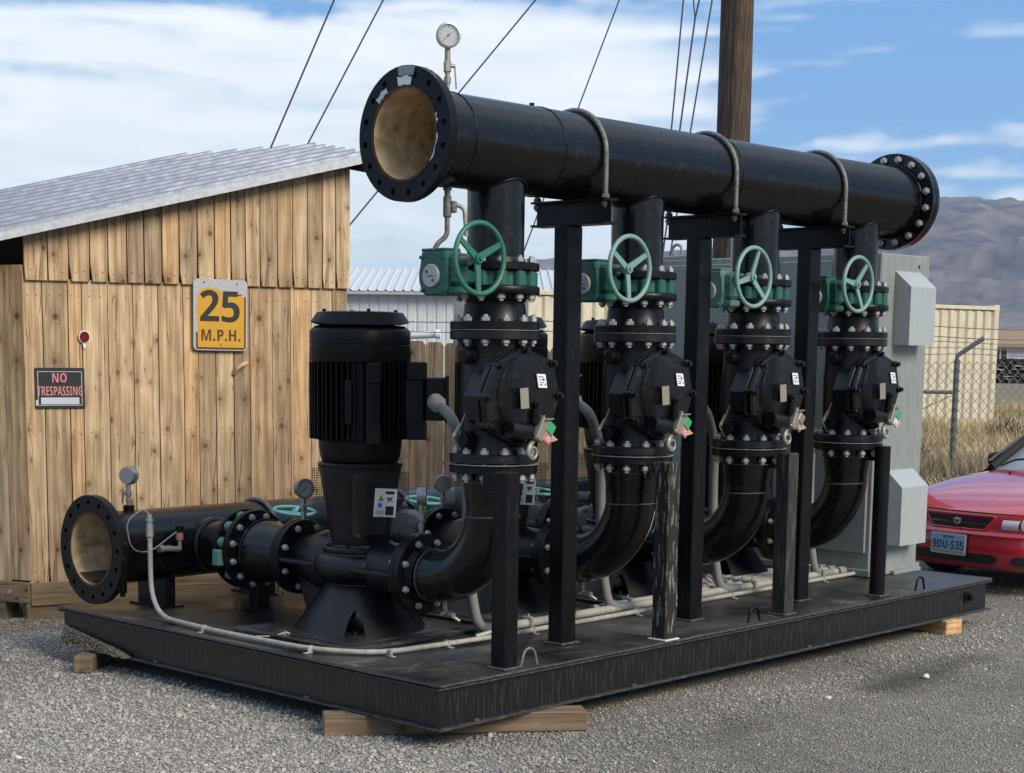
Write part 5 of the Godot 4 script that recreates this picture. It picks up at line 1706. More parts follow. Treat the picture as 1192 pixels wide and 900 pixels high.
func build_signs() -> void:
	var wb := Basis(sd, Vector3.UP, sn)
	# speed sign
	var t := thing("speed_sign", "yellow speed sign with flaked grey top edge on the shed wall", "sign", on_wall(1.236, 1.62, 0.048))
	t.basis = wb * Basis(Vector3(0, 0, 1), -0.012)
	var m := MB.new()
	m.prism(rounded(0.36, 0.452, 0.03), 0.004, Transform3D(), 0.001)
	part("plate", m, M.signgrey, t)
	m = MB.new()   # what is left of the yellow paint
	var edge := [Vector2(0.158, -0.206), Vector2(0.158, 0.118), Vector2(0.13, 0.125), Vector2(0.095, 0.13), Vector2(0.055, 0.134), Vector2(0.03, 0.147), Vector2(0.0, 0.156), Vector2(-0.04, 0.168), Vector2(-0.09, 0.174), Vector2(-0.128, 0.16), Vector2(-0.152, 0.12), Vector2(-0.158, 0.03), Vector2(-0.151, -0.06), Vector2(-0.152, -0.206)]
	m.prism(edge, 0.001, Transform3D(Basis(), Vector3(0, 0, 0.0042)))
	part("yellow_paint", m, M.signyellow, t)
	m = MB.new()
	m.box(Vector3(0.162, -0.045, 0.0047), Vector3(0.011, 0.33, 0.0014))
	m.box(Vector3(0.0, -0.212, 0.0047), Vector3(0.31, 0.012, 0.0014))
	m.box(Vector3(-0.157, -0.16, 0.0047), Vector3(0.011, 0.1, 0.0014))
	m.box(Vector3(0.1, 0.132, 0.0047), Vector3(0.08, 0.008, 0.0014), Basis(Vector3(0, 0, 1), -0.05))
	part("border", m, M.signbrown, t)
	for g in [["25", 0.27, Vector3(-0.004, 0.052, 0.0058), M.ink, 0.96], ["M.P.H.", 0.1, Vector3(0.0, -0.13, 0.0058), M.signbrown, 0.88]]:
		var tm := text_mesh(g[0], g[1], 0.0012)
		node("lettering", tm, g[3], t, g[2], Basis().scaled(Vector3(g[4], 1, 1)))
	for q in [[-0.11, 0.205], [0.11, 0.2], [0.0, -0.19]]:
		m = MB.new()
		m.cyl(Vector3(q[0], q[1], 0.003), Vector3(q[0], q[1], 0.008), 0.006, 8)
		part("nail", m, M.strap, t)
	# no trespassing
	t = thing("no_trespassing_sign", "small black sign with red letters and white strip near the shed corner", "sign", on_wall(0.208, 1.153, 0.026))
	t.basis = wb
	m = MB.new()
	m.prism(rounded(0.306, 0.252, 0.006), 0.003, Transform3D(), 0.0006)
	part("plate", m, M.ink, t)
	m = MB.new()
	for q in [[0.0, 0.102, 0.272, 0.0035], [0.0, -0.105, 0.272, 0.0035], [-0.1345, -0.0015, 0.0035, 0.21], [0.1345, -0.0015, 0.0035, 0.21]]:
		m.box(Vector3(q[0], q[1], 0.0034), Vector3(q[2], q[3], 0.0008))
	part("border", m, M.signfield, t)
	m = MB.new()
	m.box(Vector3(0.0, -0.078, 0.0034), Vector3(0.235, 0.042, 0.0008))
	m.box(Vector3(-0.143, -0.09, 0.0034), Vector3(0.012, 0.034, 0.0008))
	part("name_strip", m, M.signfield, t)
	for g in [["NO", 0.078, Vector3(-0.003, 0.063, 0.0042), 0.82], ["TRESPASSING", 0.078, Vector3(0.0, -0.018, 0.0042), 0.56]]:
		node("lettering", text_mesh(g[0], g[1], 0.0008), M.signpink, t, g[2], Basis().scaled(Vector3(g[3], 1, 1)))
	# reflector
	t = thing("reflector", "round red reflector in a pale tailed holder above the black sign", "reflector", on_wall(0.365, 1.47, 0.03))
	t.basis = wb
	m = MB.new()
	m.prism(oval(0.037, 0.04, 28), 0.008, Transform3D(), 0.002)
	m.prism([Vector2(-0.014, -0.03), Vector2(0.014, -0.03), Vector2(0.006, -0.07), Vector2(-0.006, -0.07)], 0.004)
	part("holder", m, M.white, t)
	m = MB.new()
	m.prism(oval(0.03, 0.034, 28), 0.008, Transform3D(Basis(), Vector3(0, 0, 0.006)), 0.003)
	part("lens", m, M.reflector, t)
	# weathered peg
	t = thing("wooden_peg", "bleached curved wooden peg on the shed wall below the speed sign", "peg", on_wall(1.36, 1.29, 0.02))
	t.basis = wb
	m = MB.new()
	m.tube(bend([Vector3(-0.03, -0.045, 0.01), Vector3(-0.02, -0.01, 0.035), Vector3(0.025, 0.02, 0.04), Vector3(0.05, 0.028, 0.02)], 0.02), 0.014, 10)
	part("peg", m, M.board2, t)

# ------------------------------------------------------------------ yard: timbers, stones, pole, wires
func build_yard_things() -> void:
	rng.seed = 21
	var d1 := Vector3(0.784, 0, 0.62)
	var n1 := Vector3(-0.62, 0, 0.784)
	tag(plank("timber_block", M.sleeper, null, Vector3(0.33, 0.046, -0.22) - n1 * 0.06, d1, n1, 1.2, 0.092, 0.14, 0.006), "long weathered timber lying across under the near corner of the skid", "timber", "timbers under the skid")
	var d2 := Vector3(0.775, 0, -0.632)
	tag(plank("timber_block", M.sleeper, null, Vector3(0.03, 0.046, -2.68), d2, Vector3(0.632, 0, 0.775), 0.4, 0.092, 0.1, 0.006), "short grey timber end under the shed end of the skid, beside the gravel heap", "timber", "timbers under the skid")
	tag(plank("timber_block", M.fresh, null, Vector3(4.47, 0.046, -0.12), Vector3(0.2, 0, -1), Vector3(1, 0, 0.2), 0.34, 0.092, 0.15, 0.006), "fresh yellow timber end under the far corner of the skid, near the red car", "timber", "timbers under the skid")
	# utility pole
	var t := thing("utility_pole", "tall brown split utility pole behind the high pipe", "utility pole", Vector3(8.735, 0, -4.806))
	var m := MB.new()
	m.lathe([Vector2(0.185, -0.1), Vector2(0.165, 3.5), Vector2(0.15, 7.0), Vector2(0.12, 11.5), Vector2(0, 11.52)], Transform3D(), 28)
	part("pole_shaft", m, M.pole, t)
	m = MB.new()
	var ca := atan2(9.7, -13.6) + 0.35
	for k in 22:
		var y0 := 0.5 * k
		var a0 := ca - 0.02 * k + 0.04 * sin(k * 1.7)
		var a1 := ca - 0.02 * (k + 1) + 0.04 * sin((k + 1) * 1.7)
		var r0 := lerpf(0.187, 0.124, y0 / 11.5)
		m.quad(Vector3(cos(a0 - 0.04) * r0, y0, sin(a0 - 0.04) * r0), Vector3(cos(a0 + 0.04) * r0, y0, sin(a0 + 0.04) * r0), Vector3(cos(a1 + 0.04) * r0, y0 + 0.5, sin(a1 + 0.04) * r0), Vector3(cos(a1 - 0.04) * r0, y0 + 0.5, sin(a1 - 0.04) * r0), Vector3(cos(a0), 0, sin(a0)))
	part("split", m, M.ink, t)
	m = MB.new()
	m.box(Vector3(0, 10.6, 0), Vector3(0.1, 0.12, 2.4), Basis(Vector3.UP, 0.75), 0.01)
	part("cross_arm", m, M.pole, t)
	# wires and guys: each runs from high on a pole to an anchor far behind
	var wires := [
		["thin wire crossing the sky behind the round gauge, down beside the shed roof", [10.557, 5.619, -9.103], [8.745, 2.892, -10.449], 0.011],
		["leftmost thin wire in the sky above the metal roof", [8.877, 5.593, -10.872], [8.164, 3.779, -11.247], 0.011],
		["second thin wire in the sky above the metal roof", [9.287, 5.6, -10.441], [8.469, 3.815, -10.933], 0.011],
		["steep thin wire meeting the high pipe at its first strap", [11.26, 5.63, -8.362], [10.78, 4.293, -8.591], 0.009]]
	for w in wires:
		var a := Vector3(w[1][0], w[1][1] + DK, w[1][2])
		var b := Vector3(w[2][0], w[2][1] + DK, w[2][2])
		var d: Vector3 = (a - b).normalized()
		var up: Vector3 = a + d * 5.0 / maxf(d.y, 0.3)
		var low: Vector3 = b - d * (b.y - 0.02) / d.y
		m = MB.new()
		m.tube([low, up], w[3], 6)
		t = tag(part("guy_wire", m, M.cable), w[0], "wire", "wires in the sky")
	for q in [[795, "left", [11.799, 5.638, -7.795], [11.546, 4.068, -7.734]], [805, "middle", [11.93, 5.64, -7.68], [11.62, 4.09, -7.66]], [816, "right", [12.06, 5.64, -7.56], [11.71, 4.11, -7.56]]]:
		var a := Vector3(q[2][0], q[2][1] + DK, q[2][2])
		var b := Vector3(q[3][0], q[3][1] + DK, q[3][2])
		var d: Vector3 = (a - b).normalized()
		m = MB.new()
		if q[1] == "middle":
			m.tube([a - d * 0.12 + Vector3(0.03, 0.17, 0.03), a - d * 0.22, b - d * (b.y - 0.02) / d.y], 0.012, 6)
			m.tube([a - d * 0.12 + Vector3(-0.03, 0.17, -0.03), a - d * 0.22], 0.009, 6)
			m.box(a + Vector3(0, 0.1, 0), Vector3(0.07, 0.14, 0.07), Basis(), 0.01)
			m.tube([a + Vector3(0, 0.1, 0), a + d * 5.0], 0.012, 6)
		else:
			m.tube([b - d * (b.y - 0.02) / d.y, a + d * 5.0], 0.011, 6)
		tag(part("guy_wire", m, M.cable), "%s of the three steep wires beside the wooden pole" % q[1], "wire", "wires in the sky")

func pebble(sd_: int, k := 1.0) -> ArrayMesh:
	var r := RandomNumberGenerator.new()
	r.seed = sd_
	var m := MB.new()
	var P := []
	var g := (1.0 + sqrt(5.0)) / 2.0
	for q in [[-1, g, 0], [1, g, 0], [-1, -g, 0], [1, -g, 0], [0, -1, g], [0, 1, g], [0, -1, -g], [0, 1, -g], [g, 0, -1], [g, 0, 1], [-g, 0, -1], [-g, 0, 1]]:
		P.append(Vector3(q[0], q[1] * 0.72, q[2]).normalized() * r.randf_range(0.68, 1.12) * Vector3(1, 0.66, 0.85) * k)
	for f in [[0, 11, 5], [0, 5, 1], [0, 1, 7], [0, 7, 10], [0, 10, 11], [1, 5, 9], [5, 11, 4], [11, 10, 2], [10, 7, 6], [7, 1, 8], [3, 9, 4], [3, 4, 2], [3, 2, 6], [3, 6, 8], [3, 8, 9], [4, 9, 5], [2, 4, 11], [6, 2, 10], [8, 6, 7], [9, 8, 1]]:
		m.flat(P[f[0]], P[f[1]], P[f[2]], P[f[0]] + P[f[1]] + P[f[2]])
	return m.mesh()

func multi(called: String, mesh: Mesh, m: Material, xs: Array, cols: Array, label: String, category: String) -> void:
	var mm := MultiMesh.new()
	mm.transform_format = MultiMesh.TRANSFORM_3D
	mm.use_colors = true
	mm.mesh = mesh
	mm.instance_count = xs.size()
	for i in xs.size():
		mm.set_instance_transform(i, xs[i])
		mm.set_instance_color(i, cols[i])
	var o := MultiMeshInstance3D.new()
	o.multimesh = mm
	o.material_override = m
	o.name = numbered(called)
	add_child(o)
	o.set_meta("kind", "stuff")
	tag(o, label, category)

const EYE := Vector3(-4.843, 1.716, 4.896)

func ground_h(x: float, z: float, nz: FastNoiseLite) -> float:
	var near := clampf(1.4 - Vector2(x - 1.0, z + 1.0).length() / 25.0, 0.0, 1.0)
	return 0.014 * nz.get_noise_2d(x, z) * near

func build_ground() -> void:
	# one sheet out to the horizon, fine where the camera stands
	var nz := noise(0.6, FastNoiseLite.TYPE_SIMPLEX_SMOOTH, 4, 15)
	var tone := noise(0.25, FastNoiseLite.TYPE_SIMPLEX_SMOOTH, 4, 16)
	var ax := []
	var v := -4.2
	while v < 9.0:
		ax.append(v)
		v += 0.13
	var st := 0.2
	while v < 6500.0:
		ax.append(v)
		v += st
		st *= 1.28
	v = -4.33
	st = 0.2
	while v > -6500.0:
		ax.push_front(v)
		v -= st
		st *= 1.28
	var n := ax.size()
	var verts := PackedVector3Array()
	var norms := PackedVector3Array()
	var cols := PackedColorArray()
	var idx := PackedInt32Array()
	for j in n:
		for i in n:
			var x: float = ax[i]
			var z: float = ax[j] - 1.5
			verts.append(Vector3(x, ground_h(x, z, nz), z))
			norms.append(Vector3.UP)
			cols.append(yard_tone(x, z, tone))
	for j in n - 1:
		for i in n - 1:
			var a := j * n + i
			idx.append_array(PackedInt32Array([a, a + 1, a + n, a + 1, a + n + 1, a + n]))
	var arr := []
	arr.resize(Mesh.ARRAY_MAX)
	arr[Mesh.ARRAY_VERTEX] = verts
	arr[Mesh.ARRAY_NORMAL] = norms
	arr[Mesh.ARRAY_COLOR] = cols
	arr[Mesh.ARRAY_INDEX] = idx
	var am := ArrayMesh.new()
	am.add_surface_from_arrays(Mesh.PRIMITIVE_TRIANGLES, arr)
	var g := node("ground", am, M.ground)
	g.set_meta("kind", "structure")
	# loose stones, thick near the camera
	rng.seed = 31
	var xs := [[], [], []]
	var cs := [[], [], []]
	var count := 0
	var tries := 0
	while count < 230000 and tries < 1300000:
		tries += 1
		# scattered by angle and distance round the place where the photographer stood
		var az := 0.758 + rng.randf_range(-0.42, 0.42)
		var dist := 5.2 + pow(rng.randf(), 1.35) * 11.0
		var x := EYE.x + cos(az) * dist
		var z := EYE.z - sin(az) * dist
		if x > 0.12 and x < 4.9 and z < -0.12 and z > -2.9:
			continue
		if x > 0.0 and z < -3.2 - 0.36 * (x - 0.586) - 1.2:
			continue
		var lo := looseness(x, z, tone)
		if rng.randf() > 0.5 + 0.5 * lo:
			continue
		var s := lerpf(0.0036, 0.0066, lo) * (0.6 + 1.1 * pow(rng.randf(), 3.0)) * (1.0 if rng.randf() < 0.985 else 1.8)
		s *= 1.0 + maxf(0.0, dist - 7.0) * 0.06
		var k := rng.randi() % 3
		var b := Basis.from_euler(Vector3(rng.randf_range(-0.6, 0.6), rng.randf() * TAU, rng.randf_range(-0.6, 0.6))).scaled(Vector3(s, s, s))
		xs[k].append(Transform3D(b, Vector3(x, ground_h(x, z, nz) + s * 0.32, z)))
		var base := yard_tone(x, z, tone)
		var f := rng.randf_range(0.6, 1.25) if rng.randf() < 0.97 else rng.randf_range(1.4, 2.0)
		var w := rng.randf_range(-0.05, 0.08)
		cs[k].append(Color(base.r * f * (1 + w), base.g * f, base.b * f * (1 - w)))
		count += 1
	for k in 3:
		multi("gravel", pebble(100 + k), M.stone, xs[k], cs[k], "loose grey gravel covering the yard around the skid", "gravel")
	# heap of gravel caught in the near end beam
	var hx := []
	var hc := []
	for i in 2600:
		var u := rng.randf()
		var z := lerpf(-2.93, -2.3, pow(u, 1.25))
		var top := 0.085 * pow(1.0 - clampf((z + 2.93) / 0.62, 0.0, 1.0), 0.8) + 0.006
		var h := rng.randf() * top
		var reach := lerpf(0.04, -0.005, h / 0.1)
		var x := rng.randf_range(-0.0, 1.0) * -0.02 + 0.028 * (h / 0.1) + (0.0 if rng.randf() < 0.7 else -0.02 * (1.0 - h / 0.1))
		var s := rng.randf_range(0.0045, 0.0095)
		hx.append(Transform3D(Basis.from_euler(Vector3(rng.randf() * TAU, rng.randf() * TAU, 0)).scaled(Vector3(s, s, s)), Vector3(x + reach * 0.1, DK - 0.196 + h, z)))
		var f := rng.randf_range(0.5, 1.3)
		hc.append(Color(0.2 * f, 0.165 * f, 0.115 * f))
	multi("gravel_heap", pebble(104), M.stone, hx, hc, "small heap of brownish gravel caught in the end beam of the skid", "gravel")
	# straw blown against the shed
	var sxs := []
	var scs := []
	for i in 520:
		var u := rng.randf()
		var q := SH + sd * (-0.3 + 1.2 * u) + sn * (0.06 + 0.5 * pow(rng.randf(), 2.0))
		if q.x > -0.05 and q.z > -2.99:
			continue
		var L := rng.randf_range(0.02, 0.11)
		sxs.append(Transform3D(Basis.from_euler(Vector3(rng.randf_range(-0.25, 0.25), rng.randf() * TAU, 0)).scaled(Vector3(0.0022, 0.0016, L)), Vector3(q.x, 0.008 + rng.randf() * 0.02, q.z)))
		var f := rng.randf_range(0.6, 1.2)
		scs.append(Color(0.42 * f, 0.34 * f, 0.2 * f))
	multi("loose_straw", pebble(120), M.stone, sxs, scs, "thin loose straw on the gravel at the foot of the shed", "straw")
	# single pale stones
	for q in [[2.2, 0.55, 0.02, "lone white stone on the open gravel, right of the skid's middle"], [0.9, 1.6, 0.014, "white pebble near the bottom edge of the yard"], [4.6, -0.02, 0.0, ""], [3.05, 0.62, 0.028, "largest white stone lying on the gravel before the far half of the skid"]]:
		if q[3] == "":
			continue
		var s: float = q[2]
		var o := node("white_stone", pebble(130, s), M.whitestone, null, Vector3(q[0], s * 0.45, q[1]), Basis(Vector3.UP, q[0]))
		tag(o, q[3], "stone", "white stones")

# how loose the gravel lies: thick on the shed side, packed where cars turn
func looseness(x: float, z: float, tone: FastNoiseLite) -> float:
	var side := (x - 0.2) * 0.7 + (z - 0.3) * 0.72
	var l := 1.0 - clampf((side + 0.35 + 0.5 * tone.get_noise_2d(x * 2, z * 2)) / 1.3, 0.0, 1.0)
	# a ridge pushed up beside the wheel track
	var rd := absf((z - 0.34) + 0.06 * (x - 2.0) + 0.12 * tone.get_noise_2d(x * 3.0, z * 3.0))
	return clampf(0.22 + 0.78 * l + 0.45 * exp(-rd * rd * 22.0) * clampf(x * 0.7, 0.0, 1.0), 0.0, 1.0)

func yard_tone(x: float, z: float, tone: FastNoiseLite) -> Color:
	var d := Vector2(x - EYE.x, z - EYE.z).length()
	var l := looseness(x, z, tone)
	var c := Color(0.325, 0.288, 0.235).lerp(Color(0.325, 0.3, 0.262), l)
	c = c * (1.0 + 0.35 * tone.get_noise_2d(x * 1.3, z * 1.3))
	# darker patches and tracks in the packed part
	var tr := absf(z - 0.62 + 0.05 * (x - 2.0))
	c = c.lerp(Color(0.1, 0.085, 0.062), 0.85 * exp(-tr * tr * 45.0) * clampf(0.15 + tone.get_noise_2d(x * 2.5, z * 4.0) * 2.4, 0.0, 1.0))
	if d > 15.0:
		c = c.lerp(Color(0.34, 0.27, 0.17), clampf((d - 15.0) / 6.0, 0.0, 1.0))
	if d > 60.0:
		c = c.lerp(Color(0.27, 0.24, 0.2), clampf((d - 60.0) / 200.0, 0.0, 1.0))
	return c

# ------------------------------------------------------------------ red car
func car_front(w: float, row: Array) -> Vector3:
	# row: setback, height, how much of the plan curve applies
	var c := (0.13 * w * w + 0.27 * pow(absf(w), 6.0)) * float(row[2])
	var drop := (0.11 * pow(absf(w), 4.0)) * (1.0 - float(row[2])) 
	return Vector3(row[0] + c, row[1] - drop, w * (0.80 + 0.05 * clampf(row[0] / 0.5, 0, 1)))

func build_car() -> void:
	var t := thing("red_car", "red saloon car parked at the far end of the skid, seen from the front", "car", Vector3(6.19, 0, -0.92), "", -0.147)
	var rows := [[0.12, 0.17, 1.0], [0.03, 0.195, 1.0], [0.0, 0.25, 1.0], [-0.005, 0.33, 1.0], [0.0, 0.42, 1.0], [0.02, 0.445, 1.0], [0.05, 0.455, 1.0], [0.055, 0.5, 1.0], [0.065, 0.56, 1.0], [0.085, 0.585, 0.98], [0.15, 0.618, 0.9], [0.3, 0.668, 0.75], [0.55, 0.725, 0.55], [0.85, 0.775, 0.42], [1.1, 0.805, 0.35], [1.28, 0.82, 0.33]]
	var W := 28
	var pts := []
	for r in rows:
		var line := []
		for j in W + 1:
			line.append(car_front(-1.0 + 2.0 * j / W, r))
		pts.append(line)
	var m := MB.new()
	m.grid(pts.slice(0, 10), Vector3(-1, 0, 0))
	part("bumper", m, M.carpaint, t)
	m = MB.new()
	m.grid(pts.slice(9, 16), Vector3(0, 1, 0))
	part("bonnet", m, M.carpaint, t)
	# sides with wheel arches
	for s in [-1.0, 1.0]:
		m = MB.new()
		var top := []
		for r in range(15, -1, -1):
			top.push_front(pts[r][W if s > 0 else 0])
		var side := []
		for x in 90:
			var xx := 0.46 + (4.45 - 0.46) * x / 89.0
			var yt := 0.0
			if xx < 1.6: yt = lerpf(0.49, 0.8, clampf((xx - 0.4) / 1.2, 0, 1))
			elif xx < 3.6: yt = 0.86
			else: yt = 0.86 - 0.03 * (xx - 3.6)
			var yl := 0.2
			for wx in [0.93, 3.55]:
				var d: float = absf(xx - wx) / 0.36
				if d < 1.0:
					yl = maxf(yl, 0.28 + 0.36 * sqrt(1.0 - d * d))
			yl = minf(yl, yt - 0.02)
			var col := []
			for k in 7:
				var f := k / 6.0
				col.append(Vector3(xx, lerpf(yl, yt, f), s * (0.85 + 0.03 * sin(PI * f) - 0.012 * (1 - f))))
			side.append(col)
		m.grid(side, Vector3(0, 0, s))
		m.grid([[pts[2][W if s > 0 else 0], Vector3(0.47, 0.25, s * 0.84)], [pts[9][W if s > 0 else 0], Vector3(0.47, 0.5, s * 0.85)]], Vector3(0, 0, s))
		part("side_panel", m, M.carpaint, t)
	m = MB.new()   # shoulder between bonnet and sides, roof, boot
	for s in [-1.0, 1.0]:
		var a := []
		var b := []
		for r in range(9, 16):
			var e: Vector3 = pts[r][W if s > 0 else 0]
			a.append(e)
			b.append(Vector3(maxf(e.x, 0.46), lerpf(0.49, 0.8, clampf((maxf(e.x, 0.46) - 0.4) / 1.2, 0, 1)), s * 0.852))
		m.grid([a, b], Vector3(0, 0.6, s))
	var roof := []
	for q in [[2.0, 1.27, 0.56], [2.2, 1.32, 0.57], [2.6, 1.345, 0.57], [3.0, 1.33, 0.56], [3.2, 1.29, 0.55]]:
		var line := []
		for j in 9:
			var w := -1.0 + j / 4.0
			line.append(Vector3(q[0], q[1] - 0.04 * w * w, q[2] * w))
		roof.append(line)
	m.grid(roof, Vector3.UP)
	var boot := []
	for q in [[3.75, 0.9], [4.0, 0.9], [4.4, 0.86], [4.5, 0.7], [4.52, 0.4], [4.42, 0.22]]:
		var line := []
		for j in 9:
			var w := -1.0 + j / 4.0
			line.append(Vector3(q[0] - 0.12 * w * w, q[1] - 0.05 * w * w, 0.83 * w))
		boot.append(line)
	m.grid(boot, Vector3(1, 1, 0))
	part("roof", m, M.carpaint, t)
	m = MB.new()
	for s in [-1.0, 1.0]:
		for q in [[[1.46, 0.815, 0.72], [2.06, 1.22, 0.56]], [[2.62, 0.86, 0.79], [2.62, 1.31, 0.565]], [[3.78, 0.88, 0.74], [3.18, 1.26, 0.55]]]:
			m.tube([Vector3(q[0][0], q[0][1], s * q[0][2]), Vector3(q[1][0], q[1][1], s * q[1][2])], 0.03, 8)
	part("pillars", m, M.rubber, t)
	var glass := MB.new()
	var wsr := []
	for q in [[1.33, 0.81, 0.72, 0.14], [1.58, 0.96, 0.67, 0.12], [1.82, 1.12, 0.62, 0.1], [2.04, 1.25, 0.56, 0.05]]:
		var line := []
		for j in 13:
			var w := -1.0 + j / 6.0
			line.append(Vector3(q[0] + q[3] * w * w, q[1] - 0.02 * w * w, q[2] * w))
		wsr.append(line)
	glass.grid(wsr, Vector3(-1, 1, 0))
	part("windscreen", glass, M.carglass, t)
	glass = MB.new()
	glass.quad(Vector3(3.2, 1.27, -0.54), Vector3(3.2, 1.27, 0.54), Vector3(3.76, 0.89, 0.72), Vector3(3.76, 0.89, -0.72), Vector3(1, 1, 0))
	part("rear_window", glass, M.carglass, t)
	for s in [-1.0, 1.0]:
		for q in [[[1.5, 0.86], [2.58, 0.87], [2.58, 1.27], [2.02, 1.24]], [[2.66, 0.87], [3.7, 0.88], [3.2, 1.24], [2.66, 1.28]]]:
			glass = MB.new()
			var v4 := []
			for p in q:
				v4.append(Vector3(p[0], p[1], s * lerpf(0.8, 0.56, (p[1] - 0.86) / 0.42)))
			glass.quad(v4[0], v4[1], v4[2], v4[3], Vector3(0, 0.3, s))
			part("side_window", glass, M.carglass, t)
	# black cowl, wipers, mirrors
	m = MB.new()
	var cr := []
	for q in [[1.3, 0.803], [1.37, 0.818]]:
		var line := []
		for j in 13:
			var w := -1.0 + j / 6.0
			line.append(Vector3(q[0] + 0.15 * w * w, q[1] - 0.018 * w * w + 0.006, 0.7 * w))
		cr.append(line)
	m.grid(cr, Vector3.UP)
	part("cowl", m, M.rubber, t)
	for z in [-0.55, 0.05]:
		m = MB.new()
		m.tube(bend([Vector3(1.33, 0.84, z), Vector3(1.4, 0.9, z + 0.1), Vector3(1.4, 0.895, z + 0.52)], 0.1), 0.009, 6)
		part("wiper", m, M.rubber, t)
	for z in [-0.3, 0.3]:
		m = MB.new()
		m.cyl(Vector3(1.1, 0.8, z), Vector3(1.1, 0.82, z), 0.012, 8)
		part("washer_jet", m, M.rubber, t)
	for s in [-1.0, 1.0]:
		m = MB.new()
		m.lathe([Vector2(0.0, -0.07), Vector2(0.06, -0.055), Vector2(0.075, 0.0), Vector2(0.06, 0.06), Vector2(0.0, 0.075)], Transform3D(Basis(Vector3(0, 0.9, 0), Vector3(0, 0, 1.25), Vector3(1, 0, 0)), Vector3(1.66, 0.865, s * 0.8)), 20)
		part("mirror", m, M.rubber, t)
	# grille: two dark slots and a bar with an emblem
	for q in [[0.468, 0.503], [0.512, 0.552]]:
		m = MB.new()
		var g := []
		for y in [q[0], q[1]]:
			var line := []
			for j in 13:
				var w := (-1.0 + j / 6.0) * lerpf(0.27, 0.36, (y - 0.468) / 0.084)
				line.append(car_front(w, [lerpf(0.05, 0.063, (y - 0.455) / 0.105) - 0.004, y, 1.0]))
			g.append(line)
		m.grid(g, Vector3(-1, 0, 0))
		part("grille_slot", m, M.ink, t)
	m = MB.new()
	var rim := []
	for j in 25:
		var a := TAU * j / 24
		var ry := 0.512 + 0.052 * clampf(sin(a) * 1.6, -1, 1)
		rim.append(car_front(clampf(cos(a) * 1.35, -1, 1) * lerpf(0.28, 0.38, (ry - 0.46) / 0.104), [lerpf(0.05, 0.066, (ry - 0.46) / 0.104), ry, 1.0]))
	m.tube(rim, 0.011, 8)
	part("grille_surround", m, M.carpaint, t)
	m = MB.new()
	m.prism([Vector2(-0.034, 0.018), Vector2(-0.012, 0.026), Vector2(0.036, 0.02), Vector2(0.026, -0.018), Vector2(0.0, -0.03), Vector2(-0.026, -0.014)], 0.014, Transform3D(Basis(Vector3(0, 0, 1), Vector3(0, 1, 0), Vector3(-1, 0, 0)), Vector3(0.05, 0.515, 0.0)), 0.003)
	var em := part("emblem", m, M.chrome, t)
	m = MB.new()
	m.prism(oval(0.009, 0.007, 10), 0.003, Transform3D(Basis(Vector3(0, 0, 1), Vector3(0, 1, 0), Vector3(-1, 0, 0)), Vector3(0.037, 0.515, 0.0)))
	part("emblem_centre", m, M.ink, em)
	m = MB.new()   # shut lines of the bonnet and a crease along the bumper
	var shut := []
	for j in 31:
		shut.append(car_front(-0.9 + 1.8 * j / 30.0, [0.0835, 0.5855, 0.98]))
	m.tube(shut, 0.0045, 5)
	for s in [-1.0, 1.0]:
		var run := []
		for r in range(9, 16):
			run.append(car_front(s * 0.9, [rows[r][0], rows[r][1] + 0.001, rows[r][2]]))
		m.tube(run, 0.0042, 5)
	part("shut_line", m, M.rubber, t)
	m = MB.new()
	shut = []
	for j in 31:
		shut.append(car_front(-0.97 + 1.94 * j / 30.0, [-0.001, 0.432, 1.0]))
	m.tube(shut, 0.009, 6)
	part("bumper_crease", m, M.carpaint, t)
	# lamps
	for s in [-1.0, 1.0]:
		for q in [[0.45, 0.6, 0.478, 0.548, "lens"], [0.62, 0.9, 0.465, 0.585, "lens"]]:
			m = MB.new()
			var g := []
			for k in 9:
				var f := k / 8.0
				var y: float = lerpf(q[2], q[3], f)
				var bulge := 0.014 * sin(PI * f)
				var line := []
				for j in 13:
					var u := j / 12.0
					var inset: float = 0.0 if q[0] < 0.5 else 0.5 * (1.0 - sqrt(maxf(0.0, 1.0 - pow(absf(2 * f - 1), 2.6)))) * 0.4
					var w: float = s * lerpf(q[0] + inset * (q[1] - q[0]), q[1], u)
					var p := car_front(w, [lerpf(0.045, 0.075, (y - 0.455) / 0.13) - 0.006 - bulge, y, 1.0])
					line.append(p)
				g.append(line)
			m.grid(g, Vector3(-1, 0, 0))
			part("headlight" if q[0] > 0.5 else "side_light", m, M.lens, t)
	# openings low in the bumper
	for q in [[-0.76, -0.58], [-0.46, 0.46], [0.58, 0.76]]:
		m = MB.new()
		var g := []
		for k in 5:
			var y := lerpf(0.225, 0.295, k / 4.0)
			var line := []
			for j in 9:
				var end := 0.04 * pow(absf(k / 2.0 - 1.0), 2.0)
				line.append(car_front(lerpf(q[0] + end, q[1] - end, j / 8.0), [-0.007, y, 1.0]))
			g.append(line)
		m.grid(g, Vector3(-1, 0, 0))
		part("air_intake", m, M.ink, t)
	# number plate
	var pl := Node3D.new()
	pl.name = "number_plate"
	t.add_child(pl)
	pl.transform = Transform3D(Basis(Vector3(0, 0, 1), Vector3(0, 1, 0), Vector3(-1, 0, 0)) * Basis(Vector3(0, 0, 1), -0.01), Vector3(-0.022, 0.35, -0.02))
	m = MB.new()
	m.prism(rounded(0.305, 0.154, 0.012), 0.004, Transform3D(), 0.001)
	part("frame", m, M.offwhite, pl)
	m = MB.new()
	m.prism(rounded(0.286, 0.132, 0.008), 0.001, Transform3D(Basis(), Vector3(0, 0, 0.0042)))
	part("field", m, M.plateblue, pl)
	m = MB.new()
	m.box(Vector3(0, -0.058, 0.0056), Vector3(0.27, 0.016, 0.001))
	part("field_edge", m, M.tan, pl)
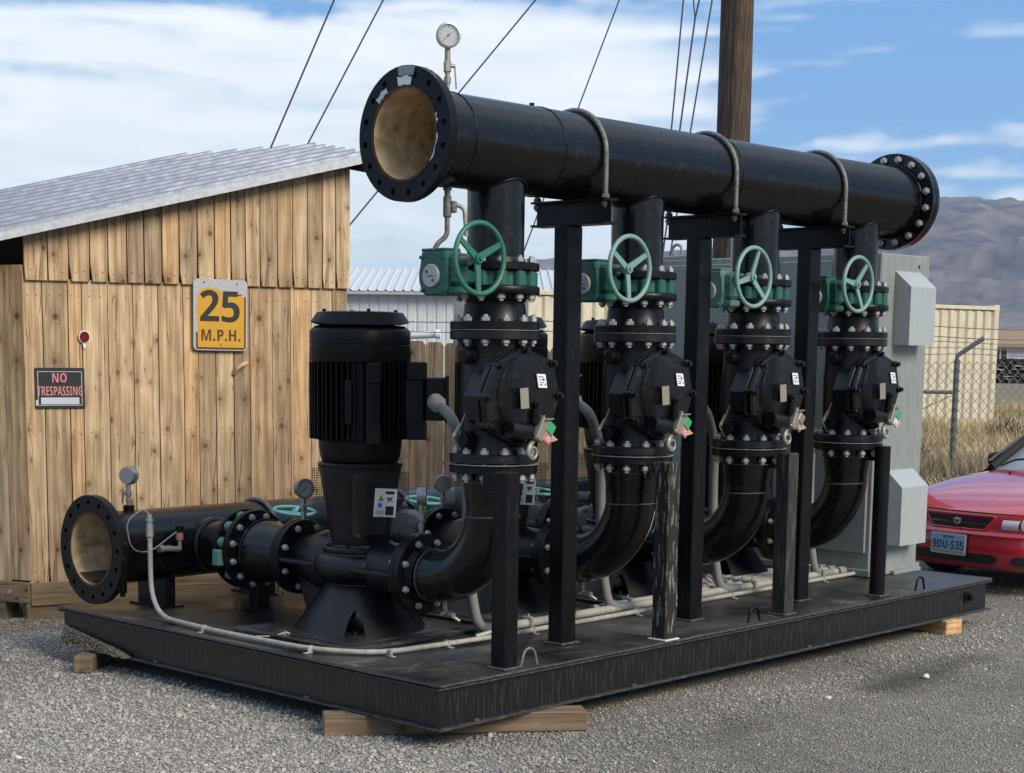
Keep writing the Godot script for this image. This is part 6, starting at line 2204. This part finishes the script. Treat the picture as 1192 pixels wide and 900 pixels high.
	node("lettering", text_mesh("9DU·S35", 0.083, 0.001), mat(lin(0.02, 0.05, 0.16), 0.5), pl, Vector3(0, -0.008, 0.006), Basis().scaled(Vector3(0.86, 1.05, 1)))
	node("lettering", text_mesh("NEVADA", 0.026, 0.001), mat(lin(0.02, 0.05, 0.16), 0.5), pl, Vector3(0, 0.05, 0.006))
	m = MB.new()
	m.box(Vector3(0, 0, -0.006), Vector3(0.31, 0.16, 0.01), Basis(), 0.003)
	part("holder", m, M.rubber, pl)
	# wheels and dark floor
	for wx in [0.93, 3.55]:
		for s in [-1.0, 1.0]:
			m = MB.new()
			m.lathe([Vector2(0.18, 0), Vector2(0.27, 0.0), Vector2(0.295, 0.025), Vector2(0.295, 0.16), Vector2(0.27, 0.185), Vector2(0.18, 0.185)], Transform3D(ALZ, Vector3(wx, 0.295, s * 0.73 - 0.0925)), 32)
			var wh := part("wheel", m, M.rubber, t)
			m = MB.new()
			m.lathe([Vector2(0.19, 0.0), Vector2(0.18, 0.02), Vector2(0.05, 0.035), Vector2(0.0, 0.035)], Transform3D(ALZ if s > 0 else Basis(Vector3(1, 0, 0), Vector3(0, 0, -1), Vector3(0, 1, 0)), Vector3(wx, 0.295, s * (0.73 + 0.06))), 24)
			part("wheel_cover", m, M.galv, wh)
	m = MB.new()
	m.box(Vector3(2.3, 0.42, 0), Vector3(3.6, 0.44, 1.24))
	m.box(Vector3(2.6, 0.66, 0), Vector3(1.7, 0.24, 1.5))
	part("underbody", m, M.rubber, t)

# ------------------------------------------------------------------ what stands behind
const F2 := Vector3(0.726, 0, -0.688)
const R2 := Vector3(0.688, 0, 0.726)
func far(d: float, r: float, y := 0.0) -> Vector3:
	return Vector3(EYE.x, 0, EYE.z) + F2 * d + R2 * r + Vector3(0, y, 0)

func ribbed(m: MB, a: Vector3, b: Vector3, y0: float, y1: float, out: Vector3, period: float, depth: float, cut := [0.0, 0.25, 0.38, 0.75, 0.88]) -> void:
	# trapezoid sheet standing between a and b
	var L := a.distance_to(b)
	var d := (b - a) / L
	var k := int(round(L / period))
	for i in k:
		var xs := []
		for c in [[cut[0], 0], [cut[1], 0], [cut[2], 1], [cut[3], 1], [cut[4], 0], [1.0, 0]]:
			xs.append(a + d * (i + float(c[0])) * L / k - out * depth * float(c[1]))
		for j in 5:
			m.quad(xs[j] + Vector3(0, y0, 0), xs[j + 1] + Vector3(0, y0, 0), xs[j + 1] + Vector3(0, y1, 0), xs[j] + Vector3(0, y1, 0), out)

func build_background() -> void:
	rng.seed = 41
	# board fence behind the pumps
	var t := thing("board_fence", "weathered grey-brown board fence behind the pumps", "fence", far(13.4, 0.3))
	var m: MB
	var r := -2.6
	while r < 3.4:
		var w := rng.randf_range(0.132, 0.146)
		var top := 1.735 - 0.03 * (r + 0.3) + rng.randf_range(-0.012, 0.012)
		m = MB.new()
		var o := Vector3(rng.randf_range(0.1, 0.9), rng.randf_range(0.06, 0.12), 0)
		var c := [Vector2(-w / 2, 0), Vector2(w / 2, 0), Vector2(w / 2, top - 0.03), Vector2(w / 2 - 0.025, top), Vector2(-w / 2 + 0.025, top), Vector2(-w / 2, top - 0.03)]
		m.prism(c, 0.016, Transform3D(), 0.002)
		for i in m.v.size():
			m.v[i] += o
		var bas := Basis(R2, Vector3.UP, -F2)
		node("board", m.mesh(), M["fence%d" % (rng.randi() % 4)], t, far(13.4, r, 0.03) - bas * o - t.position, bas)
		r += w + 0.004
	for y in [0.35, 1.45]:
		plank("rail", M.fence1, t, far(13.43, 0.4, y) - t.position, R2, -F2, 6.1, 0.09, 0.04)
	# two strands of barbed wire above the boards
	for q in [[1.935, "upper"], [1.86, "lower"]]:
		m = MB.new()
		var pts := []
		for k in 26:
			pts.append(far(12.6, -3.0 + k * 0.3, q[0] + 0.012 * sin(k * 1.3) - 0.006 * k * 0.1))
		m.tube(pts, 0.0035, 5)
		for k in 52:
			var p := far(12.6, -2.95 + k * 0.145, q[0] + 0.01 * sin(k * 0.65) - 0.003 * k * 0.1)
			m.tube([p - Vector3(0.012, 0.014, 0), p + Vector3(0.012, 0.014, 0)], 0.0025, 4, false, false)
		tag(part("barbed_wire", m, M.barbed), "%s barbed strand above the board fence, before the white building" % q[1], "wire", "barbed strands above the boards")
	# chain-link fence on the right
	t = thing("chain_link_fence", "chain-link fence with an angled barbed arm, behind the red car", "fence", far(21.0, 5.83))
	for q in [-3.1, 0.0, 3.1]:
		m = MB.new()
		var b := far(21.0, 5.83 + q)
		m.cyl(b, b + Vector3(0, 1.66, 0), 0.037, 14)
		m.tube([b + Vector3(0, 1.64, 0), b + Vector3(0, 1.71, 0), b + R2 * 0.31 - F2 * 0.04 + Vector3(0, 1.935, 0)], 0.029, 10)
		partw("post", m, M.fencepost, t)
	m = MB.new()
	m.tube([far(21.0, 2.73, 1.27), far(21.0, 5.83, 1.25)], 0.024, 10)
	partw("brace_rail", m, M.fencepost, t)
	m = MB.new()
	m.tube([far(20.98, 5.82, 1.23), far(20.98, 3.6, -0.02 + 0.2)], 0.006, 6)
	partw("truss_rod", m, M.barbed, t)
	for k in 3:
		m = MB.new()
		var pts := []
		for i in 40:
			pts.append(far(21.0 - 0.02, 2.0 + i * 0.25 + 0.1 * k, 1.75 + 0.075 * k + 0.012 * sin(i * 0.9 + k) - 0.0018 * i))
		m.tube(pts, 0.0045, 5)
		for i in 62:
			var p := far(21.0 - 0.02, 2.05 + i * 0.16 + 0.1 * k, 1.75 + 0.075 * k + 0.012 * sin(i * 0.576 + k) - 0.00115 * i)
			m.tube([p - R2 * 0.012 - Vector3(0, 0.018, 0), p + R2 * 0.012 + Vector3(0, 0.018, 0)], 0.003, 4, false, false)
		partw("barbed_strand", m, M.barbed, t)
	m = MB.new()
	var step := 0.052
	var cols := int(9.6 / step)
	for i in cols:
		var pts := []
		for j in 27:
			var x := 2.2 + (i + (0.5 if (j + i) % 2 == 0 else -0.5)) * step
			pts.append(far(20.96 + 0.004 * (j % 2), x, 0.04 + j * 0.0615))
		m.tube(pts, 0.0055, 3, false, false)
	var ml := partw("wire_mesh", m, M.wirefence, t)
	ml.set_meta("kind", "stuff")
	# cream shipping container
	var ca := far(29.0, 0.56)
	var cb := far(36.0, 10.85)
	var cd := (cb - ca).normalized()
	var cn := cd.cross(Vector3.UP)
	if cn.dot(F2) > 0.0:
		cn = -cn
	t = thing("shipping_container", "long cream corrugated shipping container behind the skid and the chain-link fence", "container", (ca + cb) * 0.5)
	m = MB.new()
	ribbed(m, ca + cd * 0.12, cb - cd * 0.12, 0.16, 2.66, cn, 0.276, 0.05)
	partw("side_panel", m, M.cream, t)
	m = MB.new()
	var cbas := Basis(cd, Vector3.UP, cn)
	var mid := (ca + cb) * 0.5
	var CL := ca.distance_to(cb)
	m.box(mid + Vector3(0, 2.72, 0) - cn * 0.04, Vector3(CL - 0.3, 0.08, 0.1), cbas, 0.01)
	m.box(mid + Vector3(0, 0.08, 0) - cn * 0.04, Vector3(CL - 0.3, 0.16, 0.1), cbas, 0.01)
	for e in [ca + cd * 0.075, cb - cd * 0.075]:
		m.box(e + Vector3(0, 1.38, 0) - cn * 0.07, Vector3(0.15, 2.74, 0.16), cbas, 0.012)
	m.box(mid + Vector3(0, 2.7, 0) - cn * 1.22, Vector3(CL - 0.02, 0.06, 2.36), cbas)
	m.box(mid + Vector3(0, 1.35, 0) - cn * 2.38, Vector3(CL - 0.02, 2.62, 0.06), cbas)
	for e in [ca + cd * 0.05, cb - cd * 0.05]:
		m.box(e + Vector3(0, 1.35, 0) - cn * 1.22, Vector3(0.06, 2.6, 2.26), cbas)
	partw("frame", m, M.cream, t)
	for e in [ca + cd * 0.09, cb - cd * 0.09]:
		for y in [0.06, 2.73]:
			m = MB.new()
			m.box(e + Vector3(0, y, 0) - cn * 0.075, Vector3(0.19, 0.125, 0.18), cbas, 0.012)
			partw("corner_casting", m, M.cream, t)
	# white metal building
	t = thing("metal_building", "low white ribbed metal building behind the board fence", "building", far(42.0, -1.0))
	m = MB.new()
	ribbed(m, far(40.0, -9.0), far(40.0, 3.2), 0.0, 3.06, -F2, 0.23, 0.02, [0.0, 0.7, 0.78, 0.9, 0.98])
	m.box(far(44.0, 3.15, 1.5), Vector3(0.1, 3.0, 8.0), Basis(R2, Vector3.UP, -F2))
	m.box(far(48.0, -2.9, 1.5), Vector3(12.2, 3.0, 0.1), Basis(R2, Vector3.UP, -F2))
	partw("wall", m, M.siding, t)
	m = MB.new()
	for i in 61:
		var a := -9.3 + 0.21 * i
		for s in [[39.7, 44.2, 3.08, 3.82], [44.2, 48.7, 3.82, 3.08]]:
			m.quad(far(s[0], a, s[2]), far(s[0], a + 0.14, s[2]), far(s[1], a + 0.14, s[3]), far(s[1], a, s[3]), Vector3.UP)
			m.quad(far(s[0], a + 0.14, s[2]), far(s[0], a + 0.16, s[2] + 0.035), far(s[1], a + 0.16, s[3] + 0.035), far(s[1], a + 0.14, s[3]), Vector3.UP - R2)
			m.quad(far(s[0], a + 0.16, s[2] + 0.035), far(s[0], a + 0.19, s[2] + 0.035), far(s[1], a + 0.19, s[3] + 0.035), far(s[1], a + 0.16, s[3] + 0.035), Vector3.UP)
			m.quad(far(s[0], a + 0.19, s[2] + 0.035), far(s[0], a + 0.21, s[2]), far(s[1], a + 0.21, s[3]), far(s[1], a + 0.19, s[3] + 0.035), Vector3.UP + R2)
	partw("ribbed_roof", m, M.siding_roof, t)
	m = MB.new()
	m.box(far(39.75, -2.9, 3.04), Vector3(12.7, 0.09, 0.06), Basis(R2, Vector3.UP, -F2), 0.01)
	partw("eave_trim", m, M.flashing, t)
	t = thing("white_pipe", "white pipe end above the board fence, beside the first motor", "pipe", far(16.0, -0.8))
	m = MB.new()
	m.cyl(far(16.0, -0.92, 1.84), far(15.9, -0.53, 1.86), 0.035, 14)
	m.cyl(far(15.9, -0.57, 1.86), far(15.9, -0.53, 1.862), 0.045, 14)
	m.cyl(far(16.0, -0.92, 0.0), far(16.0, -0.92, 1.86), 0.035, 14)
	partw("pipe", m, M.white, t)
	# long house far off
	t = thing("far_house", "low white house with brown roof and dark windows, far off beyond the container", "house", far(126.0, 42.0))
	var hb := Basis(R2, Vector3.UP, -F2)
	m = MB.new()
	m.box(far(129.0, 46.0, 1.25), Vector3(28.0, 2.5, 8.0), hb)
	partw("wall", m, M.house, t)
	m = MB.new()
	m.quad(far(124.4, 31.4, 2.45), far(124.4, 60.6, 2.45), far(129.0, 60.6, 3.75), far(129.0, 31.4, 3.75), Vector3.UP)
	m.quad(far(133.6, 31.4, 2.45), far(133.6, 60.6, 2.45), far(129.0, 60.6, 3.75), far(129.0, 31.4, 3.75), Vector3.UP)
	m.box(far(124.4, 46.0, 2.42), Vector3(29.2, 0.14, 0.08), hb)
	partw("roof", m, M.shingle, t)
	for x in [37.9, 40.6, 43.5, 47.0]:
		m = MB.new()
		m.box(far(124.98, x, 1.75), Vector3(1.0, 0.95, 0.05), hb)
		var wd := partw("window", m, M.glassdark, t)
		m = MB.new()
		for e in [-0.54, 0.54, 0.0]:
			m.box(far(124.95, x + e, 1.75), Vector3(0.09, 1.05, 0.06), hb)
		for e in [-0.52, 0.52]:
			m.box(far(124.95, x, 1.75 + e), Vector3(1.17, 0.09, 0.05), hb)
		node("frame", m.mesh(-t.position), M.white, wd)
	# rows of rusty scrap
	t = thing("scrap_stack", "long dark stack of rusty scrap before the far house", "scrap", far(105.0, 36.0))
	m = MB.new()
	for i in 420:
		var y := 0.1 + 0.22 * (i % 7)
		var x := 30.6 + rng.randf() * 14.0
		m.cyl(far(104.0 + rng.randf() * 0.5, x, y + rng.randf_range(-0.06, 0.06)), far(107.0, x + rng.randf_range(-0.8, 0.8), y), rng.randf_range(0.05, 0.13), 6)
	var scrap := partw("bars", m, M.junk, t)
	scrap.set_meta("kind", "stuff")
	# dark tumbleweed and straw-coloured weeds
	for q in [[28.6, 8.85, 0.5, "round dark tumbleweed in the dry grass above the red car's bonnet"], [24.0, 6.1, 0.34, "small brown weed bush behind the foot of the chain-link post"]]:
		t = thing("tumbleweed", q[3], "bush", far(q[0], q[1]))
		m = MB.new()
		for i in 260:
			var d := Vector3(rng.randf_range(-1, 1), rng.randf_range(-0.2, 1), rng.randf_range(-1, 1)).normalized()
			var e := (d + Vector3(rng.randf_range(-0.6, 0.6), rng.randf_range(-0.4, 0.4), rng.randf_range(-0.6, 0.6))).normalized()
			var s: float = q[2]
			m.tube([d * s * 0.15 + Vector3(0, s * 0.2, 0), d * s * 0.6 + Vector3(0, s * 0.3, 0), e * s * rng.randf_range(0.75, 1.05) + Vector3(0, s * 0.35, 0)], 0.006, 3, false, false)
		part("twigs", m, M.junk, t).set_meta("kind", "stuff")
	build_grass()
	build_hills()

func build_grass() -> void:
	rng.seed = 51
	var tufts := []
	for k in 3:
		var m := MB.new()
		for i in 22:
			var a := rng.randf() * TAU
			var lean := rng.randf_range(0.1, 0.75)
			var base := Vector3(rng.randf_range(-0.16, 0.16), 0, rng.randf_range(-0.16, 0.16))
			var d := Vector3(cos(a), 0, sin(a))
			var s := Vector3(-d.z, 0, d.x) * rng.randf_range(0.006, 0.013)
			var h := rng.randf_range(0.5, 1.0)
			var p1 := base + Vector3(0, h * 0.55, 0) + d * lean * 0.16
			var p2 := base + Vector3(0, h, 0) + d * lean * 0.55
			m.quad(base - s, base + s, p1 + s * 0.8, p1 - s * 0.8, d)
			m.flat(p1 - s * 0.8, p1 + s * 0.8, p2, d)
		tufts.append(m.mesh())
	var xs := [[], [], []]
	var cs := [[], [], []]
	var pat := noise(0.35, FastNoiseLite.TYPE_SIMPLEX_SMOOTH, 3, 61)
	for i in 15000:
		var d := 17.5 + 30.0 * pow(rng.randf(), 1.3)
		var px := rng.randf_range(880.0, 1420.0)
		var r := (px - 575.0) / 1918.0 * d
		var p := far(d, r)
		var cover := pat.get_noise_2d(p.x, p.z)
		if cover < -0.22 and rng.randf() < 0.8:
			continue
		if d < 20.0 and rng.randf() < 0.72:
			continue
		# not under the container
		if d > 27.0 and r < 0.6 + (d - 28.4) * 1.47 and d < 29.0 + (r - 0.56) * 0.68 + 2.6 and d > 28.9 + (r - 0.56) * 0.68 - 0.05:
			continue
		var h := rng.randf_range(0.16, 0.42) * (1.0 + 0.9 * cover) * (1.25 if d > 24.0 else 1.0)
		var k := rng.randi() % 3
		xs[k].append(Transform3D(Basis(Vector3.UP, rng.randf() * TAU).scaled(Vector3(1, h, 1)), p))
		var f := rng.randf_range(0.7, 1.25)
		var c := Color(0.58, 0.45, 0.235).lerp(Color(0.42, 0.315, 0.18), clampf(0.5 - cover, 0, 1)) * f
		cs[k].append(c)
	# taller weeds along the foot of the fence
	for i in 520:
		var d := rng.randf_range(19.6, 22.2)
		var r := (rng.randf_range(1000.0, 1290.0) - 575.0) / 1918.0 * d
		var k := rng.randi() % 3
		var h := rng.randf_range(0.25, 0.62)
		xs[k].append(Transform3D(Basis(Vector3.UP, rng.randf() * TAU).scaled(Vector3(0.8, h, 0.8)), far(d, r)))
		var f := rng.randf_range(0.55, 1.05)
		cs[k].append(Color(0.36 * f, 0.29 * f, 0.2 * f))
	for k in 3:
		multi("dry_grass", tufts[k], M.grass, xs[k], cs[k], "straw-coloured dry grass behind the chain-link fence", "grass")

func build_hills() -> void:
	# a bare range some kilometres away, with a long gentle foot
	var rid := noise(0.0019, FastNoiseLite.TYPE_SIMPLEX_SMOOTH, 6, 71)
	rid.fractal_type = FastNoiseLite.FRACTAL_RIDGED
	var soft := noise(0.0006, FastNoiseLite.TYPE_SIMPLEX_SMOOTH, 3, 72)
	var spot := noise(0.007, FastNoiseLite.TYPE_SIMPLEX_SMOOTH, 4, 73)
	var rows := []
	var cols := []
	var A := 560
	var N := 130
	for i in N + 1:
		var f := float(i) / N
		var d := 700.0 + 3600.0 * pow(f, 1.15)
		var line := []
		var cl := []
		for j in A + 1:
			var az := -0.75 + 1.5 * j / A          # to the right of the camera's heading
			var p := Vector3(EYE.x, 0, EYE.z) + (F2 * cos(az) + R2 * sin(az)) * d
			# crest by heading: low on the left, high on the right
			var crest := lerpf(0.012, 0.046, smoothstep(-0.3, 0.03, az))
			crest = lerpf(crest, 0.056, smoothstep(0.03, 0.12, az))
			crest = lerpf(crest, 0.085, smoothstep(0.11, 0.26, az))
			crest += 0.002 * sin(az * 21.0 + 0.6) + 0.0015 * sin(az * 57.0)
			crest *= 1.0 - 0.25 * smoothstep(0.34, 0.7, az)
			var up := smoothstep(1150.0, 3200.0, d + 260.0 * soft.get_noise_2d(p.x, p.z))
			var foot := 0.010 * maxf(0.0, d - 700.0) * clampf(crest / 0.05, 0.0, 1.2)
			var rg := rid.get_noise_2d(p.x, p.z)
			var y := lerpf(foot, crest * 3250.0, up) + (rg - 0.5) * 90.0 * up * (1.0 - 0.8 * up) * clampf(crest / 0.06, 0.1, 1.2)
			if d > 3300.0:
				y -= (d - 3300.0) * 0.10
			line.append(Vector3(p.x, y - 0.5, p.z))
			var n := spot.get_noise_2d(p.x, p.z) + 0.5 * spot.get_noise_2d(p.x * 5.0, p.z * 5.0)
			var c := Color(0.085, 0.078, 0.092).lerp(Color(0.24, 0.19, 0.17), clampf(0.5 + n * 1.1 + (rg - 0.4) * 0.8, 0, 1))  # purple shade and brown lit slopes are mixed into the vertex colour
			c = c.lerp(Color(0.26, 0.225, 0.2), clampf(1.0 - up * 2.5, 0, 1) * 0.8)
			if n > 0.28 and up < 0.5:
				c = c * 0.6
			cl.append(c)
		rows.append(line)
		cols.append(cl)
	var m := MB.new()
	m.grid(rows, Vector3.UP)
	# colours in the order in which grid() laid its faces
	m.colored = true
	m.c.resize(m.v.size())
	var look := {}
	for i in N + 1:
		for j in A + 1:
			look[rows[i][j]] = cols[i][j]
	for i in m.v.size():
		m.c[i] = look[m.v[i]]
	structure("hills", m, M.hill)

# ------------------------------------------------------------------ sky
func sky_texture() -> ImageTexture:
	var W := 3072
	var H := 1536
	var wisp := noise(1.0, FastNoiseLite.TYPE_SIMPLEX_SMOOTH, 5, 201)
	var sheet := noise(1.0, FastNoiseLite.TYPE_SIMPLEX_SMOOTH, 4, 202)
	var data := PackedByteArray()
	data.resize(W * H * 3)
	var head := atan2(0.726, 0.688)      # heading of the view, from -z towards +x
	for py in H / 2 + 2:
		var coarse := 1 if py > 560 else 4
		var el := (0.5 - (py + 0.5) / H) * PI
		var sy := sin(el)
		var ce := cos(el)
		var t := pow(clampf(1.0 - sy, 0.0, 1.0), 5.0)
		var base := Color(0.13, 0.28, 0.55).lerp(Color(0.21, 0.40, 0.66), t)
		base = base.lerp(Color(0.48, 0.625, 0.69), pow(clampf(1.0 - sy, 0.0, 1.0), 20.0))
		var px := 0
		while px < W:
			var az := (px + 0.5) / W * TAU
			var dx := sin(az) * ce
			var dz := -cos(az) * ce
			# layers seen at a slant: pulled out along the horizon
			var k := 1.0 / (sy + 0.16)
			var a := sheet.get_noise_3d(dx * k * 0.55, sy * 5.0, dz * k * 0.55)
			var b := wisp.get_noise_3d(dx * k * 1.1 + a * 0.6, sy * 34.0 + a * 1.2, dz * k * 1.1)
			var rel := wrapf(az - head, -PI, PI)
			# a broad bank to the left of the pole, thin bands to its right, broken cloud elsewhere
			var f := wisp.get_noise_3d(dx * k * 3.2 + a * 1.5 + 7.0, sy * 60.0 + b * 2.0 + dx * 6.0, dz * k * 3.2)
			var bank := smoothstep(0.17, 0.06, rel + 0.06 * a + 0.02 * b) * smoothstep(-1.5, -0.8, rel) * smoothstep(0.198 + 0.008 * sin(rel * 9.0) + 0.018 * b, 0.176, el)
			var low := smoothstep(0.13, 0.07, el + 0.03 * b)
			var cov := 0.1 - 0.3 * smoothstep(0.17, 0.2, el) * smoothstep(0.4, 0.25, el) + 0.7 * bank + 0.3 * low + 0.28 * smoothstep(0.25, 0.5, el)
			var den := clampf((a * 0.55 + b * 0.55 + f * 0.4 + cov - 0.14) * 1.35, 0.0, 1.0)
			den = den * (2.0 - den) * 0.93
			var cc := Color(0.63, 0.695, 0.73).lerp(Color(0.78, 0.81, 0.825), clampf(0.5 + b * 0.8 + f * 0.5, 0, 1))
			var c := base.lerp(cc, den).linear_to_srgb()
			var r8 := int(clampf(c.r, 0, 1) * 255)
			var g8 := int(clampf(c.g, 0, 1) * 255)
			var b8 := int(clampf(c.b, 0, 1) * 255)
			for q in coarse:
				var i := (py * W + px + q) * 3
				data[i] = r8
				data[i + 1] = g8
				data[i + 2] = b8
			px += coarse
	for py in range(H / 2 + 2, H):
		for px in W:
			var i := (py * W + px) * 3
			data[i] = 118
			data[i + 1] = 112
			data[i + 2] = 104
	return ImageTexture.create_from_image(Image.create_from_data(W, H, false, Image.FORMAT_RGB8, data))

# ------------------------------------------------------------------ all together
func _ready() -> void:
	# camera: a little to the open side of the near corner, eye at 1.72 m, the lens shifted upwards as the picture is a crop
	var cam := Camera3D.new()
	cam.name = "camera"
	add_child(cam)
	var yaw := 0.758
	var pitch := -0.142
	var roll := 0.011
	var fw := Vector3(cos(yaw) * cos(pitch), sin(pitch), -sin(yaw) * cos(pitch))
	var rt := Vector3(sin(yaw), 0, cos(yaw))
	var up := rt.cross(fw)
	var r2 := rt * cos(roll) + up * sin(roll)
	var u2 := up * cos(roll) - rt * sin(roll)
	cam.transform = Transform3D(Basis(r2, u2, -fw), EYE)
	cam.near = 0.1
	cam.far = 9000.0
	cam.projection = Camera3D.PROJECTION_FRUSTUM
	cam.keep_aspect = Camera3D.KEEP_HEIGHT
	cam.size = 0.1 * 900.0 / 1918.45
	cam.frustum_offset = Vector2(0.1 * 21.35 / 1918.45, 0.1 * 232.0 / 1918.45)
	cam.current = true
	var we := WorldEnvironment.new()
	we.name = "world"
	add_child(we)
	var env := Environment.new()
	we.environment = env
	var pan := PanoramaSkyMaterial.new()
	pan.panorama = sky_texture()
	pan.energy_multiplier = 0.93
	var sky := Sky.new()
	sky.sky_material = pan
	env.background_mode = Environment.BG_SKY
	env.sky = sky
	env.tonemap_mode = Environment.TONE_MAPPER_LINEAR
	env.tonemap_exposure = 1.5
	env.sdfgi_enabled = true
	env.ssao_enabled = true
	env.ssil_enabled = true
	env.fog_enabled = true
	env.fog_light_color = Color(0.7, 0.83, 0.96)
	env.fog_density = 0.00012
	var sun := DirectionalLight3D.new()
	sun.name = "sun"
	add_child(sun)
	sun.light_energy = 0.82
	sun.light_color = Color(1.0, 0.96, 0.9)
	sun.light_angular_distance = 28.0
	sun.shadow_enabled = true
	sun.look_at_from_position(Vector3(0.05, 0.55, 0.82) * 10.0, Vector3(), Vector3.UP)
	make_materials()
	build_ground()
	build_shed()
	build_background()
	build_skid()
	build_supports()
	build_headers()
	build_cabinet()
	build_equipment()
	build_signs()
	build_yard_things()
	build_car()
